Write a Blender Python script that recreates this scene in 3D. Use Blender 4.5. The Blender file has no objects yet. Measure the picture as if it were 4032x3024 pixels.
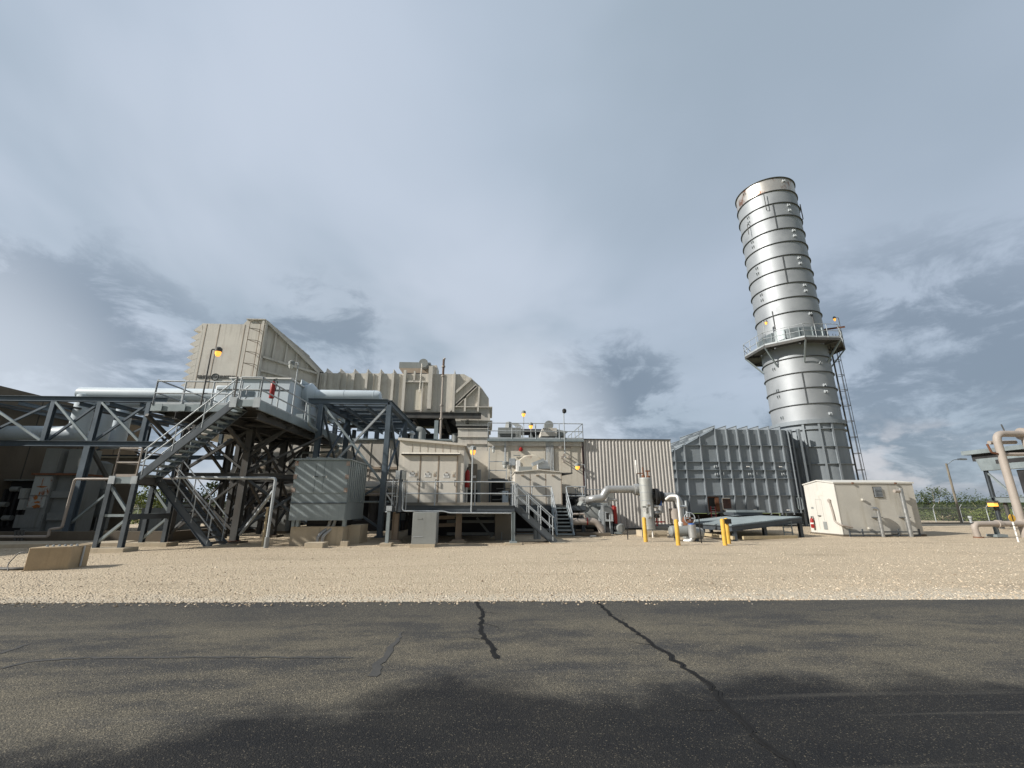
import bpy, math, random
from mathutils import Vector, Matrix
V = Vector
random.seed(7)
S = bpy.context.scene
C = S.collection
# ------------------------------------------------------------------ camera, world, sun, exposure
F_PX, CX, CY, EYE = 1714.0, 2016.0, 1512.0, 1.6
PITCH, YAW = math.atan(.279), math.radians(2.86)
cd = bpy.data.cameras.new('camera'); cam = bpy.data.objects.new('camera', cd); C.objects.link(cam)
cam.location = (0, 0, EYE); cam.rotation_euler = (math.pi/2 + PITCH, 0, -YAW)
cd.sensor_width = 36; cd.lens = 36*F_PX/4032; cd.clip_end = 6000; cd.clip_start = .05
S.camera = cam
S.view_settings.view_transform = 'Standard'; S.view_settings.look = 'None'
S.view_settings.exposure = 0.2; S.view_settings.gamma = 1
S.render.engine = 'CYCLES'
S.cycles.max_bounces = 6; S.cycles.diffuse_bounces = 3; S.cycles.glossy_bounces = 3
S.cycles.use_denoising = True
SUN_TO = V((1.0, .31, -.64)).normalized()
sl = bpy.data.lights.new('sun', 'SUN'); sl.energy = 5.0; sl.angle = math.radians(1.0); sl.color = (1, .95, .87)
so = bpy.data.objects.new('sun', sl); C.objects.link(so); so.rotation_euler = SUN_TO.to_track_quat('-Z', 'Y').to_euler()

def build_world():
    w = bpy.data.worlds.new('World'); S.world = w; w.use_nodes = True
    nt = w.node_tree; N = nt.nodes; L = nt.links; N.clear()
    def n(t, **k):
        x = N.new(t)
        for a, b in k.items(): setattr(x, a, b)
        return x
    def math_(op, a, b=None, c=None, clamp=False):
        x = n('ShaderNodeMath', operation=op); x.use_clamp = clamp
        for i, v in enumerate((a, b, c)):
            if v is None: continue
            if isinstance(v, (int, float)): x.inputs[i].default_value = v
            else: L.new(v, x.inputs[i])
        return x.outputs[0]
    tc = n('ShaderNodeTexCoord'); sep = n('ShaderNodeSeparateXYZ'); L.new(tc.outputs['Generated'], sep.inputs[0])
    X, Y, Z = sep.outputs
    zz = math_('MAXIMUM', Z, 0.0)
    den = math_('ADD', zz, .30)
    px = math_('DIVIDE', X, den); py = math_('DIVIDE', Y, den)
    cmb = n('ShaderNodeCombineXYZ'); L.new(px, cmb.inputs[0]); L.new(py, cmb.inputs[1])
    def noise(vec, scale, det, rough, dist=0, off=(0, 0, 0), sc=(1, 1, 1)):
        mp = n('ShaderNodeMapping'); mp.inputs['Location'].default_value = off; mp.inputs['Scale'].default_value = sc
        L.new(vec, mp.inputs[0])
        x = n('ShaderNodeTexNoise'); x.inputs['Scale'].default_value = scale; x.inputs['Detail'].default_value = det
        x.inputs['Roughness'].default_value = rough; x.inputs['Distortion'].default_value = dist
        L.new(mp.outputs[0], x.inputs['Vector']); return x.outputs['Fac']
    def smooth(v, lo, hi):
        x = n('ShaderNodeMapRange', interpolation_type='SMOOTHSTEP'); L.new(v, x.inputs[0])
        x.inputs[1].default_value = lo; x.inputs[2].default_value = hi; return x.outputs[0]
    def mix(f, a, b):
        x = n('ShaderNodeMix', data_type='RGBA')
        if isinstance(f, (int, float)): x.inputs[0].default_value = f
        else: L.new(f, x.inputs[0])
        for i, v in ((6, a), (7, b)):
            if isinstance(v, tuple): x.inputs[i].default_value = (*v, 1)
            else: L.new(v, x.inputs[i])
        return x.outputs[2]
    def lobe(d, lo, hi):      # 1 near a direction of the sky
        x = n('ShaderNodeVectorMath', operation='DOT_PRODUCT'); L.new(tc.outputs['Generated'], x.inputs[0]); x.inputs[1].default_value = V(d).normalized()
        return smooth(x.outputs['Value'], lo, hi)
    P = cmb.outputs[0]
    # high stratus sheet: pale and lavender-grey, broad
    a = noise(P, .8, 3, .45, .3, (3.1, 1.7, 0))
    b = noise(P, 1.6, 4, .5, .3, (7.3, 2.2, 0), (1, .9, 1))
    sheet = math_('ADD', math_('MULTIPLY', a, .65), math_('MULTIPLY', b, .35))
    col = mix(smooth(sheet, .34, .66), (.365, .447, .53), (.53, .612, .73))
    # brighter break low in the middle and upper left
    br = math_('ADD', math_('MULTIPLY', lobe((-.02, .9, .30), .90, 1.0), .55), math_('MULTIPLY', lobe((-.62, .7, .62), .80, 1.0), .45))
    col = mix(math_('MULTIPLY', br, smooth(b, .3, .62), clamp=True), col, (.64, .70, .80))
    # the sheet is thicker overhead to the right
    col = mix(math_('MULTIPLY', lobe((.75, .62, .55), .80, 1.0), .40), col, (.36, .43, .53))
    # low dark cloud banks: right of centre, far right, and a smaller bank low on the left
    cl = noise(P, 1.5, 7, .55, .2, (1.25, 5.3, 0), (1.0, .9, 1)); cf = noise(tc.outputs['Generated'], 6.5, 9, .64, .35, (4, 2, 1), (1, 1, 2.0))
    cl = math_('ADD', math_('MULTIPLY', cl, .40), math_('MULTIPLY', cf, .60))
    side = math_('ADD', math_('MULTIPLY', lobe((.27, .93, .17), .965, .995), 1.0), math_('ADD', math_('MULTIPLY', lobe((.72, .67, .10), .915, .985), .95), math_('ADD', math_('MULTIPLY', lobe((-.70, .70, .16), .945, .992), .9), math_('MULTIPLY', lobe((-.36, .88, .32), .982, .997), .8))), clamp=True)
    m = math_('MULTIPLY', smooth(math_('ADD', cl, math_('MULTIPLY', side, .115)), .52, .635), side, clamp=True)
    col = mix(math_('MULTIPLY', m, .90), col, (.205, .262, .335))
    # a pale slot under the banks
    pl = math_('MULTIPLY', math_('MULTIPLY', smooth(Z, .20, .07), smooth(cf, .50, .62)), .6)
    col = mix(pl, col, (.60, .66, .74))
    gl = math_('ADD', math_('MULTIPLY', lobe((-.80, .58, .12), .955, .995), .75), math_('MULTIPLY', lobe((.06, .97, .16), .965, .997), .75))
    col = mix(gl, col, (.66, .72, .80))
    # unseen sky behind the camera dimmed to cut ambient light on front faces
    col = mix(smooth(Y, .15, -.5), col, (.29, .32, .355))
    # small pink-white cumulus close to the horizon
    cu = noise(tc.outputs['Generated'], 9.0, 5, .55, .2, (2, 1, 4), (1, 1, 2.2))
    cm = math_('MULTIPLY', math_('MULTIPLY', smooth(cu, .53, .66), smooth(Z, .17, .08)), smooth(Z, 0.0, .05))
    col = mix(math_('MULTIPLY', cm, .75), col, (.62, .62, .66))
    bg = n('ShaderNodeBackground'); L.new(col, bg.inputs[0]); bg.inputs[1].default_value = .92
    sky = n('ShaderNodeTexSky', sky_type='NISHITA'); sky.sun_disc = False
    sky.sun_elevation = math.asin(-SUN_TO.z); sky.sun_rotation = math.atan2(-SUN_TO.x, -SUN_TO.y)
    b2 = n('ShaderNodeBackground'); L.new(sky.outputs[0], b2.inputs[0]); b2.inputs[1].default_value = .07
    ms = n('ShaderNodeMixShader'); ms.inputs[0].default_value = .9
    L.new(b2.outputs[0], ms.inputs[1]); L.new(bg.outputs[0], ms.inputs[2])
    out = n('ShaderNodeOutputWorld'); L.new(ms.outputs[0], out.inputs[0])
build_world()

# ------------------------------------------------------------------ survey helpers: a bearing measured in the photograph met with a plane of known depth
cp, sp, cw, sw = math.cos(PITCH), math.sin(PITCH), math.cos(YAW), math.sin(YAW)
def ray(x, y):
    u = (x-CX)/F_PX; v = (CY-y)/F_PX; a = cp-v*sp
    return V((u*cw+a*sw, a*cw-u*sw, sp+v*cp))
def gz(Y):                                   # height of the yard at depth Y
    pts = ((-100, 0), (10, 0), (17, .02), (22, .06), (30, .18), (37, .05), (46, -.15), (9000, -.15))
    for (a, za), (b, zb) in zip(pts, pts[1:]):
        if Y <= b: return za+(zb-za)*(Y-a)/(b-a)
    return -.15
REG = {1: (0, 1400, .5425), 2: (500, 1200, .3617), 3: (400, 1500, .4219), 4: (1000, 1450, .4521), 5: (1200, 1380, .3617), 6: (1500, 1680, .3014),
       7: (1900, 1580, .3617), 8: (2300, 1700, .3617), 'b1': (2600, 1600, .3617), 'b2': (3000, 1750, .4665), 'b3': (2750, 650, .482),
       'b4': (3400, 1600, .3618), 'f': (0, 0, 1.8228), 'n1': (700, 1440, .18083), 'n3': (1550, 1840, .11302), 'n4': (3600, 1650, .3015),
       'n5': (700, 1900, .22604), 'n6': (2180, 1880, .18987), 'n7': (0, 1750, .24111), 'p': (0, 0, 1)}
def A(k, x, y, Y):
    o = REG[k]; d = ray(o[0]+x*o[2], o[1]+y*o[2]); t = Y/d.y
    return V((d.x*t, Y, EYE+d.z*t))
def AX(k, x, y, X):
    o = REG[k]; d = ray(o[0]+x*o[2], o[1]+y*o[2]); t = X/d.x
    return V((X, d.y*t, EYE+d.z*t))
def G(k, x, y, dz=0):
    o = REG[k]; d = ray(o[0]+x*o[2], o[1]+y*o[2]); z = .1
    for _ in range(12):
        t = (z+dz-EYE)/d.z; z = gz(d.y*t)
    return V((d.x*t, d.y*t, z+dz))

# ------------------------------------------------------------------ materials
def M(name, col, rough=.6, metal=0, var=.14, scale=1.4, streak=0, rust=0, bump=0, bscale=30, spec=.4, fine=.06, grime=(.16, .13, .10), stretch=(5, 5, .3)):
    m = bpy.data.materials.new(name); m.use_nodes = True
    nt = m.node_tree; N = nt.nodes; L = nt.links
    b = N['Principled BSDF']; b.inputs['Metallic'].default_value = metal; b.inputs['Specular IOR Level'].default_value = spec
    tc = N.new('ShaderNodeTexCoord')
    def noise(sc, det, s3=None, r=.6):
        x = N.new('ShaderNodeTexNoise'); x.inputs['Scale'].default_value = sc; x.inputs['Detail'].default_value = det; x.inputs['Roughness'].default_value = r
        if s3:
            mp = N.new('ShaderNodeMapping'); mp.inputs['Scale'].default_value = s3; L.new(tc.outputs['Object'], mp.inputs[0]); L.new(mp.outputs[0], x.inputs['Vector'])
        else: L.new(tc.outputs['Object'], x.inputs['Vector'])
        return x.outputs['Fac']
    def rng(v, a, bb, lo, hi):
        x = N.new('ShaderNodeMapRange'); L.new(v, x.inputs[0]); x.inputs[1].default_value = a; x.inputs[2].default_value = bb; x.clamp = True
        x.inputs[3].default_value = lo; x.inputs[4].default_value = hi; return x.outputs[0]
    def mixc(f, a, bb, bt='MIX'):
        x = N.new('ShaderNodeMix'); x.data_type = 'RGBA'; x.blend_type = bt
        if isinstance(f, (int, float)): x.inputs[0].default_value = f
        else: L.new(f, x.inputs[0])
        for i, v in ((6, a), (7, bb)):
            if isinstance(v, tuple): x.inputs[i].default_value = (*v, 1)
            else: L.new(v, x.inputs[i])
        return x.outputs[2]
    n1 = noise(scale, 6)
    c = mixc(rng(n1, .3, .7, 0, 1), tuple(k*(1-var) for k in col), tuple(min(1, k*(1+var)) for k in col))
    n2 = noise(scale*22, 3)
    c = mixc(rng(n2, .35, .65, 0, fine*2), c, tuple(k*.55 for k in col))
    if streak: c = mixc(rng(noise(1.0, 5, stretch, .65), .52, .78, 0, streak), c, grime)
    if rust: c = mixc(rng(noise(scale*1.7, 8, (1, 1, .6), .7), .545, .63, 0, rust), c, (.20, .07, .025))
    L.new(c, b.inputs['Base Color'])
    L.new(rng(n1, .3, .7, max(.05, rough-.08), min(1, rough+.1)), b.inputs['Roughness'])
    if bump:
        bp = N.new('ShaderNodeBump'); bp.inputs['Strength'].default_value = bump; bp.inputs['Distance'].default_value = .02
        L.new(noise(bscale, 4), bp.inputs['Height']); L.new(bp.outputs[0], b.inputs['Normal'])
    return m
def EM(name, col, strength):
    m = bpy.data.materials.new(name); m.use_nodes = True; b = m.node_tree.nodes['Principled BSDF']
    b.inputs['Base Color'].default_value = (*col, 1); b.inputs['Emission Color'].default_value = (*col, 1); b.inputs['Emission Strength'].default_value = strength
    return m
BEIGE = M('beige_duct_paint', (.585, .555, .50), .62, var=.10, streak=.5, rust=.12, scale=.6, bump=.15, bscale=8)
CREAM = M('cream_cabin_paint', (.645, .61, .545), .55, var=.05, streak=.22, scale=.8)
CREAM_D = M('tan_trim_paint', (.36, .29, .225), .6, streak=.2)
TURB = M('stained_cream_paint', (.64, .595, .51), .6, var=.12, streak=.45, scale=.9, grime=(.30, .25, .17))
CORR = M('ribbed_tan_sheet', (.50, .475, .445), .5, var=.08, streak=.25, scale=.4)
BUS = M('pale_blue_grey_paint', (.57, .64, .69), .42, var=.06, streak=.12, scale=.7)
STEELB = M('blue_grey_steel', (.105, .135, .165), .5, metal=.25, var=.2, streak=.35, grime=(.05, .05, .05))
BAY = M('shaded_bay_grey', (.20, .215, .215), .6, var=.12, streak=.5, grime=(.06, .05, .04))  # cabinet grey darkened to put the bay's shade into the colour
STEEL = M('dark_steel', (.085, .10, .115), .5, metal=.25, var=.2, streak=.35, grime=(.05, .05, .05))
DKST = M('weathered_dark_steel', (.085, .085, .083), .6, metal=.2, var=.3, streak=.4, grime=(.13, .09, .06))
GALV = M('galvanized_steel', (.40, .43, .45), .6, metal=.3, var=.15, scale=5)
GALVD = M('dull_galvanized_sheet', (.27, .315, .33), .5, metal=.3, var=.18, streak=.35, scale=1.1, grime=(.12, .14, .14))
DUCT = M('grey_exhaust_paint', (.245, .275, .30), .5, metal=.15, var=.10, streak=.35, scale=.7, grime=(.12, .12, .12))
STACK = M('aluminium_stack_paint', (.36, .38, .40), .58, metal=.55, var=.07, scale=1.0, streak=.16, grime=(.35, .35, .35), stretch=(2.4, 2.4, .12))
STACKT = M('heat_rusted_stack_paint', (.55, .53, .50), .42, metal=.7, var=.1, streak=.6, rust=.9, scale=.5, grime=(.30, .15, .06), stretch=(1.2, 1.2, .2))
RING = M('dark_ring_steel', (.10, .105, .11), .6, metal=.3)
CONC = M('concrete', (.46, .395, .295), .9, var=.14, streak=.35, bump=.3, bscale=25)
CONCD = M('stained_dark_concrete', (.125, .105, .08), .9, var=.25, streak=.5, bump=.3, bscale=12, scale=.5)
SHED = M('chalky_shed_paint', (.60, .585, .54), .7, var=.05, streak=.42, grime=(.42, .38, .28), scale=.8)
SHEDS = M('stained_shed_paint', (.50, .485, .44), .7, var=.08, streak=.6, grime=(.27, .23, .15), scale=.8, stretch=(3, 3, .25))
PIPE = M('tan_pipe_paint', (.36, .317, .28), .55, var=.1, streak=.15)
SILV = M('insulation_cladding', (.40, .405, .40), .42, metal=.5, var=.10, scale=2.5)
YEL = M('safety_yellow', (.66, .40, .06), .65, var=.18, streak=.35, rust=.35, scale=3)
VENT = M('bright_galvanized', (.46, .47, .47), .36, metal=.85, var=.15, scale=6)
RED = M('safety_red', (.30, .018, .016), .4, var=.1)
WHITE = M('white_paint', (.78, .77, .74), .5, var=.05)
BLACK = M('black_paint', (.018, .018, .018), .5)
BLUE = M('valve_blue', (.03, .13, .42), .45)
GREYP = M('grey_cabinet_paint', (.25, .265, .26), .6, var=.10, streak=.4, grime=(.13, .11, .09))
RUSTP = M('rusted_grey_panel', (.36, .39, .39), .6, var=.1, rust=1.0, scale=1.3, streak=.3, grime=(.25, .10, .03))
RUST = M('rust', (.17, .075, .04), .85, var=.35, scale=3)
WOOD = M('weathered_wood', (.42, .345, .22), .85, var=.2, streak=.4, stretch=(20, 20, .6))
BROWN = M('olive_grey_panel', (.21, .19, .155), .6, var=.08)
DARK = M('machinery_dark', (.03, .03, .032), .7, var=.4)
LAMPON = EM('lit_sodium_lamp', (1.0, .43, .07), 1.25)
LAMPOFF = M('lamp_glass', (.62, .64, .62), .25, var=.05)
GLASSD = M('dark_window_glass', (.10, .13, .15), .12, spec=.6)
TXT = M('grey_print', (.38, .39, .40), .7)

# ------------------------------------------------------------------ mesh builder
class MB:
    def __init__(s): s.v = []; s.f = []
    def add(s, vs, fs):
        o = len(s.v); s.v += [V(p) for p in vs]; s.f += [tuple(i+o for i in f) for f in fs]; return s
    def box(s, a, b):
        x0, y0, z0 = (min(a[i], b[i]) for i in range(3)); x1, y1, z1 = (max(a[i], b[i]) for i in range(3))
        return s.add([(x0, y0, z0), (x1, y0, z0), (x1, y1, z0), (x0, y1, z0), (x0, y0, z1), (x1, y0, z1), (x1, y1, z1), (x0, y1, z1)],
                     [(0, 3, 2, 1), (4, 5, 6, 7), (0, 1, 5, 4), (1, 2, 6, 5), (2, 3, 7, 6), (3, 0, 4, 7)])
    def bar(s, p, q, w, h=None, up=(0, 0, 1)):
        p, q = V(p), V(q); h = w if h is None else h; d = (q-p).normalized(); u = V(up)
        if abs(d.dot(u)) > .98: u = V((0, 1, 0))
        a = d.cross(u).normalized(); b = a.cross(d).normalized(); vs = []
        for e in (p, q):
            for i, j in ((-1, -1), (1, -1), (1, 1), (-1, 1)): vs.append(e+a*(i*w/2)+b*(j*h/2))
        return s.add(vs, [(0, 1, 2, 3), (7, 6, 5, 4), (0, 4, 5, 1), (1, 5, 6, 2), (2, 6, 7, 3), (3, 7, 4, 0)])
    def ib(s, p, q, b, h, t=.018, up=(0, 0, 1)):           # rolled I section
        p, q = V(p), V(q); d = (q-p).normalized(); u = V(up)
        if abs(d.dot(u)) > .98: u = V((0, 1, 0))
        a = d.cross(u).normalized(); n = a.cross(d).normalized()
        s.bar(p, q, t, h-2*t, n)
        for k in (-1, 1): s.bar(p+n*k*(h-t)/2, q+n*k*(h-t)/2, b, t, n)
        return s
    def ch(s, p, q, b, h, side=1, t=.015, up=(0, 0, 1)):   # channel
        p, q = V(p), V(q); d = (q-p).normalized(); u = V(up); a = d.cross(u).normalized(); n = a.cross(d).normalized()
        s.bar(p, q, t, h-2*t, n)
        for k in (-1, 1): s.bar(p+n*k*(h-t)/2+a*side*b/2, q+n*k*(h-t)/2+a*side*b/2, b, t, n)
        return s
    def tube(s, p, q, r, n=10, r2=None):
        p, q = V(p), V(q); d = (q-p).normalized(); u = V((0, 0, 1)) if abs(d.z) < .95 else V((0, 1, 0))
        a = d.cross(u).normalized(); b = a.cross(d); r2 = r if r2 is None else r2; vs = []
        for e, rr in ((p, r), (q, r2)):
            for i in range(n):
                t = 2*math.pi*i/n; vs.append(e+a*rr*math.cos(t)+b*rr*math.sin(t))
        return s.add(vs, [tuple(range(n)), tuple(range(2*n-1, n-1, -1))]+[(i, i+n, (i+1) % n+n, (i+1) % n) for i in range(n)])
    def pipe(s, pts, r, n=12, bend=None, closed=False):    # swept round pipe with rounded elbows
        pts = [V(p) for p in pts]; bend = r*2.2 if bend is None else bend; path = [pts[0]]
        for a, b, c in zip(pts, pts[1:], pts[2:]):
            e1, e2 = (a-b), (c-b); k = min(bend, e1.length*.49, e2.length*.49)
            s0, s1 = b+e1.normalized()*k, b+e2.normalized()*k
            for i in range(7):
                t = i/6; path.append(s0*(1-t)**2+b*2*t*(1-t)+s1*t*t)
        path.append(pts[-1]); o = len(s.v); up = None; m = len(path)
        for i, p in enumerate(path):
            d = (path[min(i+1, m-1)]-path[max(i-1, 0)]).normalized()
            if up is None: up = V((0, 0, 1)) if abs(d.z) < .9 else V((0, 1, 0))
            a = d.cross(up).normalized(); b = a.cross(d).normalized(); up = b
            for j in range(n):
                t = 2*math.pi*j/n; s.v.append(p+a*r*math.cos(t)+b*r*math.sin(t))
        for i in range(m-1):
            for j in range(n): s.f.append((o+i*n+j, o+(i+1)*n+j, o+(i+1)*n+(j+1) % n, o+i*n+(j+1) % n))
        s.f.append(tuple(o+j for j in range(n))); s.f.append(tuple(o+(m-1)*n+j for j in range(n-1, -1, -1)))
        return s
    def lathe(s, prof, c, n=48, axis='Z', cap=True):
        c = V(c); o = len(s.v)
        for r, z in prof:
            for i in range(n):
                t = 2*math.pi*i/n; x, y = r*math.cos(t), r*math.sin(t)
                s.v.append(c+(V((x, y, z)) if axis == 'Z' else V((z, x, y)) if axis == 'X' else V((x, z, y))))
        for k in range(len(prof)-1):
            for i in range(n): s.f.append((o+k*n+i, o+k*n+(i+1) % n, o+(k+1)*n+(i+1) % n, o+(k+1)*n+i))
        if cap: s.f.append(tuple(o+i for i in range(n-1, -1, -1))); s.f.append(tuple(o+(len(prof)-1)*n+i for i in range(n)))
        return s
    def prism(s, poly, vec):
        poly = [V(p) for p in poly]; vec = V(vec); n = len(poly)
        return s.add(poly+[p+vec for p in poly], [tuple(range(n)), tuple(range(2*n-1, n-1, -1))]+[(i, i+n, (i+1) % n+n, (i+1) % n) for i in range(n)])
    def build(s, name, mat, parent=None, smooth=True, bevel=0):
        me = bpy.data.meshes.new(name)
        if parent is None:
            lo = V((min(p.x for p in s.v), min(p.y for p in s.v), min(p.z for p in s.v))); hi = V((max(p.x for p in s.v), max(p.y for p in s.v), 0))
            org = V(((lo.x+hi.x)/2, (lo.y+hi.y)/2, lo.z))
        else:
            org = V((0, 0, 0)); q = parent
            while q: org += q.location; q = q.parent
        me.from_pydata([p-org for p in s.v], [], s.f)
        me.materials.append(mat)
        import bmesh as _b
        bm = _b.new(); bm.from_mesh(me); _b.ops.recalc_face_normals(bm, faces=bm.faces); bm.to_mesh(me); bm.free()
        if smooth:
            me.polygons.foreach_set('use_smooth', [True]*len(me.polygons)); me.set_sharp_from_angle(angle=math.radians(32))
        o = bpy.data.objects.new(name, me); C.objects.link(o)
        if parent is None: o.location = org
        else: o.parent = parent
        if bevel:
            bv = o.modifiers.new('edge', 'BEVEL'); bv.width = bevel; bv.segments = 2; bv.limit_method = 'ANGLE'
        return o
def tag(o, label, cat, group=None):
    o['label'] = label; o['category'] = cat
    if group: o['group'] = group
    return o
def T(name, label, cat, loc, group=None):
    o = bpy.data.objects.new(name, None); C.objects.link(o); o.location = loc; o.empty_display_size = .2
    return tag(o, label, cat, group)
def struct(o): o['kind'] = 'structure'; return o
def box(name, a, b, mat, parent=None, **k): return MB().box(a, b).build(name, mat, parent, **k)
def lerp(a, b, t): return V(a)*(1-t)+V(b)*t
def rails(B, pts, h=1.07, step=1.5, r=.024, mid=True, toe=0):
    for a, b in zip(pts, pts[1:]):
        a, b = V(a), V(b); L = (b-a).length; k = max(1, round(L/step))
        for zz in ((h, h*.5) if mid else (h,)): B.tube(a+V((0, 0, zz)), b+V((0, 0, zz)), r, 8)
        for i in range(k+1):
            p = lerp(a, b, i/k); B.tube(p, p+V((0, 0, h)), r, 8)
        if toe: B.bar(a+V((0, 0, toe/2)), b+V((0, 0, toe/2)), .008, toe)
    return B
def stairs(root, p, q, w, n, smat, tmat, rail_sides=(0, 1), over=0):    # p bottom, q top on one stringer; w: sideways vector to the other
    p, q, w = V(p), V(q), V(w); d = q-p; flat = V((d.x, d.y, 0)).normalized()
    for k in (0, 1):
        o = w*k; MB().ch(p+o-d.normalized()*.05, q+o, .06, .27, 1 if k else -1).build('stringer', smat, root)
    for i in range(n):
        t = lerp(p, q, (i+.6)/n); wn = w.normalized()
        B = MB(); m = t+w/2
        B.bar(t+wn*.03, t+w-wn*.03, .27, .03); B.bar(t+wn*.03-flat*.12-V((0, 0, .02)), t+w-wn*.03-flat*.12-V((0, 0, .02)), .02, .06)
        B.build('tread', tmat, root)
    for k in rail_sides:
        B = MB(); o = w*k
        for h in (1.0, .55): B.tube(p+o+V((0, 0, h)), q+o+V((0, 0, h)), .024, 8)
        for i in range(4):
            t = lerp(p, q, .04+.31*i)+o; B.tube(t, t+V((0, 0, 1.0)), .022, 8)
        B.build('handrail', GALV, root)
def lamp(base, h, label, lit, arm=(.25, 0), group='plant lamps on thin poles', pole_r=.025, head_r=.125, parent_z=None, mat=GALV):
    base = V(base); t = T('pole_lamp', label, 'lamp', base, group)
    head_r *= .85; top = base+V((0, 0, h)); a = V((arm[0], arm[1], 0))
    B = MB(); B.pipe([base, top, top+a*.8] if a.length > .01 else [base, top], pole_r, 8, .06); B.build('pole', mat, t)
    c = top+a
    B = MB(); B.lathe([(head_r*.5, .10), (head_r, .04), (head_r*1.02, -.10), (head_r*.92, -.10)], c, 16); B.build('lamp_head', DKST if mat is DKST else GREYP, t)
    B = MB(); B.lathe([(head_r*.85, -.10), (head_r*.8, -.2), (head_r*.5, -.29), (.02, -.31)], c, 16); B.build('globe', LAMPON if lit else LAMPOFF, t)
    return t
def extinguisher(c, label, h=.75, r=.095, band=False):
    c = V(c); t = T('fire_extinguisher', label, 'fire extinguisher', c, 'red fire extinguishers')
    MB().lathe([(r*.9, 0), (r, .04), (r, h*.72), (r*.75, h*.8), (r*.3, h*.86)], c, 16).build('cylinder', RED, t)
    if band: MB().lathe([(r*1.02, h*.34), (r*1.02, h*.46)], c, 16, cap=False).build('label_band', WHITE, t)
    B = MB(); B.lathe([(r*.3, h*.86), (r*.3, h*.95)], c, 10); B.bar(c+V((-.02, 0, h*.96)), c+V((r*1.3, 0, h)), .03); B.build('valve', BLACK, t)
    MB().pipe([c+V((r*.3, 0, h*.92)), c+V((r*1.7, -.02, h*.85)), c+V((r*1.3, -.03, h*.35))], .014, 6).build('hose', BLACK, t)
def text_mesh(name, body, size, depth, mat, parent, loc, rot=(math.pi/2, 0, 0), align='CENTER'):
    cu = bpy.data.curves.new(name, 'FONT'); cu.body = body; cu.size = size; cu.extrude = depth; cu.align_x = align; cu.align_y = 'CENTER'; cu.offset = .006*size/.3
    o = bpy.data.objects.new(name, cu); C.objects.link(o); bpy.context.view_layer.update()
    me = bpy.data.meshes.new_from_object(o.evaluated_get(bpy.context.evaluated_depsgraph_get()))
    bpy.data.objects.remove(o); me.materials.clear(); me.materials.append(mat)
    n = bpy.data.objects.new(name, me); C.objects.link(n); org = V((0, 0, 0)); q = parent
    while q: org += q.location; q = q.parent
    n.parent = parent; n.location = V(loc)-org; n.rotation_euler = rot
    return n
# ------------------------------------------------------------------ ground, gravel yard, road
def node_mat(name):
    m = bpy.data.materials.new(name); m.use_nodes = True; nt = m.node_tree; N = nt.nodes; L = nt.links; b = N['Principled BSDF']
    g = N.new('ShaderNodeNewGeometry')
    class K: pass
    k = K(); k.m, k.N, k.L, k.b, k.pos = m, N, L, b, g.outputs['Position']; k.geo = g
    def noise(sc, det=4, r=.6, s3=None, off=(0, 0, 0)):
        x = N.new('ShaderNodeTexNoise'); x.inputs['Scale'].default_value = sc; x.inputs['Detail'].default_value = det; x.inputs['Roughness'].default_value = r
        mp = N.new('ShaderNodeMapping'); mp.inputs['Scale'].default_value = s3 or (1, 1, 1); mp.inputs['Location'].default_value = off
        L.new(k.pos, mp.inputs[0]); L.new(mp.outputs[0], x.inputs['Vector']); return x.outputs['Fac']
    def vor(sc, out='Color'):
        x = N.new('ShaderNodeTexVoronoi'); x.inputs['Scale'].default_value = sc; L.new(k.pos, x.inputs['Vector']); return x.outputs[out]
    def rng(v, a, c, lo=0, hi=1, sm=False):
        x = N.new('ShaderNodeMapRange'); x.interpolation_type = 'SMOOTHSTEP' if sm else 'LINEAR'; L.new(v, x.inputs[0])
        for i, q in zip((1, 2, 3, 4), (a, c, lo, hi)): x.inputs[i].default_value = q
        return x.outputs[0]
    def mix(f, a, c, bt='MIX'):
        x = N.new('ShaderNodeMix'); x.data_type = 'RGBA'; x.blend_type = bt
        if isinstance(f, (int, float)): x.inputs[0].default_value = f
        else: L.new(f, x.inputs[0])
        for i, q in ((6, a), (7, c)):
            if isinstance(q, tuple): x.inputs[i].default_value = (*q, 1)
            else: L.new(q, x.inputs[i])
        return x.outputs[2]
    def mth(op, a, c=None):
        x = N.new('ShaderNodeMath'); x.operation = op
        for i, q in enumerate((a, c)):
            if q is None: continue
            if isinstance(q, (int, float)): x.inputs[i].default_value = q
            else: L.new(q, x.inputs[i])
        return x.outputs[0]
    def bump(h, st, dist, prev=None):
        x = N.new('ShaderNodeBump'); x.inputs['Strength'].default_value = st; x.inputs['Distance'].default_value = dist; L.new(h, x.inputs['Height'])
        if prev: L.new(prev, x.inputs['Normal'])
        return x.outputs[0]
    k.noise, k.vor, k.rng, k.mix, k.mth, k.bump = noise, vor, rng, mix, mth, bump
    return k
_nm = node_mat
def node_mat(name):
    k = _nm(name); s = k.N.new('ShaderNodeSeparateXYZ'); k.L.new(k.pos, s.inputs[0]); k.pos_x, k.pos_y = s.outputs[0], s.outputs[1]; return k
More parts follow.
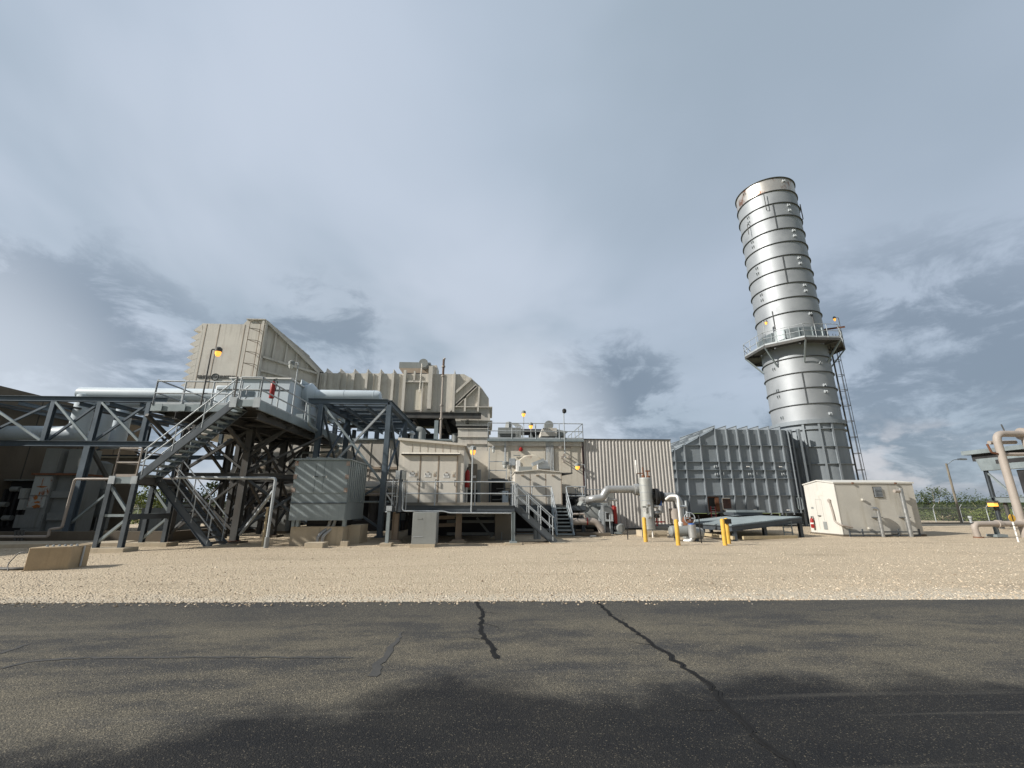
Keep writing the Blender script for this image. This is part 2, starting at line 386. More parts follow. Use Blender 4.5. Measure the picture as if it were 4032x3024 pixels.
def gravel_mat():
    k = node_mat('limestone_gravel'); b = k.b
    stone = k.vor(34); sep = k.N.new('ShaderNodeSeparateColor'); k.L.new(stone, sep.inputs[0])
    c = k.mix(sep.outputs[0], (.385, .31, .22), (.68, .575, .43))
    c = k.mix(k.rng(k.noise(.35, 4), .35, .65, 0, .55), c, k.mix(sep.outputs[1], (.425, .345, .245), (.60, .505, .375)))
    c = k.mix(k.rng(k.noise(1.0, 5, .6, (.10, .9, 1), (3, 1, 0)), .50, .72, 0, .38), c, (.33, .262, .185))
    c = k.mix(k.rng(k.noise(.5, 5, .65, (.5, 1, 1), (9, 4, 0)), .56, .70, 0, .45), c, (.29, .235, .17))
    edge = k.rng(k.mth('ADD', k.pos_y, k.rng(k.noise(1.2, 3), .3, .7, -.35, .35)), 8.2, 9.3, .5, 0, True)
    c = k.mix(edge, c, k.mix(sep.outputs[2], (.46, .43, .365), (.66, .615, .53)))
    k.L.new(c, b.inputs['Base Color']); b.inputs['Roughness'].default_value = .95; b.inputs['Specular IOR Level'].default_value = .15
    h = k.vor(30, 'Distance'); n = k.bump(h, .85, .035); n = k.bump(k.noise(9, 4), .6, .05, n); k.L.new(n, b.inputs['Normal'])
    return k.m
GRAVEL = gravel_mat()
def stone_mat():
    k = node_mat('loose_stone'); r = k.geo.outputs['Random Per Island']
    cr = k.N.new('ShaderNodeValToRGB'); k.L.new(r, cr.inputs[0]); e = cr.color_ramp.elements
    e[0].color = (.22, .175, .125, 1); e[1].color = (.64, .57, .46, 1); e.new(.35).color = (.44, .355, .26, 1); e.new(.75).color = (.52, .435, .33, 1)
    k.L.new(cr.outputs[0], k.b.inputs['Base Color']); k.b.inputs['Roughness'].default_value = .95; k.b.inputs['Specular IOR Level'].default_value = .15
    return k.m
def asphalt_mat():
    k = node_mat('worn_asphalt'); b = k.b
    v1 = k.vor(125); s1 = k.N.new('ShaderNodeSeparateColor'); k.L.new(v1, s1.inputs[0])
    v2 = k.vor(160); s2 = k.N.new('ShaderNodeSeparateColor'); k.L.new(v2, s2.inputs[0])
    big = k.noise(.55, 5, .6, (.7, 1.6, 1)); mid = k.noise(2.2, 4, .6, (.6, 1.5, 1), (4, 1, 0))
    worn = k.rng(k.mth('ADD', k.mth('MULTIPLY', big, .6), k.mth('MULTIPLY', mid, .4)), .38, .60, 0, 1, True)
    # band of fresher binder along the far edge
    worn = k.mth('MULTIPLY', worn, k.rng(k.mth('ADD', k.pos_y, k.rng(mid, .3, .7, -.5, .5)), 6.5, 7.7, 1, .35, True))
    # darker area close to the near side with a ragged soft outline
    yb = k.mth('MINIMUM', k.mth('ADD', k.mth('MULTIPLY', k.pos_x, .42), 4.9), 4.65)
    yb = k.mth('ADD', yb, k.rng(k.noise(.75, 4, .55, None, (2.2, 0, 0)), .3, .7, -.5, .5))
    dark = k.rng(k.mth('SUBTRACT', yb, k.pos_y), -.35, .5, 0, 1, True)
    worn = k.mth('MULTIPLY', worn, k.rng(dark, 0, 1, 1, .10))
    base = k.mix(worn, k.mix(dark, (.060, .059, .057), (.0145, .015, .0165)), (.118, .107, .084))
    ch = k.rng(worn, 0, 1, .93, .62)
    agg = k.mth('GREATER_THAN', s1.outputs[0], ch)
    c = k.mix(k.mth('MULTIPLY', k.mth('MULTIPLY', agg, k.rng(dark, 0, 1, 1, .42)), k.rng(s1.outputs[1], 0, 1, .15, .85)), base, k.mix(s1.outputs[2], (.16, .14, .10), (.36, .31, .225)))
    pit = k.mth('LESS_THAN', s2.outputs[0], .22); c = k.mix(k.mth('MULTIPLY', pit, .6), c, (.012, .012, .013))
    # pale dusty streaks left by tyres, along the road
    st = k.rng(k.noise(1.3, 5, .6, (.10, 3.2, 1), (0, 3.3, 0)), .60, .72, 0, .35); c = k.mix(st, c, (.14, .13, .11))
    k.L.new(c, b.inputs['Base Color']); b.inputs['Specular IOR Level'].default_value = .18
    k.L.new(k.rng(s1.outputs[1], 0, 1, .6, .95), b.inputs['Roughness'])
    n = k.bump(k.vor(95, 'Distance'), .7, .008); k.L.new(k.bump(k.noise(28, 3), .3, .01, n), b.inputs['Normal'])
    return k.m
def grass_mat():
    k = node_mat('rough_pasture')
    c = k.mix(k.rng(k.noise(.25, 6), .35, .65), (.10, .14, .025), (.17, .19, .04)); c = k.mix(k.rng(k.noise(3, 5), .45, .7, 0, .7), c, (.05, .065, .018))
    k.L.new(c, k.b.inputs['Base Color']); k.b.inputs['Roughness'].default_value = .95; k.L.new(k.bump(k.noise(6, 4), .9, .2), k.b.inputs['Normal'])
    return k.m
B = MB(); R0 = 4000
B.add([(-R0, -R0, -.30), (R0, -R0, -.30), (R0, R0, -.30), (-R0, R0, -.30)], [(0, 1, 2, 3)])
o = struct(B.build('ground', grass_mat())); o['label'] = 'flat rough green pasture reaching out beyond the fence'
from mathutils import noise as mnoise
def edge_y(x): return 8.13-.031*x
def gh(x, y):
    return gz(y)+.035*mnoise.noise(V((x*.35, y*.5, 1)))+.05*mnoise.noise(V((x*.12, y*.2, 5)))*min(1, max(0, (y-10)/5))
def gravel_yard():
    xs = [-60+i*.75 for i in range(int(126/.75))]; ys = []
    y = 0
    while y < 46: ys.append(y); y += .16+.012*y
    vs, fs = [], []
    for dy in ys:
        for x in xs:
            yy = edge_y(x)-.12+dy; z = gh(x, yy)+.006
            if dy == 0: z = -.03
            vs.append((x, yy, z))
    n = len(xs)
    for j in range(len(ys)-1):
        for i in range(n-1): fs.append((j*n+i, j*n+i+1, (j+1)*n+i+1, (j+1)*n+i))
    o = MB().add(vs, fs).build('gravel_yard', GRAVEL); struct(o); o['label'] = 'pale tan limestone gravel yard between the plant and the road'
gravel_yard()
def loose():
    B = MB(); rnd = random.Random(3)
    for i in range(36000):
        y = 7.95+(rnd.random()**1.7)*11.5; x = (rnd.random()*2-1)*(y*1.28+.5)+.6
        if y < edge_y(x)-.02: 
            if rnd.random() > .25: continue
            y = edge_y(x)-rnd.random()**3*.35
        r = .010+.020*rnd.random()**2.2
        if rnd.random() < .01: r *= 1.7
        z = max(gh(x, y)+r*.12, .03+r*.25 if y < edge_y(x) else -1); vs = []
        for d in ((1, 0, 0), (0, 1, 0), (-1, 0, 0), (0, -1, 0), (0, 0, .7), (0, 0, -.7)):
            k = r*(.7+.6*rnd.random()); vs.append((x+d[0]*k+r*.3*(rnd.random()-.5), y+d[1]*k+r*.3*(rnd.random()-.5), z+d[2]*k))
        B.add(vs, [(0, 1, 4), (1, 2, 4), (2, 3, 4), (3, 0, 4), (1, 0, 5), (2, 1, 5), (3, 2, 5), (0, 3, 5)])
    o = B.build('gravel', stone_mat(), smooth=False); o['kind'] = 'stuff'; o['label'] = 'loose pale limestone chips strewn over the yard'
loose()
def road():
    rnd = random.Random(5); vs = []; n = 900; X0 = -70
    for i in range(n+1):
        x = X0+140*i/n; vs.append((x, edge_y(x)+.02*(rnd.random()-.5)+.03*mnoise.noise(V((x*1.3, 0, 0))), .03))
    fs = []
    for i in range(n+1): vs.append((vs[i][0], -6, .03))
    for i in range(n+1): vs.append((vs[i][0], vs[i][1], -.05))
    for i in range(n): fs += [(i, i+1, n+2+i, n+1+i), (i, 2*n+2+i, 2*n+3+i, i+1)]
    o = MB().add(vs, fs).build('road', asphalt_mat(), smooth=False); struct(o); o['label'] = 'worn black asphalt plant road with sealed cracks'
road()
SEAL = M('crack_sealant', (.062, .059, .054), .55, var=.2, scale=6)
CRACK = M('open_crack', (.004, .004, .004), .9)
SEALD = M('dark_crack_sealant', (.021, .021, .0215), .8, var=.25, scale=6, spec=.1)
BLOCK = M('brown_tan_concrete', (.40, .31, .20), .9, var=.16, streak=.5, bump=.3, bscale=25, grime=(.19, .14, .085))
def crack(pts, w0, w1, dark, seed, jit=.03):
    rnd = random.Random(seed); P = [G(*p) for p in pts]; Q = []
    for a, b in zip(P, P[1:]):
        k = max(2, int((b-a).length/.07))
        for i in range(k): Q.append(lerp(a, b, i/k)+V((rnd.gauss(0, jit*.5), rnd.gauss(0, jit*.5), 0)))
    Q.append(P[-1]); n = len(Q)
    def ribbon(wa, wb, z, name, mat, jj):
        vs = []
        for i, p in enumerate(Q):
            d = (Q[min(i+1, n-1)]-Q[max(0, i-1)]).normalized(); s = V((-d.y, d.x, 0)); w = (wa+(wb-wa)*i/n)*(.75+.5*rnd.random())/2
            vs += [(p.x+s.x*w, p.y+s.y*w, z), (p.x-s.x*w, p.y-s.y*w, z)]
        o = MB().add(vs, [(2*i, 2*i+1, 2*i+3, 2*i+2) for i in range(n-1)]).build(name, mat, smooth=False); struct(o)
    ribbon(w0, w1, .034, 'road_sealed_crack', SEALD if dark else SEAL, 0)
    if dark:
        ribbon(w0*.14, w1*.17, .038, 'road_crack', CRACK, 0)
        for k in range(3):            # hairline branches
            i = int(n*(.2+.25*k+.1*rnd.random())); p = Q[i].copy(); a = rnd.uniform(0, 6.28); W = [p]
            for _ in range(9): a += rnd.uniform(-.5, .5); p = p+V((math.cos(a)*.06, math.sin(a)*.06, 0)); W.append(p)
            vs = []
            for j, q in enumerate(W): w = .006*(1-j/10); vs += [(q.x-w, q.y-w, .037), (q.x+w, q.y+w, .037)]
            struct(MB().add(vs, [(2*j, 2*j+1, 2*j+3, 2*j+2) for j in range(9)]).build('road_crack', CRACK, smooth=False))
def fp(*q): return [('f', x, y) for x, y in q]
crack(fp((1290, 1303), (1320, 1335), (1360, 1362), (1405, 1393), (1440, 1418), (1490, 1455), (1535, 1490), (1552, 1512), (1585, 1545), (1630, 1600), (1668, 1630), (1710, 1659), (1760, 1720)), .062, .058, True, 1)
crack(fp((1028, 1304), (1045, 1330), (1038, 1355), (1045, 1380), (1060, 1400), (1074, 1430)), .05, .07, True, 2, .02)
crack(fp((868, 1372), (840, 1415), (818, 1445), (802, 1470)), .03, .10, False, 3, .03)
crack(fp((0, 1452), (60, 1436), (180, 1428), (420, 1427), (640, 1427), (760, 1428)), .06, .04, False, 4, .02)
crack(fp((0, 1418), (60, 1398)), .05, .04, False, 6, .02)
# ------------------------------------------------------------------ far right: dike, fence, pasture bushes
yk = 40.0
B = MB(); B.box((20, yk, -.4), (75, yk+.35, .06)); B.box((20, yk+.35, -.4), (75, yk+4, -.04)); B.build('road_kerb', CONCD); bpy.data.objects['road_kerb']['kind'] = 'structure'
wl = bpy.data.materials.new('chain_link'); wl.use_nodes = True
def link_mat(w):
    nt = w.node_tree; N = nt.nodes; L = nt.links
    g = N.new('ShaderNodeTexCoord'); vals = []
    for ang in (45, -45):
        mp = N.new('ShaderNodeMapping'); mp.inputs['Rotation'].default_value = (0, math.radians(ang), 0); L.new(g.outputs['Object'], mp.inputs[0])
        s = N.new('ShaderNodeSeparateXYZ'); L.new(mp.outputs[0], s.inputs[0]); f = N.new('ShaderNodeMath'); f.operation = 'PINGPONG'; L.new(s.outputs[0], f.inputs[0]); f.inputs[1].default_value = .03
        q = N.new('ShaderNodeMath'); q.operation = 'LESS_THAN'; L.new(f.outputs[0], q.inputs[0]); q.inputs[1].default_value = .0032; vals.append(q.outputs[0])
    mx = N.new('ShaderNodeMath'); mx.operation = 'MAXIMUM'; L.new(vals[0], mx.inputs[0]); L.new(vals[1], mx.inputs[1])
    L.new(mx.outputs[0], N['Principled BSDF'].inputs['Alpha']); N['Principled BSDF'].inputs['Base Color'].default_value = (.3, .32, .32, 1)
link_mat(wl)
def fence(xa, xb, label):
    Y = 47.; t = T('chain_link_fence', label, 'fence', ((xa+xb)/2, Y, -.2), 'perimeter fences')
    x = xa
    while x <= xb:
        MB().tube((x, Y, -.4), (x, Y, 1.35), .04, 8).bar((x, Y, 1.35), (x, Y-.30, 1.7), .05).build('post', GALV, t); x += 3.05
    MB().bar((xa, Y, 1.33), (xb, Y, 1.33), .05).build('top_rail', GALV, t)
    for i in range(3): MB().bar((xa, Y-.09-.1*i, 1.45+.1*i), (xb, Y-.09-.1*i, 1.45+.1*i), .012).build('barbed_wire', GALV, t)
    MB().add([(xa, Y+.04, -.2), (xb, Y+.04, -.2), (xb, Y+.04, 1.33), (xa, Y+.04, 1.33)], [(0, 1, 2, 3)]).build('wire_mesh', wl, t)
fence(-38, -8, 'chain link fence seen in the gaps under the big platform')
fence(30, 75, 'chain link fence with slanted barbed wire arms right of the white shed')
def leaf_mat(name, a, b):
    k = node_mat(name); r = k.geo.outputs['Random Per Island']; c = k.mix(r, a, b); c = k.mix(k.rng(k.noise(.9, 3), .4, .65, 0, .7), c, tuple(x*1.35 for x in b))
    k.L.new(c, k.b.inputs['Base Color']); k.b.inputs['Roughness'].default_value = .7; k.b.inputs['Specular IOR Level'].default_value = .25
    return k.m
LEAF = leaf_mat('mesquite_leaf', (.016, .027, .009), (.046, .062, .017)); LEAFL = leaf_mat('light_bush_leaf', (.05, .075, .016), (.13, .155, .035))
def bush(x, y, w, h, label, cat, mat, seed, n=2600, leaf=.17, trunk=.25):
    rnd = random.Random(seed); z0 = gz(y)-.15; t = T('mesquite_tree' if trunk > .2 else 'bush', label, cat, (x, y, z0), 'trees and bushes beyond the fence')
    B = MB(); cl = []
    for i in range(18):
        a = rnd.random()*6.28; rr = (rnd.random()**.6)*w*.42; hh = h*(trunk+(.95-trunk)*rnd.random()*(1-.5*(rr/(w*.5))**2))
        cl.append((V((x+rr*math.cos(a), y+rr*math.sin(a), z0+hh)), w*(.10+.13*rnd.random())))
    for i in range(n):
        c, r = rnd.choice(cl); d = V((rnd.gauss(0, 1), rnd.gauss(0, 1), rnd.gauss(0, .8))).normalized()*r*(rnd.random()**.4)
        p = c+d; p.z = max(p.z, z0+.05); u = V((rnd.gauss(0, 1), rnd.gauss(0, 1), rnd.gauss(0, 1))).normalized(); v = u.orthogonal().normalized(); s = leaf*(.5+rnd.random())
        B.add([p-u*s*.5, p+v*s*.35, p+u*s*.5, p-v*s*.35], [(0, 1, 2, 3)])
    B.build('crown', mat, t, smooth=False)
    B = MB(); B.tube((x, y, z0-.1), (x+.1, y, z0+h*.4), .09, 8, .05)
    for c, r in cl[:7]: B.tube((x+.05, y, z0+h*.2), c, .05, 6, .015)
    B.build('trunk', WOOD, t)
hz = [(3668, 1935, 60, 5.5, 'dark feathery tree rising just right of the white shed', LEAF, .3), (3765, 1962, 58, 7.5, 'broad dark green bush tree left of the leaning light pole', LEAF, .1),
      (3860, 1978, 66, 7, 'low dark tree behind the light pole foot', LEAF, .1), (3925, 1974, 70, 6.5, 'flat topped dark tree behind the cooler leg', LEAF, .3),
      (4000, 1972, 62, 8, 'dense dark bush tree behind the tall tan pipe', LEAF, .1), (3700, 2000, 52, 5, 'olive brown scrub bush behind the fence beside the shed', LEAF, .05),
      (3880, 2010, 50, 3, 'small round bush in the grass behind the fence', LEAFL, .05), (3995, 2012, 50, 5, 'light green bush behind the yellow marker', LEAFL, .05),
      (3815, 2022, 51, 5, 'bright green low bush behind the light pole', LEAFL, .05)]
for i, (x, y, Y, w, lab, m, tk) in enumerate(hz):
    p = A('p', x, y, Y); bush(p.x, Y, w, p.z*1.3+.1, lab, 'tree' if tk >= .1 else 'bush', m, i+1, trunk=tk if tk > .2 else .05)
lz = [(610, 1890, 46, 4.2, 'bright green bush seen between the left stair legs', LEAFL), (800, 1880, 50, 5, 'dark bush seen under the big platform', LEAF), (540, 1890, 52, 4, 'olive bush right of the brown firewall', LEAFL), (900, 1830, 55, 4, 'taller dark tree seen through the platform bracing', LEAF)]
for i, (x, y, Y, w, lab, m) in enumerate(lz):
    p = A('p', x, y, Y); bush(p.x, Y, w, p.z, lab, 'tree' if i == 3 else 'bush', m, 40+i, n=1800, leaf=.2, trunk=.06)
def treeline():
    rnd = random.Random(8); B = MB()
    for i in range(9000):
        x = rnd.uniform(-200, 330); y = 150+rnd.random()*30; top = 2.3+.9*mnoise.noise(V((x*.06, 0, 0)))+.8*mnoise.noise(V((x*.3, 3, 0)))
        p = V((x, y, top*rnd.random()**.6)); u = V((rnd.gauss(0, 1), rnd.gauss(0, .3), rnd.gauss(0, 1))).normalized(); v = V((0, 1, 0)).cross(u).normalized(); s = .5+.8*rnd.random()
        B.add([p-u*s, p+v*s*.6, p+u*s, p-v*s*.6], [(0, 1, 2, 3)])
    o = B.build('far_woods', leaf_mat('distant_scrub', (.025, .04, .02), (.05, .07, .035)), smooth=False); o['kind'] = 'stuff'; o['label'] = 'low dark line of distant scrub woods on the horizon'
treeline()
# ------------------------------------------------------------------ exhaust stack and duct
def stack():
    cx, cy, r = 25.1, 33.0, 2.35; zt = 29.3; t = T('exhaust_stack', 'tall round silver exhaust stack with dark stiffening rings and a ring platform', 'chimney stack', (cx, cy, .25)); c = (cx, cy, 0)
    MB().lathe([(r, 7.75), (r, 27.9)], c, 72, cap=False).build('shell', STACK, t)
    MB().lathe([(r, 27.9), (r, zt), (r-.06, zt), (r-.06, 27.0)], c, 72, cap=False).build('rusted_top_band', STACKT, t)
    MB().lathe([(r+.02, .3), (r+.02, 7.75)], c, 72, cap=False).build('painted_base', DUCT, t)
    zs = [zt-.04]+[27.95-1.265*i for i in range(10)]+[12.75-1.25*i for i in range(5)]
    for z in zs: MB().lathe([(r-.01, z), (r+.095, z), (r+.095, z+.04), (r-.01, z+.04)], c, 72, cap=False).build('stiffener_ring', RING, t)
    for z in (7.72, 7.05, 5.75, 4.5, 3.2, 1.9, .6): MB().lathe([(r+.01, z), (r+.17, z), (r+.17, z+.03), (r+.01, z+.03)], c, 72, cap=False).build('base_ring', DUCT, t)
    B = MB()
    for z, w in ((7.5, .22),): B.lathe([(r+.02, z), (r+w, z-.02), (r+w, z+.28), (r+.02, z+.30)], c, 72, cap=False)
    B.build('base_flange', DUCT, t)
    def pol(a, rr, z): a = math.radians(a); return V((cx+rr*math.sin(a), cy-rr*math.cos(a), z))     # a: 0 faces the road, positive clockwise to +X
    for a in (-43, -20, 1): MB().bar(pol(a, r+.07, .5), pol(a, r+.07, 7.5), .04, .14, pol(a, 1, 0)-V((cx, cy, 0))).bar(pol(a, r+.15, .5), pol(a, r+.15, 7.5), .14, .025, pol(a, 1, 0)-V((cx, cy, 0))).build('vertical_rib', DUCT, t)
    # vertical seams and lifting lugs
    for a, z0, z1 in ((-26, 24.2, 26.65), (-26, 19.1, 21.6), (-30, 9.0, 11.5), (8, 15.3, 16.6), (-60, 15.3, 17.0)): MB().bar(pol(a, r+.03, z0), pol(a, r+.03, z1), .05, .09, pol(a, 1, 0)-V((cx, cy, 0))).build('seam_bar', RING, t)
    for z in [28.9, 26.4, 25.9, 23.9, 23.4, 21.3, 20.8, 18.8, 18.3, 16.3, 12.2, 10.4, 9.9, 8.2]:
        for a in (-78, 2): 
            for da in (0, 4): MB().bar(pol(a+da, r, z), pol(a+da, r+.14, z), .03, .2).build('lifting_lug', GALV, t)
    # collar band at the platform
    MB().lathe([(r+.06, 13.95), (r+.07, 15.15), (r+.02, 15.2)], c, 72, cap=False).build('collar', M('galvanized_collar', (.22, .25, .26), .4, metal=.6, var=.2, streak=.3), t)
    B = MB()
    for i in range(16): a = 22.5*i; B.bar(pol(a, r+.11, 13.95), pol(a, r+.11, 15.15), .04, .12, pol(a, 1, 0)-V((cx, cy, 0)))
    B.build('collar_ribs', GALVD, t)
    # octagonal platform
    R1, zp = r+1.25, 13.85; oc = [pol(22.5+45*i, R1, zp) for i in range(8)]; ic = [pol(22.5+45*i, r+.12, zp) for i in range(8)]
    B = MB()
    for i in range(8):
        j = (i+1) % 8; B.prism([ic[i], oc[i], oc[j], ic[j]], (0, 0, .06)); B.bar(oc[i]+V((0, 0, -.06)), oc[j]+V((0, 0, -.06)), .07, .2)
        B.bar(ic[i]+V((0, 0, -.08)), oc[i]+V((0, 0, -.08)), .07, .15)
    pd = B.build('platform', DKST, t)
    B = rails(MB(), [p+V((0, 0, .06)) for p in oc+[oc[0]]], 1.1, .95, .025, True, .12); B.build('platform_railing', GALV, t)
    for i in range(8): MB().bar(oc[i]-V((0, 0, .12)), pol(22.5+45*i, r+.05, 12.3), .10, .10).build('knee_brace', GALVD, t)
    # caged ladder
    a = 44; B = MB()
    for da in (-5, 5): B.bar(pol(a+da, r+.2, .4), pol(a+da, r+.2, zp+1), .05)
    for i in range(44): B.tube(pol(a-5, r+.2, .6+.31*i), pol(a+5, r+.2, .6+.31*i), .014, 6)
    B.build('ladder', DKST, t)
    B = MB()
    for i in range(10): z = 2.9+1.2*i; B.pipe([pol(a-6, r+.2, z), pol(a-7, r+.55, z), pol(a, r+.68, z), pol(a+7, r+.55, z), pol(a+6, r+.2, z)], .02, 6, .15)
    for da, rr in ((-6, .53), (0, .67), (6, .53)): B.bar(pol(a+da, r+rr, 2.9), pol(a+da, r+rr, zp+.8), .04, .01)
    B.build('ladder_cage', DKST, t)
    # davit beam and aircraft sensor brackets near the top
    MB().ib(pol(55, r, 15.4), pol(58, r+1.4, 15.4), .08, .12).build('davit_beam', RUST, t)
    MB().pipe([pol(-38, r+.05, 26.2), pol(-38, r+.3, 26.3), pol(-38, r+.3, 27.8)], .03, 6).build('sensor_bracket', DKST, t)
    MB().pipe([pol(75, r+.05, 26.2), pol(75, r+.4, 26.3), pol(75, r+.4, 27.9)], .04, 6).build('sensor_bracket', DKST, t)
    MB().pipe([pol(-75, r+.05, 25.6), pol(-75, r+.35, 25.6), pol(-75, r+.35, 24.6)], .03, 6).build('sensor_bracket', DKST, t)
    p = pol(67, R1, zp); lamp(p, 2.6, 'lit lamp at the right edge of the stack platform', True, (-.35, 0))
    p = pol(-67, r+1.0, zp); lamp(p, 2.2, 'lit lamp at the left edge of the stack platform', True, (.25, 0))
stack()
def exhaust_duct():
    Y = 30.3; z0 = 1.1; X0, X1 = 12.2, 20.9; ztop = 6.88
    t = T('exhaust_duct', 'grey ribbed steel exhaust duct leading to the silver stack', 'exhaust duct', (16.5, 32.5, .25))
    arc = [(X1+1.35*math.sin(a), Y+1.35*(1-math.cos(a))) for a in [math.radians(12*i) for i in range(7)]]+[(22.75, 32.2)]
    prof = [(X0, 4.9), (16.05, ztop)]
    def top(x): return ztop if x >= 16.05 else 4.9+(x-X0)/(16.05-X0)*(ztop-4.9)
    plan = [(X0, Y), (16.05, Y)]+arc
    vs, fs = [], []
    for x, y in plan: vs += [(x, y, z0), (x, y, top(x))]
    n = len(plan); fs = [(2*i, 2*i+2, 2*i+3, 2*i+1) for i in range(n-1)]
    Yb = 36.0
    k = len(vs); vs += [(x, Yb, top(x)) for x, y in plan]; fs += [(2*i+1, 2*i+3, k+i+1, k+i) for i in range(n-1)]
    vs += [(X0, Yb, z0)]; fs.append((0, 1, k, len(vs)-1)); vs += [(22.75, Yb, z0)]; fs.append((k, k+n-1, len(vs)-1, len(vs)-2))
    fs.append(tuple(2*i for i in range(n))+(len(vs)-1, len(vs)-2))
    # shell stays whole at the hatch; a black sheet paints its dark inside
    MB().add(vs, fs).build('shell', DUCT, t)
    zb = [2.28, 3.42, 4.0, 4.56, 5.72]
    B = MB()
    for z in zb+[z0+.02]:
        for (a, b), (c, d) in zip(plan, plan[1:]):
            if top(a) < z and top(c) > z: a = X0+(z-4.9)/(ztop-4.9)*(16.05-X0)
            elif top(a) < z: continue
            B.bar((a, b-.06 if b < 30.4 else b-.03, z), (c, d-.06 if d < 30.4 else d-.03, z), .15, .028)
    B.build('horizontal_ribs', DUCT, t)
    xs = [12.95, 13.68, 14.87, 16.05, 16.88, 17.66, 18.47, 19.28, 20.06, 20.9]
    for x in xs:
        zt = top(x)+.02
        B = MB().box((x-.013, Y-.16, z0-.12), (x+.013, Y, zt)).box((x-.035, Y-.175, z0-.12), (x+.035, Y-.161, zt))
        # the rib runs on over the roof
        B.box((x-.015, Y-.15, zt-.02), (x+.015, Yb, zt+.20)); B.box((x-.06, Y-.15, zt+.20), (x+.07, Yb, zt+.225))
        B.build('vertical_rib', DUCT, t)
    for i in (2, 4, 5): x, y = arc[i]; MB().bar((x+.03, y-.10, z0), (x+.03, y-.10, ztop), .05, .22, (0, 1, 0)).build('corner_rib', DUCT, t)
    B = MB(); B.prism([(X0, Y-.12, 4.98), (16.05, Y-.12, ztop+.08), (16.05, Y-.12, ztop+.11), (X0, Y-.12, 5.01)], (0, .2, 0)); B.build('eave_flange', GALVD, t)
    for zr in (1.6, 3.2):
        B = MB(); a, b = V((X0, Y+zr, 4.9)), V((16.05, Y+zr, ztop)); B.bar(a+V((0, 0, .1)), b+V((0, 0, .1)), .03, .22)
        B.build('roof_rib', DUCT, t)
    # hinged access hatch: black sheet painting the dark opening, rusty frame, door swung open to the right
    a, b = A('b1', 515, 992, Y), A('b1', 622, 1135, Y)
    MB().box((a.x, Y-.012, b.z), (a.x+.47, Y-.006, a.z)).build('hatch_opening_shade', BLACK, t)
    B = MB(); 
    for q in (((a.x-.06, b.z-.06), (a.x+.75, b.z)), ((a.x-.06, a.z), (a.x+.75, a.z+.05)), ((a.x-.06, b.z), (a.x, a.z)), ((a.x+.47, b.z), (a.x+.75, a.z))): B.box((q[0][0], Y-.05, q[0][1]), (q[1][0], Y-.002, q[1][1]))
    B.build('hatch_frame', RUST, t)
    c0, c1 = A('b1', 668, 1005, Y-.7), A('b1', 770, 1112, Y-.7)
    d = MB().box((c0.x, Y-.78, c1.z), (c1.x, Y-.70, c0.z)).build('hatch_door', M('rusted_brown_steel', (.075, .045, .04), .8, var=.3, rust=.5), t)
    MB().pipe([(c0.x+.5, Y-.80, c0.z+.02), (c0.x-.04, Y-.80, c0.z+.03), (c0.x-.04, Y-.80, c1.z-.06), (c0.x+.2, Y-.80, c1.z-.08)], .035, 8).build('gasket_edge', CREAM, d)
    MB().bar((c0.x-.05, Y-.78, 1.7), (c0.x-.05, Y, 1.7), .04).build('hinge', RUST, d)
    h0, h1 = A('b1', 1440, 1000, 30.7), A('b1', 1510, 1120, 30.7)
    B = MB().box((h0.x, 30.30, h1.z), (h1.x, 30.42, h0.z)); B.build('manhole_cover', DUCT, t)
    MB().pipe([(h0.x, 30.26, h0.z), (h1.x, 30.26, h0.z), (h1.x, 30.26, h1.z), (h0.x, 30.26, h1.z), (h0.x, 30.26, h0.z)], .04, 8, .06).build('manhole_rim', GALVD, t)
    for (x, y) in ((955, 655), (1310, 657), (1395, 1128), (1030, 1126)):
        p = A('b1', x, y, Y-.1); MB().bar(p-V((.1, 0, 0)), p+V((.1, 0, 0)), .06).build('identification_tag', WHITE, t)
    for (x, y) in ((600, 655), (610, 740), (675, 733), (970, 738), (1035, 733), (1330, 738)):
        p = A('b1', x, y, Y); MB().box((p.x-.12, Y-.14, p.z-.08), (p.x-.09, Y, p.z+.08)).build('lifting_lug', GALV, t); MB().box((p.x+.02, Y-.14, p.z-.08), (p.x+.05, Y, p.z+.08)).build('lifting_lug', GALV, t)
    # legs below
    for x in (13.7, 16.1, 18.5, 20.6): MB().ib((x, Y+.6, gz(Y)-.1), (x, Y+.6, z0), .2, .3).build('support_leg', STEEL, t)
    MB().box((12.3, 33.5, .2), (22, 34, 1.0)).build('support_plinth', CONCD, t)
exhaust_duct()
for i, (x, y) in enumerate(((22.15, 30.95), (22.55, 30.62))):
    MB().ib((x, y, .1), (x, y, 7.0), .18, .22, up=(0, 1, 0)).bar((x, y, .2), (x, y, .24), .35).build('steel_post', DUCT)
    tag(bpy.data.objects['steel_post' if i == 0 else 'steel_post.001'], ['tall grey steel column in the corner between ribbed duct and stack, set back', 'tall grey steel column in front of the stack base, beside the duct corner'][i], 'steel column', 'columns at the duct joint')
# red step ladder leaning under the hatch
t = T('step_ladder', 'short red ladder leaning up to the rusty open hatch', 'ladder', A('b1', 580, 1225, 29.0))
a0, a1, b0, b1 = A('b1', 548, 1090, 30.0), A('b1', 562, 1240, 29.2), A('b1', 594, 1090, 30.0), A('b1', 614, 1240, 29.2)
B = MB().bar(a0, a1, .06, .03).bar(b0, b1, .06, .03); B.build('side_rails', RED, t)
for i in range(6): MB().bar(lerp(a0, a1, .05+.17*i), lerp(b0, b1, .05+.17*i), .05, .025).build('rung', GALV, t)
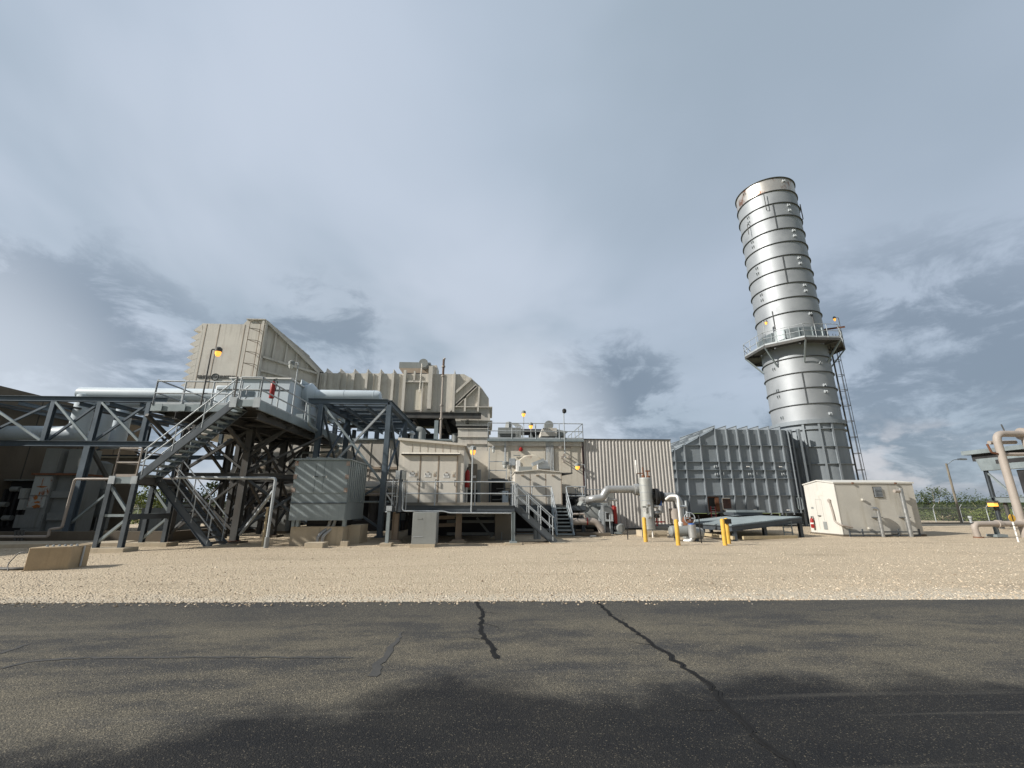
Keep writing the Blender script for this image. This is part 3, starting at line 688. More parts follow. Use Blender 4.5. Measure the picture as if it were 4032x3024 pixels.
# sloping steel deck in front of the duct
def ramp():
    Fc, Rc, Bc, Lc = V((11.4, 21.0, .66)), V((15.95, 22.5, .99)), V((15.2, 26.9, .99)), V((10.7, 25.4, .66))
    t = T('steel_deck', 'low blue grey ribbed steel deck on short legs behind the double bollards', 'steel deck', (13.3, 24, .15))
    MB().prism([Fc, Rc, Bc, Lc], (0, 0, .05)).build('deck_sheet', GALVD, t)
    B = MB()
    for i in range(1, 34): a, b = lerp(Fc, Rc, i/34), lerp(Lc, Bc, i/34); B.bar(a+V((0, 0, .062)), b+V((0, 0, .062)), .03, .022)
    B.build('deck_ribs', M('blue_grey_deck', (.27, .32, .345), .45, metal=.3, var=.12, streak=.3), t)
    B = MB()
    for a, b in ((Fc, Rc), (Rc, Bc), (Bc, Lc), (Lc, Fc)): B.ch(a-V((0, 0, .12)), b-V((0, 0, .12)), .06, .22)
    B.build('edge_channel', STEEL, t)
    for p in (Fc+V((.15, .1, 0)), lerp(Fc, Rc, .5)+V((0, .4, 0)), Rc+V((-.1, .1, 0)), Lc+V((.2, -.1, 0)), lerp(Lc, Fc, .5), Bc+V((-.1, -.1, 0)), lerp(Lc, Bc, .5)):
        MB().ib((p.x, p.y, gz(p.y)-.05), (p.x, p.y, p.z-.2), .15, .18).build('leg', STEEL, t)
    p = A('b1', 1390, 1350, 22.2); B = MB()
    for dx in (-.22, .22): B.bar((p.x+dx, 22.2, .1), (p.x+dx, 22.2, .85), .04)
    for z in (.3, .55, .8): B.bar((p.x-.22, 22.2, z), (p.x+.22, 22.2, z), .04)
    B.build('ladder_step', GALVD, t)
    s = T('steel_plates', 'two stacked grey steel covers lying on the deck end', 'steel plates', (15, 26, 1.05))
    MB().box((13.9, 25.2, 1.06), (15.6, 26.3, 1.22)).build('plate', STEEL, s); MB().box((14.0, 25.1, 1.222), (15.7, 26.2, 1.34)).build('plate', GALVD, s)
    for i, (x, y0, x1, y1) in enumerate(((900, 1432, 1490, 1420), (380, 1380, 800, 1432))):
        a, b = G('b1', x, y0, .12), G('b1', x1, y1, .12); MB().bar(a, b, .10, .14).build('timber', WOOD)
        tag(bpy.data.objects['timber' if i == 0 else 'timber.001'], ['long pale timber lying in front of the low steel deck', 'pale timber lying left of the deck front leg'][i], 'timber', 'timbers round the steel deck')
ramp()
# ------------------------------------------------------------------ white shed with its vents
def shed():
    x0, x1, y0, y1, z0, z1 = 18.05, 22.4, 22.6, 24.85, .17, 2.72
    t = T('equipment_shed', 'chalky white equipment shed with a low gable and a louvre', 'shed', (20.2, 23.7, .12))
    MB().box((x0+.02, y0, z0), (x1, y1, z1)).build('side_walls', SHEDS, t)
    MB().prism([(x0, y0-.015, z0), (x0, y1+.01, z0), (x0, y1+.01, z1), (x0, (y0+y1)/2, z1+.15), (x0, y0-.015, z1)], (.04, 0, 0)).build('end_wall', SHED, t)
    MB().prism([(x0-.04, y0-.05, z1), (x0-.04, (y0+y1)/2, z1+.17), (x0-.04, y1+.05, z1), (x0-.04, y1+.05, z1+.06), (x0-.04, (y0+y1)/2, z1+.24), (x0-.04, y0-.05, z1+.07)], (x1-x0+.1, 0, 0)).build('roof', SHED, t)
    MB().box((x0-.05, y0-.08, .08), (x1+.05, y1+.05, .17)).build('base_skid', CONCD, t)
    # end door outline, vents, plate
    def onend(x, y): return AX('b2', x, y, x0-.012)
    a, b = onend(448, 466), onend(548, 740)
    B = MB(); ya, yb = a.y, b.y
    B.box((x0-.012, ya, .35), (x0-.004, ya+.02, a.z)); B.box((x0-.012, yb, .35), (x0-.004, yb+.02, a.z)); B.box((x0-.012, yb, a.z), (x0-.004, ya, a.z+.02)); B.build('door_seam', SHEDS, t)
    p = onend(488, 602); MB().box((x0-.05, p.y-.1, p.z-.02), (x0, p.y+.1, p.z+.02)).build('door_handle', BLACK, t)
    p = onend(537, 685); MB().box((x0-.02, p.y-.13, p.z-.2), (x0, p.y+.13, p.z+.2)).build('end_vent', GREYP, t)
    p = onend(425, 535); MB().box((x0-.012, p.y-.09, p.z-.05), (x0, p.y+.09, p.z+.05)).build('name_plate', GREYP, t)
    p = onend(486, 412); MB().box((x0-.010, p.y-.22, p.z-.13), (x0, p.y+.22, p.z+.13)).build('faded_notice', M('faded_notice', (.62, .60, .54), .8, var=.08, scale=6), t)
    l0, l1 = A('b2', 935, 362, y0), A('b2', 1018, 442, y0)
    B = MB()
    for i in range(7): z = lerp((0, 0, l1.z), (0, 0, l0.z), (i+.5)/7).z; B.bar((l0.x, y0-.03, z), (l1.x, y0-.03, z), .09, .012, (0, -.5, .8))
    v = MB().box((l0.x-.03, y0-.01, l1.z-.03), (l1.x+.03, y0-.004, l0.z+.03)).build('louvre', DARK, t); B.build('louvre_blades', GALV, v)
    # conduits, bracket lights, drip rail
    B = MB(); c0, c1 = onend(575, 470), onend(608, 575); c2, c3 = onend(625, 650), onend(672, 682)
    B.pipe([c0-V((.06, 0, 0)), c1-V((.06, 0, 0)), c2-V((.06, 0, 0)), V((x0-.06, y0-.1, c3.z)), V((x0+.5, y0-.1, c3.z-.1))], .045, 10); B.lathe([(.07, -.12), (.08, .02), (.02, .08)], c0-V((.06, 0, 0)), 12); B.build('gooseneck_conduit', PIPE, t)
    for (x, y) in ((845, 465), (900, 707)):
        p = A('b2', x, y, y0); MB().box((p.x-.06, y0-.12, p.z-.05), (p.x+.05, y0, p.z+.05)).build('junction_box', SHEDS, t)
    for (x, y) in ((755, 318), (1115, 320)): p = A('b2', x, y, y0); MB().box((p.x-.05, y0-.1, z1-.02), (p.x+.05, y0-.051, z1+.05)).build('lifting_eye', RUST, t)
    B = MB(); p0, p1 = A('b2', 740, 765, y0-.2), A('b2', 1330, 765, y0-.2); B.bar((p0.x, y0-.2, .30), (p1.x, y0-.2, .30), .06); B.bar((p0.x, y0-.2, .12), (p1.x, y0-.2, .12), .05)
    for x in (745, 855, 1160, 1335): p = A('b2', x, 760, y0-.2); B.bar((p.x, y0-.2, .05), (p.x, y0-.2, .45), .05)
    B.build('skid_rail', STEEL, t)
    for i, (bx, tx, ty, lean, lab) in enumerate(((1025, 955, 535, -1, 'short silver vent pipe with a bent top on the shed front'), (1262, 1168, 370, -1, 'tall silver vent pipe with a side stub on the shed front'))):
        p = G('b2', bx, 802); p.y = y0-.32; p = V((A('b2', bx, 780, y0-.32).x, y0-.32, .02)); q = A('b2', tx+(18 if i == 0 else 0), ty+(15 if i == 0 else 0), y0-.32)
        v = T('vent_pipe', lab, 'vent pipe', p, 'vent pipes on the white shed')
        if i == 0: MB().pipe([p, (p.x, p.y, q.z+.05), (p.x-.30, p.y, q.z+.05)], .085, 16, .16).build('pipe', VENT, v)
        else:
            MB().tube(p, (p.x, p.y, q.z), .10, 16).build('pipe', VENT, v); MB().tube((p.x, p.y, q.z-.14), (p.x-.36, p.y, q.z-.14), .085, 14).build('side_stub', PIPE, v)
        MB().box((p.x-.13, p.y-.03, 1.0), (p.x+.2, y0, 1.03)).build('bracket', STEEL, v)
    p = AX('b2', 438, 705, x0-.10); extinguisher((x0-.14, p.y, p.z), 'red fire extinguisher on the end wall of the white shed', .62, .085, True)
shed()
# ------------------------------------------------------------------ far right: tan pipework, marker, cooler, light pole
def right_side():
    Y = 21.5
    p = lambda x, y, yy=Y: A('b4', x, y, yy)
    t = T('tan_pipe_loop', 'tall tan pipe loop bending over at the far right edge', 'pipe', (26.6, Y, .1))
    xb = p(1715, 1240).x; zt = p(1500, 298).z
    MB().pipe([(xb, Y, -.05), (xb, Y, zt), (xb+4, Y, zt)], .168, 20, .45).build('pipe', PIPE, t)
    MB().lathe([(.32, -.10), (.32, .10)], (xb+1.55, Y, zt), 20, 'X').lathe([(.32, .16), (.32, .30)], (xb+1.55, Y, zt), 20, 'X').build('flange', PIPE, t)
    MB().tube((xb+1.6, Y, zt), (xb+1.75, Y, .2), .17, 16).build('return_leg', PIPE, t)
    MB().tube((xb, Y+.4, zt-.42), (xb+1.5, Y+.4, zt-.38), .10, 12).build('small_pipe', PIPE, t)
    MB().pipe([(xb-.2, Y, zt-1.05), (xb-.5, Y, zt-1.0), (xb-.62, Y, zt-.55)], .05, 8).build('drain_elbow', RUST, t)
    MB().tube((xb+.6, Y, zt), (xb+.5, Y, zt+.5), .03, 6).build('vent_nipple', DKST, t)
    z2 = p(1700, 525).z
    MB().tube((xb, Y, z2), (xb+3, Y, z2+.05), .09, 10).build('branch_pipe', PIPE, t)
    t = T('low_tan_pipe', 'low horizontal tan pipe that dips into the gravel beside the yellow marker', 'pipe', (25, Y, .1))
    a = p(1175, 1270); zz = p(1500, 1278).z
    MB().pipe([(a.x+.12, Y-.05, -.1), (a.x, Y-.05, zz), (xb+.5, Y-.05, zz)], .135, 18, .30).build('pipe', PIPE, t)
    MB().lathe([(.2, -.03), (.2, .05)], (a.x+.12, Y-.05, .07), 18).build('ground_collar', RUST, t)
    q = p(1460, 1280); MB().lathe([(.18, -.1), (.18, .1)], (q.x, Y-.05, zz), 16, 'X').build('coupling', PIPE, t)
    MB().ib((q.x-.05, Y+.1, .2), (q.x-.05, Y+.1, zz-.1), .12, .16).box((q.x-.32, Y-.1, .1), (q.x+.25, Y+.4, .22)).build('pipe_stand', GALVD, t)
    q = p(1122, 1240); MB().lathe([(.05, -.1), (.05, .1), (.08, .12), (.08, .22)], (a.x-.06, Y-.05, zz+.15), 10).build('vent_cap', GALV, t)
    q = p(1700, 1330); MB().lathe([(.28, -.05), (.28, .05)], (xb-.02, Y, zz), 18, 'X').lathe([(.28, .09), (.28, .18)], (xb-.02, Y, zz), 18, 'X').build('flange', PIPE, t)
    b = G('b4', 1690, 1482); m = T('gas_marker', 'round yellow marker with a black bar on a banded white post', 'marker post', b)
    tp = p(1640, 1255, b.y); zt2 = tp.z
    MB().tube(b, (b.x, b.y, zt2), .032, 12).build('post', WHITE, m)
    for i in range(3): z = .25+.22*i; MB().tube((b.x, b.y, b.z+z), (b.x, b.y, b.z+z+.025), .034, 12).build('band', BLACK, m)
    c = p(1630, 1215, b.y); d = MB().lathe([(.155, -.012), (.155, .012)], (b.x, b.y-.02, c.z), 28, 'Y').build('disc', YEL, m)
    MB().box((b.x-.022, b.y-.038, c.z-.12), (b.x+.022, b.y-.033, c.z+.15)).build('bar', BLACK, d)
    # fin fan cooler: its long left flank runs back beside the yard
    x0, ya, yb = 32.0, 22.5, 28.0; t = T('air_cooler', 'grey air cooler on steel legs behind the tall tan pipe loop', 'air cooler', (x0+3, 25, .3))
    MB().box((x0-.15, ya, 4.86), (x0+6.5, yb+.1, 5.12)).build('roof_slab', GALVD, t)
    MB().box((x0+.12, ya+.2, 4.42), (x0+6, yb-.25, 4.858)).build('fan_deck', DARK, t)
    MB().prism([(x0+.10, yb-.45, 4.55), (x0+.10, ya+.2, 4.55), (x0+.10, ya+.2, 3.78), (x0+.10, yb-.62, 3.78)], (.5, 0, 0)).build('plenum', GALVD, t)
    MB().box((x0+.085, ya, 4.15), (x0+.099, yb-1.6, 4.40)).build('plenum_slot', DARK, t)
    for y in (yb-.75, ya+.8):
        for dx in (.25, 5.5): MB().ib((x0+dx, y, .2), (x0+dx, y, 3.78), .17, .17, up=(0, 1, 0)).build('leg', STEEL, t)
    MB().ib((x0+.25, ya, 1.95), (x0+.25, yb-.65, 1.95), .12, .34).build('beam', GALVD, t)
    MB().bar((x0+.25, yb-.85, 3.6), (x0+.25, yb-2.0, 2.1), .09).build('brace', GALVD, t); MB().bar((x0+5.5, yb-.85, 3.6), (x0+5.5, yb-2.2, 2.1), .09).build('brace', GALVD, t)
    MB().box((x0+.3, ya, 2.2), (x0+5, yb-2.4, 3.7)).build('tube_bundle', DARK, t)
    MB().tube((x0+.5, yb-1.1, .3), (x0+.5, yb-1.1, 1.8), .10, 12).build('riser', DKST, t)
    q = AX('b4', 1412, 1055, x0); k = T('area_light', 'lit amber flood lamp hung under the air cooler beam', 'lamp', q)
    MB().box((q.x-.2, q.y-.22, q.z+.02), (q.x+.12, q.y+.22, q.z+.16)).build('housing', DKST, k); MB().box((q.x-.19, q.y-.17, q.z-.19), (q.x+.10, q.y+.18, q.z+.018)).build('globe', LAMPON, k); MB().tube((q.x, q.y+.05, q.z+.15), (x0+.22, q.y+.1, 1.82), .03, 6).build('bracket', STEEL, k)
    # light pole near the dike
    Y3 = 42; a, b = A('b4', 1070, 1268, Y3), A('b4', 905, 622, Y3); t = T('yard_light_pole', 'wooden yard light pole with a small arm lamp beyond the shed', 'light pole', a)
    MB().tube((a.x, Y3, a.z-.1), (a.x, Y3, b.z), .11, 12, .085).build('pole', M('grey_pole', (.25, .22, .175), .9, var=.15), t)
    e = A('b4', 1040, 578, Y3); MB().pipe([(a.x+.1, Y3, b.z-.1), (a.x+.9, Y3, e.z-.02), (e.x, Y3, e.z)], .03, 8, .4).build('arm', GALV, t)
    MB().prism([(e.x-.1, Y3-.12, e.z-.05), (e.x+.75, Y3-.12, e.z-.05), (e.x+.7, Y3-.12, e.z+.1), (e.x, Y3-.12, e.z+.12)], (0, .28, 0)).build('lamp_head', GALV, t)
right_side()
# ------------------------------------------------------------------ ribbed tan barrier wall, turbine enclosure, inlet duct, filter house
def barrier():
    Y = 28.0; a, b = A(8, 0, 85, Y), A(8, 955, 100, Y); z0 = A(8, 500, 1048, Y).z; zt = a.z
    x0, x1 = 6.05, A(8, 975, 500, Y).x
    t = T('barrier_wall', 'tall corrugated tan metal barrier wall behind the silver vessel', 'wall', ((x0+x1)/2, Y, z0))
    pr = []; x = x0
    while x < x1-.01:
        pr += [(x, Y), (x+.115, Y), (x+.152, Y-.032), (x+.200, Y-.032), (x+.222, Y)]; x += .222
    n = len(pr); vs = [(p[0], p[1], z0) for p in pr]+[(p[0], p[1], zt) for p in pr]
    MB().add(vs, [(i, i+1, n+i+1, n+i) for i in range(n-1)]).build('corrugated_sheet', CORR, t, smooth=False)
    MB().box((x0, Y+.06, z0+.02), (x1-.02, Y+.30, zt-.02)).build('wall_core', CORR, t)
    MB().box((x0-.04, Y-.06, zt), (x1+.04, Y+.32, zt+.05)).build('cap_flashing', DKST, t)
    MB().box((x0-.02, Y-.09, z0-.06), (x1, Y+.3, z0-.004)).build('base_angle', BLACK, t)
    MB().box((x0-.1, Y-.02, -.1), (x1+.05, Y+.35, z0-.065)).build('concrete_curb', CONC, t)
    MB().box((x0-.10, Y-.06, z0), (x0-.045, Y+.3, zt)).build('end_trim', M('dark_red_trim', (.07, .03, .035), .6), t)
barrier()
def turbine_box():
    Y, x0, x1 = 28.0, -.15, 5.92; zt = A(7, 500, 418, Y).z; t = T('turbine_enclosure', 'stained cream turbine enclosure with a railed roof deck', 'enclosure', (2.7, 30, .25))
    MB().box((x0, Y, 1.6), (x1, 33.5, zt-.14)).build('wall', TURB, t)
    MB().box((x0-.05, Y-.32, zt-.14), (x1+.1, 33.6, zt)).build('roof_deck', GALVD, t)
    MB().box((x0-.02, Y-.12, zt-.42), (x1+.02, Y-.004, zt-.145)).build('top_band', BEIGE, t)
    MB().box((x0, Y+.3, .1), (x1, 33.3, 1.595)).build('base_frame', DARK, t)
    for (xa, ya, xb, yb) in ((285, 475, 690, 1000), (785, 480, 960, 720)):
        a, b = A(7, xa, ya, Y), A(7, xb, yb, Y); MB().box((a.x, Y-.03, 3.6), (b.x, Y-.004, a.z)).build('wall_panel', TURB, t)
    rails(MB(), [(x0, 33, zt), (x0, Y-.28, zt), (x1+.05, Y-.28, zt), (x1+.05, 33, zt)], 1.02, 1.5, .028, True, .1).build('railing', GALV, t)
    def P(x, y): return A(7, x, y, Y-.12)
    B = MB()
    for x in (692, 706, 720, 734, 750, 764): a = P(x, 400); b = P(x+6, 765); B.tube((a.x, Y-.12, zt), (a.x, Y-.12, b.z), .026, 8)
    B.build('conduit_bank', GALV, t)
    B = MB()
    for x in (243, 254): a = P(x, 400); B.tube((a.x, Y-.1, zt), (a.x, Y-.1, 4.0), .03, 8)
    B.build('conduit_pair', GALV, t)
    a, b = P(430, 500), P(965, 495); B = MB(); B.tube((a.x, Y-.1, a.z), (b.x, Y-.1, a.z+.02), .03, 8); B.tube((P(900, 0).x, Y-.1, a.z), (P(900, 0).x, Y-.1, zt), .025, 8); B.tube((x1-.03, Y-.1, zt), (x1-.03, Y-.1, 3.9), .03, 8); B.build('pipe_run', PIPE, t)
    p = P(418, 518); MB().lathe([(.11, -.14), (.13, 0), (.06, .1)], p, 12).build('alarm_horn', RED, t)
    p = P(375, 590); MB().bar(p-V((.22, 0, 0)), p+V((.22, 0, 0)), .06).build('name_plate', GREYP, t)
    a, b = P(290, 625), P(355, 700); MB().box((a.x, Y-.3, b.z), (b.x, Y-.004, a.z)).build('junction_box', GALV, t)
    for (x, y) in ((880, 590), (935, 610), (860, 615), (880, 655), (940, 665), (835, 510)): p = P(x, y); MB().bar((p.x, Y-.5, p.z), (p.x, Y, p.z), .05).lathe([(.09, -.02), (.09, .02)], (p.x, Y-.5, p.z), 10, 'Y').build('sensor_stub', PIPE, t)
    # insulated dome that bulges out of the wall
    c = A(7, 530, 700, Y-.1); MB().lathe([(1.06, .0), (1.04, -.10), (.98, -.14), (.05, -.16)], (c.x, Y, c.z-.35), 40, 'Y').build('insulated_hood', M('rust_stained_cover', (.60, .555, .465), .6, var=.1, rust=.55, scale=.9, streak=.5, grime=(.42, .27, .09), stretch=(1.5, 1.5, .8)), t)
    p = A(7, 462, 600, Y-.87); B = MB()
    rnd = random.Random(4)
    # roof machinery
    def rt(x0_, y0_, x1_, y1_, yy): a, b = A(7, x0_, y0_, yy), A(7, x1_, y1_, yy); return a, b
    a, b = rt(170, 285, 420, 400, 29.2); u = T('roof_ventilator', 'grey louvred ventilator with a tapered hood at the left end of the turbine roof', 'roof unit', (b.x-1, 29.6, zt), 'roof machines on the turbine enclosure')
    MB().box((a.x, 29.2, zt), (b.x, 30.6, a.z)).build('casing', GREYP, u); h0, h1 = rt(245, 215, 330, 290, 29.5)
    MB().lathe([((h1.x-h0.x)*.55, 0), ((h1.x-h0.x)*.36, h0.z-a.z-.05), ((h1.x-h0.x)*.36, h0.z-a.z)], ((h0.x+h1.x)/2, 29.9, a.z), 4).build('tapered_hood', GREYP, u)
    for yy in (352, 372, 388): 
        for xx in (190, 310): q = A(7, xx, yy, 29.18); MB().box((q.x, 29.17, q.z-.05), (q.x+.75 if xx == 190 else q.x+.5, 29.198, q.z)).build('louvre_slot', BLACK, u)
    a, b = rt(640, 300, 808, 380, 28.4); u = T('roof_duct_box', 'cream hopper shaped box with a fan motor on the turbine roof edge', 'roof unit', ((a.x+b.x)/2, 28.9, zt), 'roof machines on the turbine enclosure')
    MB().prism([(a.x+.1, 28.3, a.z+.05), (b.x, 28.3, a.z+.05), (b.x, 28.3, zt+.28), (a.x-.05, 28.3, zt+.28), (a.x-.05, 28.3, a.z-.3)], (0, 1.2, 0)).build('hopper', BEIGE, u); MB().box((a.x+.05, 28.35, zt), (b.x-.1, 29.4, zt+.278)).build('base_tray', DKST, u)
    m0 = A(7, 718, 265, 28.9); MB().lathe([(.30, -.25), (.30, .25)], (m0.x, 28.9, m0.z), 18, 'Y').box((m0.x-.3, 28.65, m0.z-.42), (m0.x+.3, 29.1, m0.z-.25)).build('fan_motor', GREYP, u)
    c0 = A(7, 810, 305, 28.6); MB().prism([(c0.x, 28.6, c0.z), (c0.x+.75, 28.6, c0.z-.15), (c0.x+.05, 28.6, c0.z-.62)], (0, .6, 0)).build('snout', GREYP, u)
    MB().tube((c0.x+.45, 29, zt), (c0.x+.45, 29, zt+.6), .18, 14).build('stub_pipe', PIPE, u)
    u = T('roof_pipe', 'dark horizontal pipe on saddles between the two turbine roof units', 'pipe', (2.5, 30, zt), 'roof machines on the turbine enclosure'); a, b = rt(420, 335, 640, 335, 30)
    MB().tube((a.x, 30, a.z), (b.x, 30, a.z), .22, 14).build('pipe', DARK, u)
    for x in (505, 545): q = A(7, x, 350, 30.1); MB().box((q.x, 29.9, zt), (q.x+.5, 30.4, a.z)).build('saddle', GREYP, u)
    q = A(7, 385, 330, 28.6); B = MB()
    for i in range(5): B.pipe([(q.x-.1+.1*i, 28.7, zt), (q.x-.1+.1*i, 28.7, q.z+.35), (q.x-.4+.1*i, 28.9, q.z+.6)], .03, 6, .1)
    u = tag(B.build('cable_bundle', GREYP), 'cluster of grey conduits curling up beside the louvred roof ventilator', 'cables')
    for (x, yb, yt, lit, lab) in ((449, 405, 115, True, 'lit lamp on the tallest pole of the turbine roof'), (527, 345, 245, True, 'lit lamp on a short pole in the middle of the turbine roof')):
        a, b = A(7, x, yb, Y-.25), A(7, x, yt, Y-.25); lamp((a.x, Y-.25, zt), b.z-zt-.02, lab, lit, (0, 0), head_r=.17)
    a, b = A(7, 895, 490, Y-.3), A(7, 893, 130, Y-.3); k = T('camera_mast', 'thin mast with a round dark camera at the right end of the turbine roof', 'camera mast', (a.x, Y-.3, zt)); MB().tube((a.x, Y-.3, zt-1.2), (a.x, Y-.3, b.z), .03, 8).build('mast', GALV, k); MB().lathe([(.02, -.15), (.13, -.08), (.14, .08), (.08, .16)], (a.x+.04, Y-.35, b.z+.12), 14).build('camera', BLACK, k)
    # stair landing on the left with cabinets below
    a, b = A(7, 80, 850, 26.6), A(7, 240, 850, 26.6); u = T('access_landing', 'small railed landing against the cream plenum left of the turbine enclosure', 'landing', ((a.x+b.x)/2, 27, 1.6)); zl = a.z
    MB().box((a.x-.1, 26.5, zl-.1), (b.x+.2, 27.7, zl)).build('deck', STEEL, u); rails(MB(), [(a.x-.05, 27.6, zl), (a.x-.05, 26.55, zl), (b.x+.1, 26.55, zl)], 1.05, .8, .026).build('railing', GALV, u)
    for x in (a.x, b.x): MB().bar((x, 26.7, .2), (x, 26.7, zl-.1), .1).bar((x, 27.5, .2), (x, 27.5, zl-.1), .1).build('leg', STEEL, u)
    a, b = A(7, 175, 500, 26.2), A(7, 108, 510, 26.2); lamp((A(7, 70, 850, 26.4).x, 26.4, zl), A(7, 80, 505, 26.4).z-zl, 'unlit white lamp on a pole above the small landing', False, (.25, 0))
    a, b = A(7, 215, 975, 24.5), A(7, 280, 1105, 24.5); u = T('control_cabinet', 'pale blue grey control cabinet at the back of the railed walkway', 'cabinet', ((a.x+b.x)/2, 24.7, 1.6)); MB().box((a.x, 24.5, 1.6), (b.x, 25.1, a.z)).build('body', BUS, u, bevel=.015); MB().box((a.x+.04, 24.47, 1.68), (b.x-.04, 24.498, a.z-.06)).build('door', BUS, u); MB().box((b.x-.1, 24.44, 2.1), (b.x-.07, 24.469, 2.3)).build('handle', BLACK, u)
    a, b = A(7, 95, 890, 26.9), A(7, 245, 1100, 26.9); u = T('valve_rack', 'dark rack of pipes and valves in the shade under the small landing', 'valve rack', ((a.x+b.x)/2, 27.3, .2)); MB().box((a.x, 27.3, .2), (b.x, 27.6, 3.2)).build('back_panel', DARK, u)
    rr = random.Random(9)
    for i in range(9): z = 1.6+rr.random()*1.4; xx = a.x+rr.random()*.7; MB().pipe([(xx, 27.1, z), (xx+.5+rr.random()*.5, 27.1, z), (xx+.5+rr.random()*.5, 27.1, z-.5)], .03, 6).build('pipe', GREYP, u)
turbine_box()
def inlet():
    Y, Yb = 33.0, 37.0; P = lambda x, y, yy=Y: A(5, x, y, yy)
    zt, zb = P(900, 256).z, P(1100, 668).z; xl, xr = P(150, 330).x, P(1735, 258).x
    t = T('inlet_duct', 'long cream ribbed air inlet duct with an angled elbow down to the turbine', 'air duct', (-6, 35, zb))
    q = [P(1735, 258), P(1815, 305), P(1920, 400), P(2003, 520), P(2008, 622), P(2026, 830), P(1660, 835), P(1625, 700), P(1560, 668)]
    MB().prism([V((xl, Y, zb)), V((xl, Y, zt))]+q, (0, Yb-Y, 0)).build('duct_shell', BEIGE, t)
    for x in (235, 382, 535, 680, 822, 965, 1630):
        X = P(x, 330).x; MB().box((X-.02, Y-.22, zb), (X+.02, Y, zt+.02)).box((X-.09, Y-.245, zb), (X+.09, Y-.221, zt+.02)).prism([(X-.02, Y-.22, zt+.02), (X-.02, Y-.1, zt+.36), (X-.02, Yb, zt+.36), (X-.02, Yb, zt+.02)], (.04, 0, 0)).build('stiffener', BEIGE, t)
    for x in (175, 455, 745, 1035): X = P(x, 330).x; MB().box((X-.04, Y-.10, zb), (X+.04, Y, zt)).build('seam_batten', BEIGE, t)
    X0, X1 = P(1092, 330).x, P(1372, 330).x
    MB().box((X0-.1, Y-.3, zb), (X0+.1, Y, zt+.25)).box((X1-.15, Y-.34, zb+.2), (X1+.15, Y, zt+.6)).box((X0, Y-.24, P(1200, 345).z-.06), (X1, Y, P(1200, 345).z+.06)).box((P(1197, 300).x-.06, Y-.24, P(1200, 345).z), (P(1197, 300).x+.06, Y, zt+.2)).box((P(1278, 500).x-.05, Y-.22, zb), (P(1278, 500).x+.05, Y, zt-.7)).build('door_frame', BEIGE, t)
    a, b = P(1195, 432), P(1278, 650); MB().box((a.x, Y-.05, b.z), (b.x-.06, Y-.004, a.z)).build('access_panel', M('new_cream_panel', (.60, .56, .47), .5, var=.03), t)
    B = MB()
    for (p0, p1) in (((1625, 480), (1815, 308)), ((1570, 668), (1870, 385)), ((1640, 610), (1872, 395))): B.bar(P(*p0)-V((0, .1, 0)), P(*p1)-V((0, .1, 0)), .05, .2, (0, 1, 0)); B.bar(P(*p0)-V((0, .2, 0)), P(*p1)-V((0, .2, 0)), .18, .03, (0, 1, 0))
    for (p0, p1) in (((1900, 400), (1885, 670)), ((1750, 505), (1742, 670))): B.bar(P(*p0)-V((0, .1, 0)), P(*p1)-V((0, .1, 0)), .05, .2, (0, 1, 0)); B.bar(P(*p0)-V((0, .2, 0)), P(*p1)-V((0, .2, 0)), .14, .03, (0, 1, 0))
    for y in (618, 768): B.box((P(1700 if y > 700 else 1625, y).x, Y-.22, P(1700, y).z-.03), (P(2025, y).x+.12, Yb+.1, P(1700, y).z+.03))
    for x in (1740, 1885): B.box((P(x, 790).x-.05, Y-.18, P(x, 810).z), (P(x, 790).x+.05, Y, P(x, 765).z))
    B.build('elbow_ribs', BEIGE, t)
    # stepped plenum below the bellows
    zs = [P(1900, y).z for y in (850, 940, 1015, 1090)]; xa, xc = P(1668, 850).x, P(2000, 850).x
    MB().box((xa-.1, Y-.12, zs[0]), (xc+.05, Yb, zs[0]+.16)).build('bellows', BLACK, t)
    MB().box((xa-.15, Y-.18, zs[0]+.165), (xc+.1, Yb, zs[0]+.3)).build('bellows_flange', BEIGE, t)
    for i in range(3): MB().box((xa+.02, Y-.1+.04*i, zs[i+1]), (xc, Yb, zs[i]-.05)).box((xa-.03, Y-.2+.04*i, zs[i]-.05), (xc+.06, Yb, zs[i])).build('plenum_stage', BEIGE, t)
    MB().box((xa+.3, Y-.02, 1.2), (xc-.02, Yb, zs[3]-.002)).build('plenum_base', CREAM, t)
    # roof vent
    v = T('roof_vent', 'grey flat hooded vent with a round motor on top of the inlet duct', 'vent', P(1200, 220, 34)); Yv = 34.2; Q = lambda x, y: A(5, x, y, Yv)
    a, b = Q(1030, 125), Q(1365, 195); MB().box((a.x, Yv, b.z), (b.x, Yv+2.2, a.z)).build('hood', GREYP, v); MB().prism([(a.x, Yv, b.z-.004), (b.x, Yv, b.z-.004), (b.x-.15, Yv, b.z-.45), (a.x+.35, Yv, b.z-.45)], (0, 2, 0)).build('hood_underside', CREAM_D, v)
    MB().box((a.x+.6, Yv-.15, zt), (b.x-.2, Yv+1.9, b.z-.455)).build('curb', DARK, v); c = Q(1305, 165); MB().lathe([(.36, -.5), (.36, .2), (.2, .35)], (c.x, Yv-.2, c.z), 20, 'Y').build('motor', GREYP, v)
    MB().box((b.x-.1, Yv-.1, zt), (b.x+.55, Yv+1.5, Q(1380, 165).z)).build('side_chute', BEIGE, v); MB().tube((c.x+.02, Yv-1.42, c.z-.3), (c.x-.05, Yv-1.42, c.z-2.6), .05, 8).build('drain_pipe', CREAM, v)
    # tall vent mast in front
    a = P(1512, 100, 31.5); b = P(1475, 960, 31.5); x = b.x; m = T('vent_mast', 'thin rusty vent pipe with a hooked tip rising in front of the inlet duct', 'vent mast', (x, 31.5, 4.0))
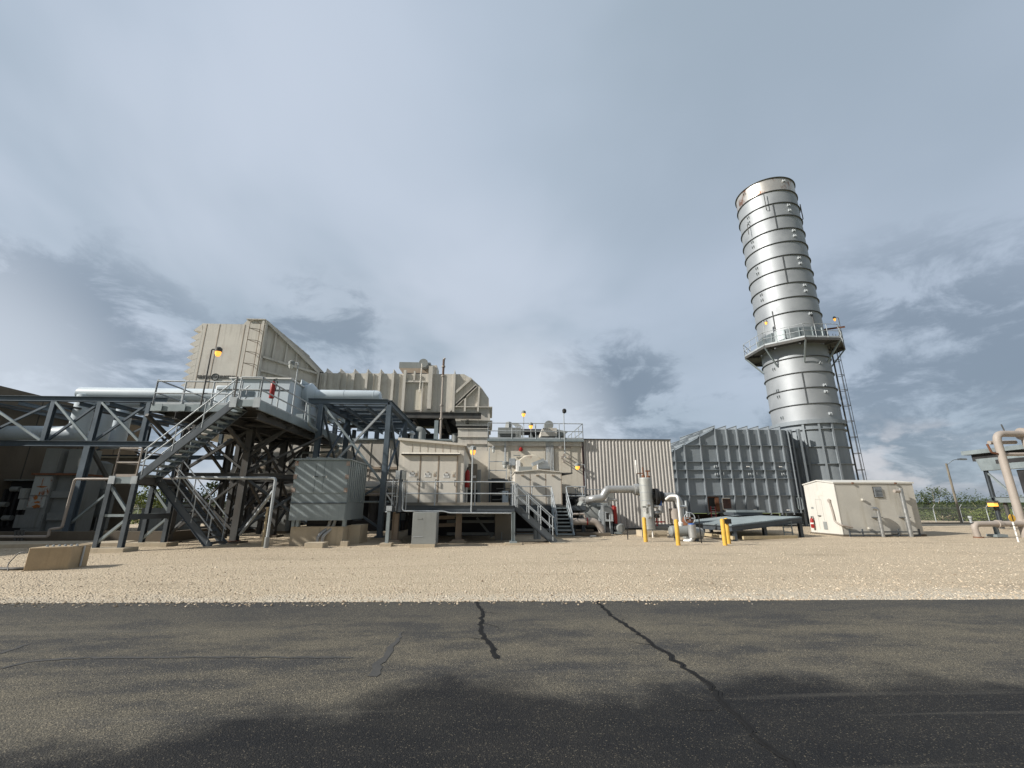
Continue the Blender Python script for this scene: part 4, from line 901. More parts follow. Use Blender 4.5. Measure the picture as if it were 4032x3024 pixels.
    MB().pipe([(x, 31.5, 3.5), (x, 31.5, a.z), (x+.1, 31.5, a.z+.12)], .075, 10, .06).build('pipe', PIPE, m); MB().tube((x, 31.5, a.z-1.2), (x, 31.5, a.z+.02), .085, 10).build('rusted_tip', M('brown_pipe', (.13, .085, .065), .7, var=.2), m)
    for z in (a.z-.55, a.z-1.3, zb+.2, zb-.8): MB().lathe([(.14, -.05), (.14, .05)], (x, 31.5, z), 12).build('collar', PIPE, m)
    # support frame: dark girder on posts
    Yg = 32.62; g = T('duct_support_frame', 'dark steel girder on posts carrying the inlet duct', 'support frame', (-6, Yg+2, .3)); R = lambda x, y: A(5, x, y, Yg)
    a, b = R(150, 705), R(1920, 712)
    for yy in (Yg, Yg+4.6): MB().ib((a.x, yy, b.z), (b.x, yy, b.z), .22, R(1500, 680).z-R(1500, 742).z, .03).build('girder', DKST, g)
    for x in (330, 790, 1432):
        X = R(x, 850).x
        for yy in (Yg, Yg+4.6): MB().ib((X, yy, .2), (X, yy, b.z-.4), .28, .28, .025, (0, 1, 0)).build('post', GALVD if x == 1432 and yy == Yg else STEEL, g)
    X = R(1245, 850).x; MB().pipe([(X-.25, Yg-.1, 4.2), (X-.25, Yg-.1, R(0, 805).z-.4), (X+.25, Yg-.1, R(0, 805).z-.4), (X+.25, Yg-.1, 4.2)], .3, 14, .3).build('vent_hood', GREYP, g)
    zc = b.z-.42
    for i in range(6): x = a.x+(b.x-a.x)*(i+.5)/6; MB().ib((x, Yg, zc), (x, Yg+4.6, zc), .2, .25).build('cross_beam', DKST, g)
    # dark machinery below the duct, seen against the sky
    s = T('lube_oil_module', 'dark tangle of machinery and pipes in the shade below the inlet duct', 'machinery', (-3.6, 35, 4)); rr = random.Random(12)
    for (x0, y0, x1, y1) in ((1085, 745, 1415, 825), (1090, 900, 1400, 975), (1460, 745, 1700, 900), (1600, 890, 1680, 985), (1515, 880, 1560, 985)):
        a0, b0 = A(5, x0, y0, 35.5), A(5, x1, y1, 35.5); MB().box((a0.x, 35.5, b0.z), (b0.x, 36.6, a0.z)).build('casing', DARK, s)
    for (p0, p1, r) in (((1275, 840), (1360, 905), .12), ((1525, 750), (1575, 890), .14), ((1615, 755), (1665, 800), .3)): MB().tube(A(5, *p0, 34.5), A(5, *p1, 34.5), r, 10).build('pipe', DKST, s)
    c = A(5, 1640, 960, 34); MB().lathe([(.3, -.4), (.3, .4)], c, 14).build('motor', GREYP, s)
inlet()
def filter_house():
    Y, Yb = 30.0, 38.0; P = lambda x, y, yy=Y: A(2, x, y, yy); t = T('inlet_filter_house', 'tall cream inlet filter house with louvred hoods and raised lettering', 'filter house', (-18.5, 34, 6))
    xl, xr = -20.65, P(1500, 170).x; zt = P(1000, 207).z; z0 = 6.2
    MB().prism([(xl, Y, z0), (xr, Y, z0), (xr, Y, P(1510, 170).z), (P(1310, 168).x, Y, P(1310, 168).z), (P(1270, 200).x, Y, zt), (xl-.1, Y, zt), (xl-.1, Y, zt-.02), (xl, Y, zt-.3)], (0, Yb-Y, 0)).build('wall', BEIGE, t)
    MB().prism([(xl-.1, Y+.01, zt-.015), (P(722, 278).x, Y+.01, P(722, 278).z), (xl, Y+.01, P(722, 278).z-.1)], (0, Yb-Y-.02, 0)).build('hood', BEIGE, t)
    zz = P(722, 285).z; dz = (P(722, 285).z-P(600, 800).z)/7
    for i in range(1, 10):
        z = zz-dz*i; MB().prism([(xl+.02, Y-.004, z+dz*.93), (xl-.70, Y-.004, z), (xl-.30, Y-.004, z-.20), (xl+.02, Y-.004, z-.03)], (0, Yb-Y, 0)).build('hood', BEIGE, t)
    for x in (-20.41, -19.51, -17.75): MB().box((x-.022, Y-.014, z0), (x+.022, Y-.002, zt-.05)).build('seam_batten', CREAM_D, t)
    MB().box((xr-.10, Y-.10, z0), (xr+.06, Y-.012, P(1510, 170).z)).build('corner_trim', BEIGE, t)
    MB().box((P(1310, 168).x, Y-.14, P(1510, 170).z), (xr+.1, Yb, P(1510, 170).z+.06)).build('roof_edge', BEIGE, t)
    # raised lettering with a round emblem between the two words
    e = A('n1', 817, 248, Y); zc = e.z; w0 = A('n1', 412, 245, Y).x; s = .29
    tl = text_mesh('lettering', 'GENERAL', s, .02, DKST, t, ((w0+e.x-.22)/2, Y-.03, zc)); tr = text_mesh('lettering', 'ELECTRIC', s, .02, DKST, t, (e.x+.26+(e.x-w0-.22)/2+.06, Y-.03, zc))
    bpy.context.view_layer.update()
    for o in (tl, tr): o.scale.x = (e.x-w0-.26)/max(.1, o.dimensions.x)
    em = MB().lathe([(.26, -.05), (.26, -.004)], (e.x, Y, zc), 32, 'Y').build('emblem', GREYP, t)
    B = MB(); B.pipe([(e.x+.23*math.cos(k*math.pi/12), Y-.06, zc+.23*math.sin(k*math.pi/12)) for k in range(25)], .03, 8, .01); B.build('emblem_ring', DKST, em)
    text_mesh('emblem_monogram', 'GE', .22, .012, DKST, em, (e.x, Y-.06, zc))
    # ladder with open brackets
    a0, a1, b0, b1 = P(1392, 215), P(1285, 780), P(1485, 240), P(1380, 780); x0, x1 = (a0.x+a1.x)/2, (b0.x+b1.x)/2; B = MB(); zl = a0.z
    B.pipe([(x0, Y-.55, 9.6), (x0, Y-.55, zl), ((x0+x1)/2, Y-.55, zl+.15), (x1, Y-.3, zl-.1)], .03, 8, .1); B.bar((x1, Y-.30, 9.6), (x1, Y-.30, zl-.1), .04)
    for y in (285, 408, 535, 660): z = P(1400, y).z; B.bar((x0, Y-.55, z), (x1, Y-.3, z), .035); B.bar((x0, Y-.55, z), (x1, Y, z-.12), .03); B.bar((x1, Y-.3, z), (x1, Y, z), .03)
    B.build('ladder', CREAM_D, t)
    # tapering transition from the house to the duct
    zlo = 8.3; e0, e1 = P(1520, 172, Y+.05), P(2075, 690, 33); f = (xr+.02, Y+.02); g = (-13.35, 32.9)
    hz = P(1510, 170).z-.05; lz = A(5, 150, 250, 33).z; x2, y2 = g
    d = MB().add([(f[0], f[1], zlo), (f[0], f[1], hz), (x2, y2, lz), (x2, y2, zlo), (f[0], Yb-.02, zlo), (f[0], Yb-.02, hz), (x2, 37.1, lz), (x2, 37.1, zlo)], [(0, 3, 2, 1), (1, 2, 6, 5), (4, 5, 6, 7), (0, 4, 7, 3), (0, 1, 5, 4), (3, 7, 6, 2)]).build('transition_duct', BEIGE, t)
    def on(u, z): return V((f[0]+(x2-f[0])*u, f[1]+(y2-f[1])*u-.0, z))
    nrm = V((y2-f[1], -(x2-f[0]), 0)).normalized(); B = MB()
    def rb(p, q, w=.05, k=.22): p2, q2 = p+nrm*k/2, q+nrm*k/2; B.bar(p2, q2, w, k, nrm); B.bar(p+nrm*k, q+nrm*k, w*3, .03, nrm)
    ztop = lambda u: hz+(lz-hz)*u
    hb = [(11.75, 11.35), (10.75, 10.5), (9.4, 9.4)]
    for za, zb_ in hb: rb(on(.02, za), on(.97, zb_))
    for u in (.2, .4, .58, .78): rb(on(u, 11.75+(11.35-11.75)*u), on(u, ztop(u)), .04, .12)
    rb(on(.02, hz-.1), on(.99, lz-.05), .06, .25); rb(on(.98, zlo), on(.98, lz)); rb(on(.02, zlo), on(.02, hz))
    B.build('transition_ribs', BEIGE, d)
    B = MB()
    for i in range(6): yy = f[1]+.4+1.2*i; B.bar((f[0], yy, hz+.08), (x2, 33+(yy-30)/8*4, lz+.08), .05, .18)
    B.build('roof_ribs', BEIGE, d)
    MB().box((-13.33, 33.05, 8.2), (-13.1, 36.9, 11.6)).build('flexible_joint', BLACK, d)
    for x in (-20.3, -16.8):
        for y in (30.6, 37.4): MB().ib((x, y, .1), (x, y, z0), .3, .3, .03, (0, 1, 0)).build('leg', STEEL, t)
    for z in (11.9, 13.2): pass
filter_house()
def generator_box():
    Y = 29.6; x0 = A('p', 938, 1800, Y).x; x1 = -2.7; zt = A('p', 1000, 1730, Y).z; t = T('generator_enclosure', 'long cream panelled generator enclosure behind the big platform', 'enclosure', ((x0+x1)/2, 31.5, .3))
    MB().box((x0, Y, 2.2), (x1, 33.6, zt)).build('wall', BEIGE, t); MB().box((x0-.1, Y-.12, zt), (x1+.1, 33.7, zt+.1)).build('roof_edge', GALVD, t)
    MB().box((x0-.05, Y-.10, 3.9), (x1, Y-.004, 4.05)).build('belt_band', CREAM_D, t)
    x = x0+.7
    while x < x1: MB().box((x-.02, Y-.03, 2.2), (x+.02, Y-.004, 3.89)).box((x-.02, Y-.03, 4.06), (x+.02, Y-.004, zt-.01)).build('seam_batten', BEIGE, t); x += 1.3
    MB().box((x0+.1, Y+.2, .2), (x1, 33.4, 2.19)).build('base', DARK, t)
    MB().tube((x0+.2, Y-.45, 2.7), (x1-2, Y-.45, 2.7), .42, 20).build('air_main', CREAM, t)
    a, b = A(4, 583, 688, Y-.6), A(4, 700, 748, Y-.6); u = T('hood_vent', 'olive panelled hooded vent box above the galvanised enclosure', 'vent', ((a.x+b.x)/2, Y-.4, b.z)); MB().box((a.x-.05, Y-.6, b.z-.05), (b.x+.1, Y-.13, a.z+.05)).build('casing', BEIGE, u); MB().box((a.x, Y-.63, b.z), (b.x, Y-.602, a.z)).build('screen', BROWN, u); MB().box((a.x-.15, Y-.7, a.z+.055), (b.x+.35, Y-.1, a.z+.16)).build('hood', GALVD, u)
    # skids and cabinets in the shade under the platform
    rr = random.Random(21)
    for i, (xa, ya, xb, yb, yy, m, lab) in enumerate(((650, 1985, 760, 2110, 27.0, GREYP, 'grey cabinet in the shade behind the left stair'), (960, 2010, 1030, 2050, 27.2, GREYP, 'pale grey box seen between dark platform columns'), (1075, 2010, 1120, 2110, 25.5, GREYP, 'tall grey panel in the shade left of the galvanised enclosure'),
        (560, 2000, 640, 2090, 25.5, GREYP, 'grey electrical cabinet seen between the left stair legs'))):
        a, b = A('p', xa, ya, yy), A('p', xb, yb, yy); u = T('control_cabinet', lab, 'cabinet', ((a.x+b.x)/2, yy, .2)); z0 = gz(yy)
        MB().box((a.x, yy, z0+.15), (b.x, yy+.5, a.z)).build('body', m, u); MB().box((a.x+.05, yy-.02, z0+.25), (b.x-.05, yy-.004, a.z-.06)).build('door', m, u); MB().box((b.x-.14, yy-.05, (a.z+z0)/2), (b.x-.1, yy-.021, (a.z+z0)/2+.15)).build('handle', BLACK, u); MB().box((a.x-.05, yy-.05, z0-.1), (b.x+.05, yy+.55, z0+.148)).build('plinth', CONCD, u)
    u = T('pump_skid', 'long dark pump skid with pipes standing under the big platform', 'pump skid', (-9, 27.5, .2)); MB().box((-13.5, 27.2, .2), (-5, 28.6, .75)).build('base_frame', DARK, u)
    for i in range(10): x = -13+i*.85; h = .6+rr.random()*1.0; MB().lathe([(.26, 0), (.26, h), (.1, h+.15)], (x, 27.7+rr.random()*.4, .75), 14).build('pump', DKST if i % 3 else GREYP, u)
    for i in range(4): z = 1.0+.42*i; MB().pipe([(-13.8, 27.1, z), (-9.5+i, 27.1, z), (-9.5+i, 27.1, z+.8), (-4.2, 27.1, z+.8)], .06, 8).build('pipe', PIPE if i % 2 else GALVD, u)
generator_box()
# ------------------------------------------------------------------ left: firewall, transformer bay, pipe racks, bus ducts
YC = 22.3
def firewall():
    X = -25.2; a = AX(1, 0, 218, X); e = AX(1, 1030, 570, X); zt = a.z
    t = T('concrete_firewall', 'high brown concrete firewall running back at the far left', 'wall', (X-.2, 22, .1))
    MB().box((X-.35, 22.6, -.1), (X, e.y, zt)).build('wall_panel', CONCD, t); MB().box((X-.35, 12.0, -.1), (X, 22.597, 6.1)).build('wall_panel', CONCD, t)  # near stretch out of view, kept lower to let sun reach the drop legs
    for y in (25.2, 28.0, 30.6): MB().box((X-.001, y-.02, .2), (X+.012, y+.02, zt-.02)).build('panel_joint', DARK, t)
    a, b = A(1, 640, 742, 28.5), A(1, 1000, 742, 28.5)
    w = T('low_concrete_wall', 'lower tan concrete wall behind the grey cabinet and stair tower', 'wall', ((a.x+b.x)/2, 28.5, .2)); MB().box((a.x-5, 28.5, .1), (b.x, 28.8, a.z)).build('wall_panel', M('tan_concrete', (.24, .20, .15), .9, var=.15, streak=.4, scale=.5), w); MB().box((a.x-5, 28.44, a.z), (b.x+.03, 28.86, a.z+.1)).build('coping', CONC, w)
firewall()
def transformer_bay():
    Y = 23.6; P = lambda x, y, yy=Y: A('n7', x, y, yy)
    t = T('switch_cubicle', 'rust stained pale grey cubicle with two box ducts rising from it at far left', 'cubicle', (P(500, 1200).x, Y, .3))
    x0, x1 = P(480, 850).x, P(800, 850).x; w = x1-x0; z = lambda y: P(700, y).z
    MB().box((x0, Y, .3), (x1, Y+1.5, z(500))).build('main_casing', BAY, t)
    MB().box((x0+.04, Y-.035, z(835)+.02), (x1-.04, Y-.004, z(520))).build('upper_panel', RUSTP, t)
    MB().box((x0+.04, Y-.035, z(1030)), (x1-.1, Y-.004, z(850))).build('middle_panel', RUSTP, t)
    rr = random.Random(17); ST = M('rust_stain', (.33, .125, .035), .85, var=.35, scale=6)
    def stain(cx, cz, w, h):
        n = 22; MB().prism([(cx+w*(.45+.55*rr.random())*math.cos(6.283*k/n), Y-.038, cz+h*(.45+.55*rr.random())*math.sin(6.283*k/n)) for k in range(n)], (0, .002, 0)).build('rust_stain', ST, t)
    for (sx, sy, w, h) in ((700, 690, .30, .06), (705, 610, .03, .24), (655, 800, .05, .15), (590, 870, .13, .16), (620, 945, .24, .07), (600, 1010, .26, .11)): p = P(sx, sy, Y); stain(p.x, p.z, w, h)
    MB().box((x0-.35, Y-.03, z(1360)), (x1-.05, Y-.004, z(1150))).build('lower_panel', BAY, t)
    MB().box((x0-.1, Y-.12, z(500)), (x1+1.15, Y+1.55, z(470))).build('top_flange', RUST, t)
    MB().box((x1+.004, Y+.25, .3), (x1+1.1, Y+1.5, z(500))).build('side_casing', BAY, t)
    MB().box((x1+.02, Y+.05, z(870)), (x1+.95, Y+.248, z(760))).build('terminal_box', BAY, t); MB().box((x1+.1, Y+.05, z(1240)), (x1+1.0, Y+.248, z(1120))).build('terminal_box', BAY, t)
    for xa, xb, yy in ((x0+.08, x1-.1, Y+.1), (x1+.15, x1+.95, Y+.25)): MB().box((xa, yy, z(470)+.002), (xb, yy+1, z(60))).build('riser_duct', GREYP, t); 
    for (x, y) in ((430, 790), (410, 970)): p = P(x, y, Y-.1); MB().box((p.x-.22, Y-.2, p.z-.28), (p.x+.05, Y+.3, p.z+.22)).build('small_box', GREYP, t)
    MB().box((x0-.6, Y-.3, -.05), (x1+1.3, Y+1.8, .299)).build('plinth', CONCD, t)
    u = T('transformer', 'dark transformer tank with pale round radiator valves at the far left edge', 'transformer', (P(150, 1000, 24.5).x, 25, .3))
    a, b = P(-120, 600, 24.5), P(440, 1350, 24.5); MB().box((a.x, 24.8, .2), (b.x, 26.6, a.z)).build('tank', DARK, u)
    for i in range(10): x = a.x+.1+i*.3; MB().box((x, 24.5, .6), (x+.12, 24.798, a.z-.4)).build('radiator_fin', DARK, u)
    for (x, y) in ((260, 730), (50, 980), (125, 1200)): p = P(x, y, 24.4); MB().lathe([(.13, -.2), (.13, .2)], p, 14, 'X').build('bushing', GREYP, u)
    MB().box((a.x, 24.4, a.z+.02), (b.x+.4, 26.8, a.z+.1)).build('lid', BAY, u)
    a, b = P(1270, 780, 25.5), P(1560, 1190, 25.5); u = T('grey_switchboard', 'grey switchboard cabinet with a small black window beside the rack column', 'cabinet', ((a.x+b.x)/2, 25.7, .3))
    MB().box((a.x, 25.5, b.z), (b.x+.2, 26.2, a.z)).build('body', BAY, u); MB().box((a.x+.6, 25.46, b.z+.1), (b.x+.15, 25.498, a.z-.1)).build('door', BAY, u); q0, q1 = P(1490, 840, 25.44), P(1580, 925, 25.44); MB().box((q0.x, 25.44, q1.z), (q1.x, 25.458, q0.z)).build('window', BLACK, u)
    for x in (a.x+.1, b.x): MB().box((x, 25.6, .1), (x+.15, 26.1, b.z)).build('leg', BAY, u)
    c = P(1480, 480, 26.2); u = T('breather_drum', 'round grey drum on top of the tank behind the grey switchboard', 'drum', (c.x, 26.3, a.z)); MB().lathe([(.55, -.9), (.62, -.8), (.62, .6), (.3, .75)], (c.x, 26.6, c.z), 24).build('drum', BAY, u); MB().box((c.x-.8, 26.3, .3), (c.x+.8, 27.2, c.z-.9)).build('stand', BAY, u)
    # containment curb and pads
    p0, p1 = G('n7', 800, 1610), G('p', 545, 2120)
    MB().box((-24.8, 20.6, -.1), (-13.9, 20.85, .52)).box((-14.15, 20.85, -.1), (-13.9, 28, .5)).build('containment_curb', CONCD); tag(bpy.data.objects['containment_curb'], 'low dark stained concrete curb round the transformer bay', 'curb')
    a, b = G('p', 0, 2150), G('p', 118, 2142)
    MB().prism([(-24.8, a.y-1.6, -.1), (-14.6, b.y-1.3, -.1), (-14.9, 20.3, -.1), (-24.8, 20.3, -.1)], (0, 0, .27)).build('concrete_pad', CONC); tag(bpy.data.objects['concrete_pad'], 'flat tan concrete pad at the far left behind the squat block', 'concrete pad')
    q = lambda x, y: A('n7', x, y, 20.3)
    B = MB(); B.pipe([q(-60, 1505), q(790, 1505), q(810, 1385), q(1010, 1360), q(1225, 565), q(2060, 565), q(2070, 585)], .055, 10, .1); u = tag(B.build('tan_conduit', PIPE), 'thin tan conduit stepping up past the rust stained cubicle to the stair tower', 'conduit')
    for x in (260, 320, 375): MB().bar(q(x, 1400), q(x-10, 1620), .07).build('conduit_bracket', DKST, u)
transformer_bay()
def racks():
    P = lambda x, y, yy=YC: A(1, x, y, yy)
    zt = P(700, 300).z; zb = P(600, 640).z; Yb = YC+6.3
    t = T('pipe_bridge', 'long grey blue steel lattice bridge carrying bus ducts on the left', 'pipe bridge', (-20, YC+3, .2))
    xr = A(1, 1130, 300, YC).x; xs = [-25.15, P(360, 470).x, P(700, 470).x, xr-.2]
    for yy in (YC, Yb):
        MB().ib((-25.18, yy, zt-.13), (xr+.6 if yy == YC else xr+3.4, yy, zt-.13), .2, .26).build('top_chord', STEELB, t); MB().ib((-25.18, yy, zb), (xr+3.2, yy, zb), .2, .26).build('bottom_chord', STEELB, t)
        for a, b in zip(xs, xs[1:]):
            MB().bar((a+.1, yy-.05, zt-.3), (b-.1, yy-.05, zb+.15), .10, .10).build('brace', GALVD if yy == YC else DKST, t); MB().bar((a+.1, yy+.06, zb+.15), (b-.1, yy+.06, zt-.3), .10, .10).build('brace', STEELB, t)
        for x in xs: MB().ib((x, yy, zb+.14), (x, yy, zt-.27), .2, .2, up=(0, 1, 0)).build('post', STEELB, t)
    for x in (xs[2],):
        for yy in (YC, Yb): MB().ib((x, yy, .2), (x, yy, zb-.14), .28, .3, .025, (0, 1, 0)).bar((x, yy, .1), (x, yy, .3), .5).build('column', STEELB, t)
    MB().ib((xr+1.2, Yb, .2), (xr+1.2, Yb, zt-.3), .25, .28, .025, (0, 1, 0)).build('column', DKST, t)
    q0, q1 = A(1, 515, 1215, YC), A(1, 830, 960, YC); MB().bar(q0, q1, .09).build('brace', GALVD, t)
    q0, q1 = A(1, 670, 690, YC+.3), A(1, 900, 1120, YC+2.5); MB().bar(q0, q1, .14).build('brace', DKST, t)
    for i in range(8): x = -24.9+i*1.45; MB().ib((x, YC, zt-.35), (x, Yb, zt-.35), .14, .18).build('cross_beam', STEELB, t)
    for i in range(3): MB().bar((xs[i], YC, zt-.4), (xs[i+1], Yb, zt-.4), .09).build('plan_brace', DKST, t)
    # canopy rack on the right
    R = lambda x, y, yy=YC: A(4, x, y, yy); xl, x2 = R(475, 280).x, R(1168, 280).x; zc = R(800, 268).z; Ye = AX(5, 1200, 865, x2).y; xa, xb = R(560, 550).x, R(1140, 800).x; x0c, x1c = R(590, 340).x, R(1180, 345).x
    t = T('duct_rack', 'tall blue grey steel rack with an open beam roof beside the cream cabin', 'steel rack', ((xl+x2)/2, YC+4, .2))
    for yy in (YC, Ye): MB().ib((xl, yy, zc-.14), (x2, yy, zc-.14), .2, .28).build('front_beam', STEELB, t)
    for x in (x0c, x1c-.02): MB().ib((x, YC+.1, zc-.16), (x, Ye-.1, zc-.16), .2, .30).build('side_beam', STEELB, t)
    MB().ib((x2-.1, YC+.1, zc-.16), (x2-.1, Ye-.1, zc-.16), .1, .30).build('side_beam', STEELB, t)
    for i in range(1, 7): y = YC+(Ye-YC)*i/7; MB().ib((x0c+.1, y, zc-.2), (x1c-.1, y, zc-.2), .13, .2).build('roof_beam', STEELB, t)
    for k in (.33, .66): x = x0c+(x1c-x0c)*k; MB().ib((x, YC+.1, zc-.42), (x, Ye-.1, zc-.42), .12, .18).build('roof_joist', STEELB, t)
    for x in (x0c, x1c):
        for yy in (YC, YC+(Ye-YC)*.5, Ye-.2):
            MB().ib((x, yy, .15), (x, yy, zc-.3), .24, .26, .025, (0, 1, 0)).bar((x, yy, .08), (x, yy, .2), .42).build('column', STEELB, t)
            MB().box((x-.35, yy-.35, -.1), (x+.35, yy+.35, gz(yy)+.06)).build('footing', CONC, t)
    zm, zl = zc-4.2, 1.0
    MB().bar((x0c+.1, YC, zc-.35), (x1c-.1, YC, zm), .13, .10).build('brace', GALVD, t); MB().bar((x1c-.1, YC+.08, zc-.35), (x0c+.1, YC+.08, zm), .13, .10).build('brace', GALV, t)
    MB().bar((x0c+.1, YC, zm-.1), (x1c-.1, YC, zl-.4), .10).build('brace', STEELB, t); MB().bar((x1c-.1, YC+.08, zm-.1), (x0c+.1, YC+.08, zl-.4), .10).build('brace', STEELB, t)
    for x in (x0c, x1c):
        for (ya, yb) in ((YC, YC+(Ye-YC)*.5), (YC+(Ye-YC)*.5, Ye-.2)):
            MB().bar((x, ya, zc-.4), (x, yb, zm), .10).build('brace', STEELB, t); MB().bar((x, yb, zc-.4), (x, ya, zm), .10).build('brace', STEELB, t); MB().bar((x, ya, zm), (x, yb, .6), .10).build('brace', STEELB, t)
    # bus ducts
    zp = A(1, 640, 232, YC+1.4).z; r = .36
    for i, lab in enumerate(('front pale blue bus duct with a squared drop at its left end', 'middle of the three pale blue bus ducts at left, behind the front one', 'rearmost of the three pale blue bus ducts at left')):
        y = YC+1.4+1.6*i; xd = A(1, (625, 785, 920)[i], 330, y).x; zl = A(1, 400, 568, YC+1.4).z
        d = T('bus_duct', lab, 'bus duct', (xd, y, zt), 'pale blue bus ducts on the bridge')
        MB().tube((xd-.36, y, zp-r), (-13.0, y, zp-r), r, 28).build('horizontal_run', BUS, d)
        MB().tube((xd, y, zp-r-.1), (xd, y, zl), .42, 28).build('drop_leg', BUS, d)
        if i == 0: MB().tube((xd, y, zl), (-25.1, y, zl), .40, 28).lathe([(.41, -.05), (.41, .05)], (xd-1.6, y, zl), 28, 'X').build('lower_run', BUS, d)
        MB().pipe([(xd, y, zl+.3), (xd, y, zl), (xd-.75, y, zl)], .41, 24, .5).build('lower_elbow', BUS, d)
        for k in range(4): x = xd+.9+2.1*k; MB().box((x-.12, y-.22, zt+.002), (x+.12, y+.22, zp-2*r+.05)).build('saddle', BUS, d)
    zr = A(5, 300, 432, YC+1.4).z; xe = A(5, 838, 480, YC+1.4).x
    for i, lab in enumerate(('front pale blue bus duct lying on the rack right of the cubicle', 'second pale blue bus duct on the rack roof, behind the front one', 'third pale blue bus duct on the rack roof', 'fourth and rearmost pale blue bus duct on the rack roof')):
        y = YC+1.4+2.0*i; d = T('bus_duct', lab, 'bus duct', (xe, y, zc), 'pale blue bus ducts on the rack')
        MB().lathe([(r, -10.1-xe), (r, -.25), (r*.8, -.06), (r*.3, 0)], (xe, y, zr-r), 28, 'X').build('horizontal_run', BUS, d)
        for k in range(3): x = xe-.8-1.35*k; MB().box((x-.1, y-.2, zc+.002), (x+.1, y+.2, zr-2*r+.05)).build('saddle', BUS, d)
        for k in range(2): x = xe-.4-1.6*k; MB().lathe([(r+.015, -.02), (r+.015, .02)], (x, y, zr-r), 28, 'X', cap=False).build('seam_ring', BUS, d)
racks()
def platform():
    YB, YL = 17.0, 17.73; zd = A(2, 1440, 1055, YB).z; xbl, xr = A(2, 1150, 1050, YB).x, A(2, 1440, 1060, YB).x; xl = A(2, 270, 1070, YL).x; Ye = 27.0
    t = T('access_platform', 'high dark steel access platform with galvanised rails, bracing and six columns', 'platform', ((xl+xr)/2, 23, .1))
    MB().box((xl, YL+.08, zd-.05), (xr-.05, Ye, zd)).box((xbl, YB+.05, zd-.05), (xr-.05, YL+.079, zd)).build('deck', DKST, t)
    MB().ch((xl, YL, zd-.12), (xbl, YL, zd-.12), .08, .30, -1).build('toe_beam', GALVD, t); MB().ch((xbl, YB, zd-.06), (xr, YB, zd-.06), .08, .28, -1).build('toe_beam', GALVD, t)
    MB().ch((xr, YB, zd-.12), (xr, Ye, zd-.12), .08, .36, -1).build('toe_beam', GALVD, t); MB().ch((xl, YL, zd-.12), (xl, Ye, zd-.12), .08, .30, 1).build('toe_beam', GALVD, t)
    for x in (xbl+.06, xr-.06): MB().box((x-.13, YB-.07, zd-.24), (x+.13, YB-.045, zd+.16)).build('gusset_plate', GALV, t)
    for x in (xl+.35, xl+1.25, xl+1.8): MB().box((x-.12, YL-.07, zd-.26), (x+.12, YL-.045, zd+.02)).build('gusset_plate', GALVD, t)
    for i in range(6): y = YL+.8+1.5*i; MB().ib((xl, y, zd-.2), (xr, y, zd-.2), .15, .28).build('joist', DKST, t)
    for i in range(3): x = xl+1+1.6*i; MB().ib((x, YL, zd-.42), (x, Ye, zd-.42), .2, .3).build('girder', DKST, t)
    z3 = (zd-.02)
    rails(MB(), [(xl+.05, YL, z3), (xbl-.15, YL, z3)], 1.0, 1.0, .032, True, .12).build('railing', GALV, t)
    rails(MB(), [(xl+.05, Ye, z3), (xl+.05, YL, z3)], 1.05, 1.6, .032, True, .12).build('railing', GALV, t)
    rails(MB(), [(xbl+.2, YB, z3), (xr, YB, z3)], 1.0, 1.0, .032, True, .12).build('railing', GALV, t)
    rails(MB(), [(xr, YB, z3), (xr, Ye, z3), (xr-1.2, Ye, z3)], 1.0, 1.35, .032, True, .12).build('railing', GALV, t)
    cols = []
    for x in (-13.75, -10.95):
        for y in (20.4, 23.8, 26.6):
            cols.append((x, y)); MB().ib((x, y, .12), (x, y, zd-.5), .28, .28, .025, (0, 1, 0) if x > -12 else (1, 0, 0)).build('column', DKST, t)
            MB().box((x-.4, y-.4, -.1), (x+.4, y+.4, gz(y)+.07)).build('footing', CONCD, t); MB().box((x-.2, y-.2, gz(y)+.072), (x+.2, y+.2, gz(y)+.10)).build('base_plate', RUST, t)
    zm = 2.9
    xe_ = xr-.25
    for y in (20.4, 23.8): MB().ib((xe_, y, zm), (-10.95, y, zm), .12, .18).build('strut', DKST, t); MB().bar((-10.95, y, zd-1.8), (xe_, y, zd-.4), .1).build('knee_brace', DKST, t)
    for y in (18.9, 22.1, 25.3): MB().bar((xl+.2, y, zd-.45), (xr-.2, y+1.5, zd-.45), .08).build('plan_brace', DKST, t)
    for x in (-12.35,):
        for y in (22.1, 25.3): MB().ib((x, y, .12), (x, y, zd-.5), .2, .2, .02).build('column', DKST, t)
    MB().bar((-12.35, 22.1, .4), (-12.35, 25.3, zm), .1).build('brace', DKST, t); MB().bar((-12.35, 25.3, zm), (-12.35, 22.1, zd-.6), .1).build('brace', DKST, t)
    MB().bar((-12.35, 22.1, zm), (-10.95, 20.5, zd-.6), .1).build('brace', DKST, t); MB().bar((-13.7, 20.5, zm), (-12.35, 22.1, .4), .1).build('brace', DKST, t)
    def xb(a, b, z0, z1, m=DKST):
        MB().bar((*a, z0), (*b, z1), .11, .09).build('brace', m, t); MB().bar((a[0]+.08, a[1]+.08, z1), (b[0]+.08, b[1]+.08, z0), .11, .09).build('brace', m, t)
    for y in (20.4, 23.8, 26.6):
        a, b = (-13.75, y), (-10.95, y); MB().ib((*a, zm), (*b, zm), .14, .2).build('strut', DKST, t); xb(a, b, zm+.1, zd-.5); xb(a, b, .35, zm-.1)
    for x in (-13.75, -10.95):
        for (y0, y1) in ((20.4, 23.8), (23.8, 26.6)): a, b = (x, y0), (x, y1); MB().ib((*a, zm), (*b, zm), .14, .2).build('strut', DKST, t); xb(a, b, zm+.1, zd-.5); xb(a, b, .35, zm-.1)
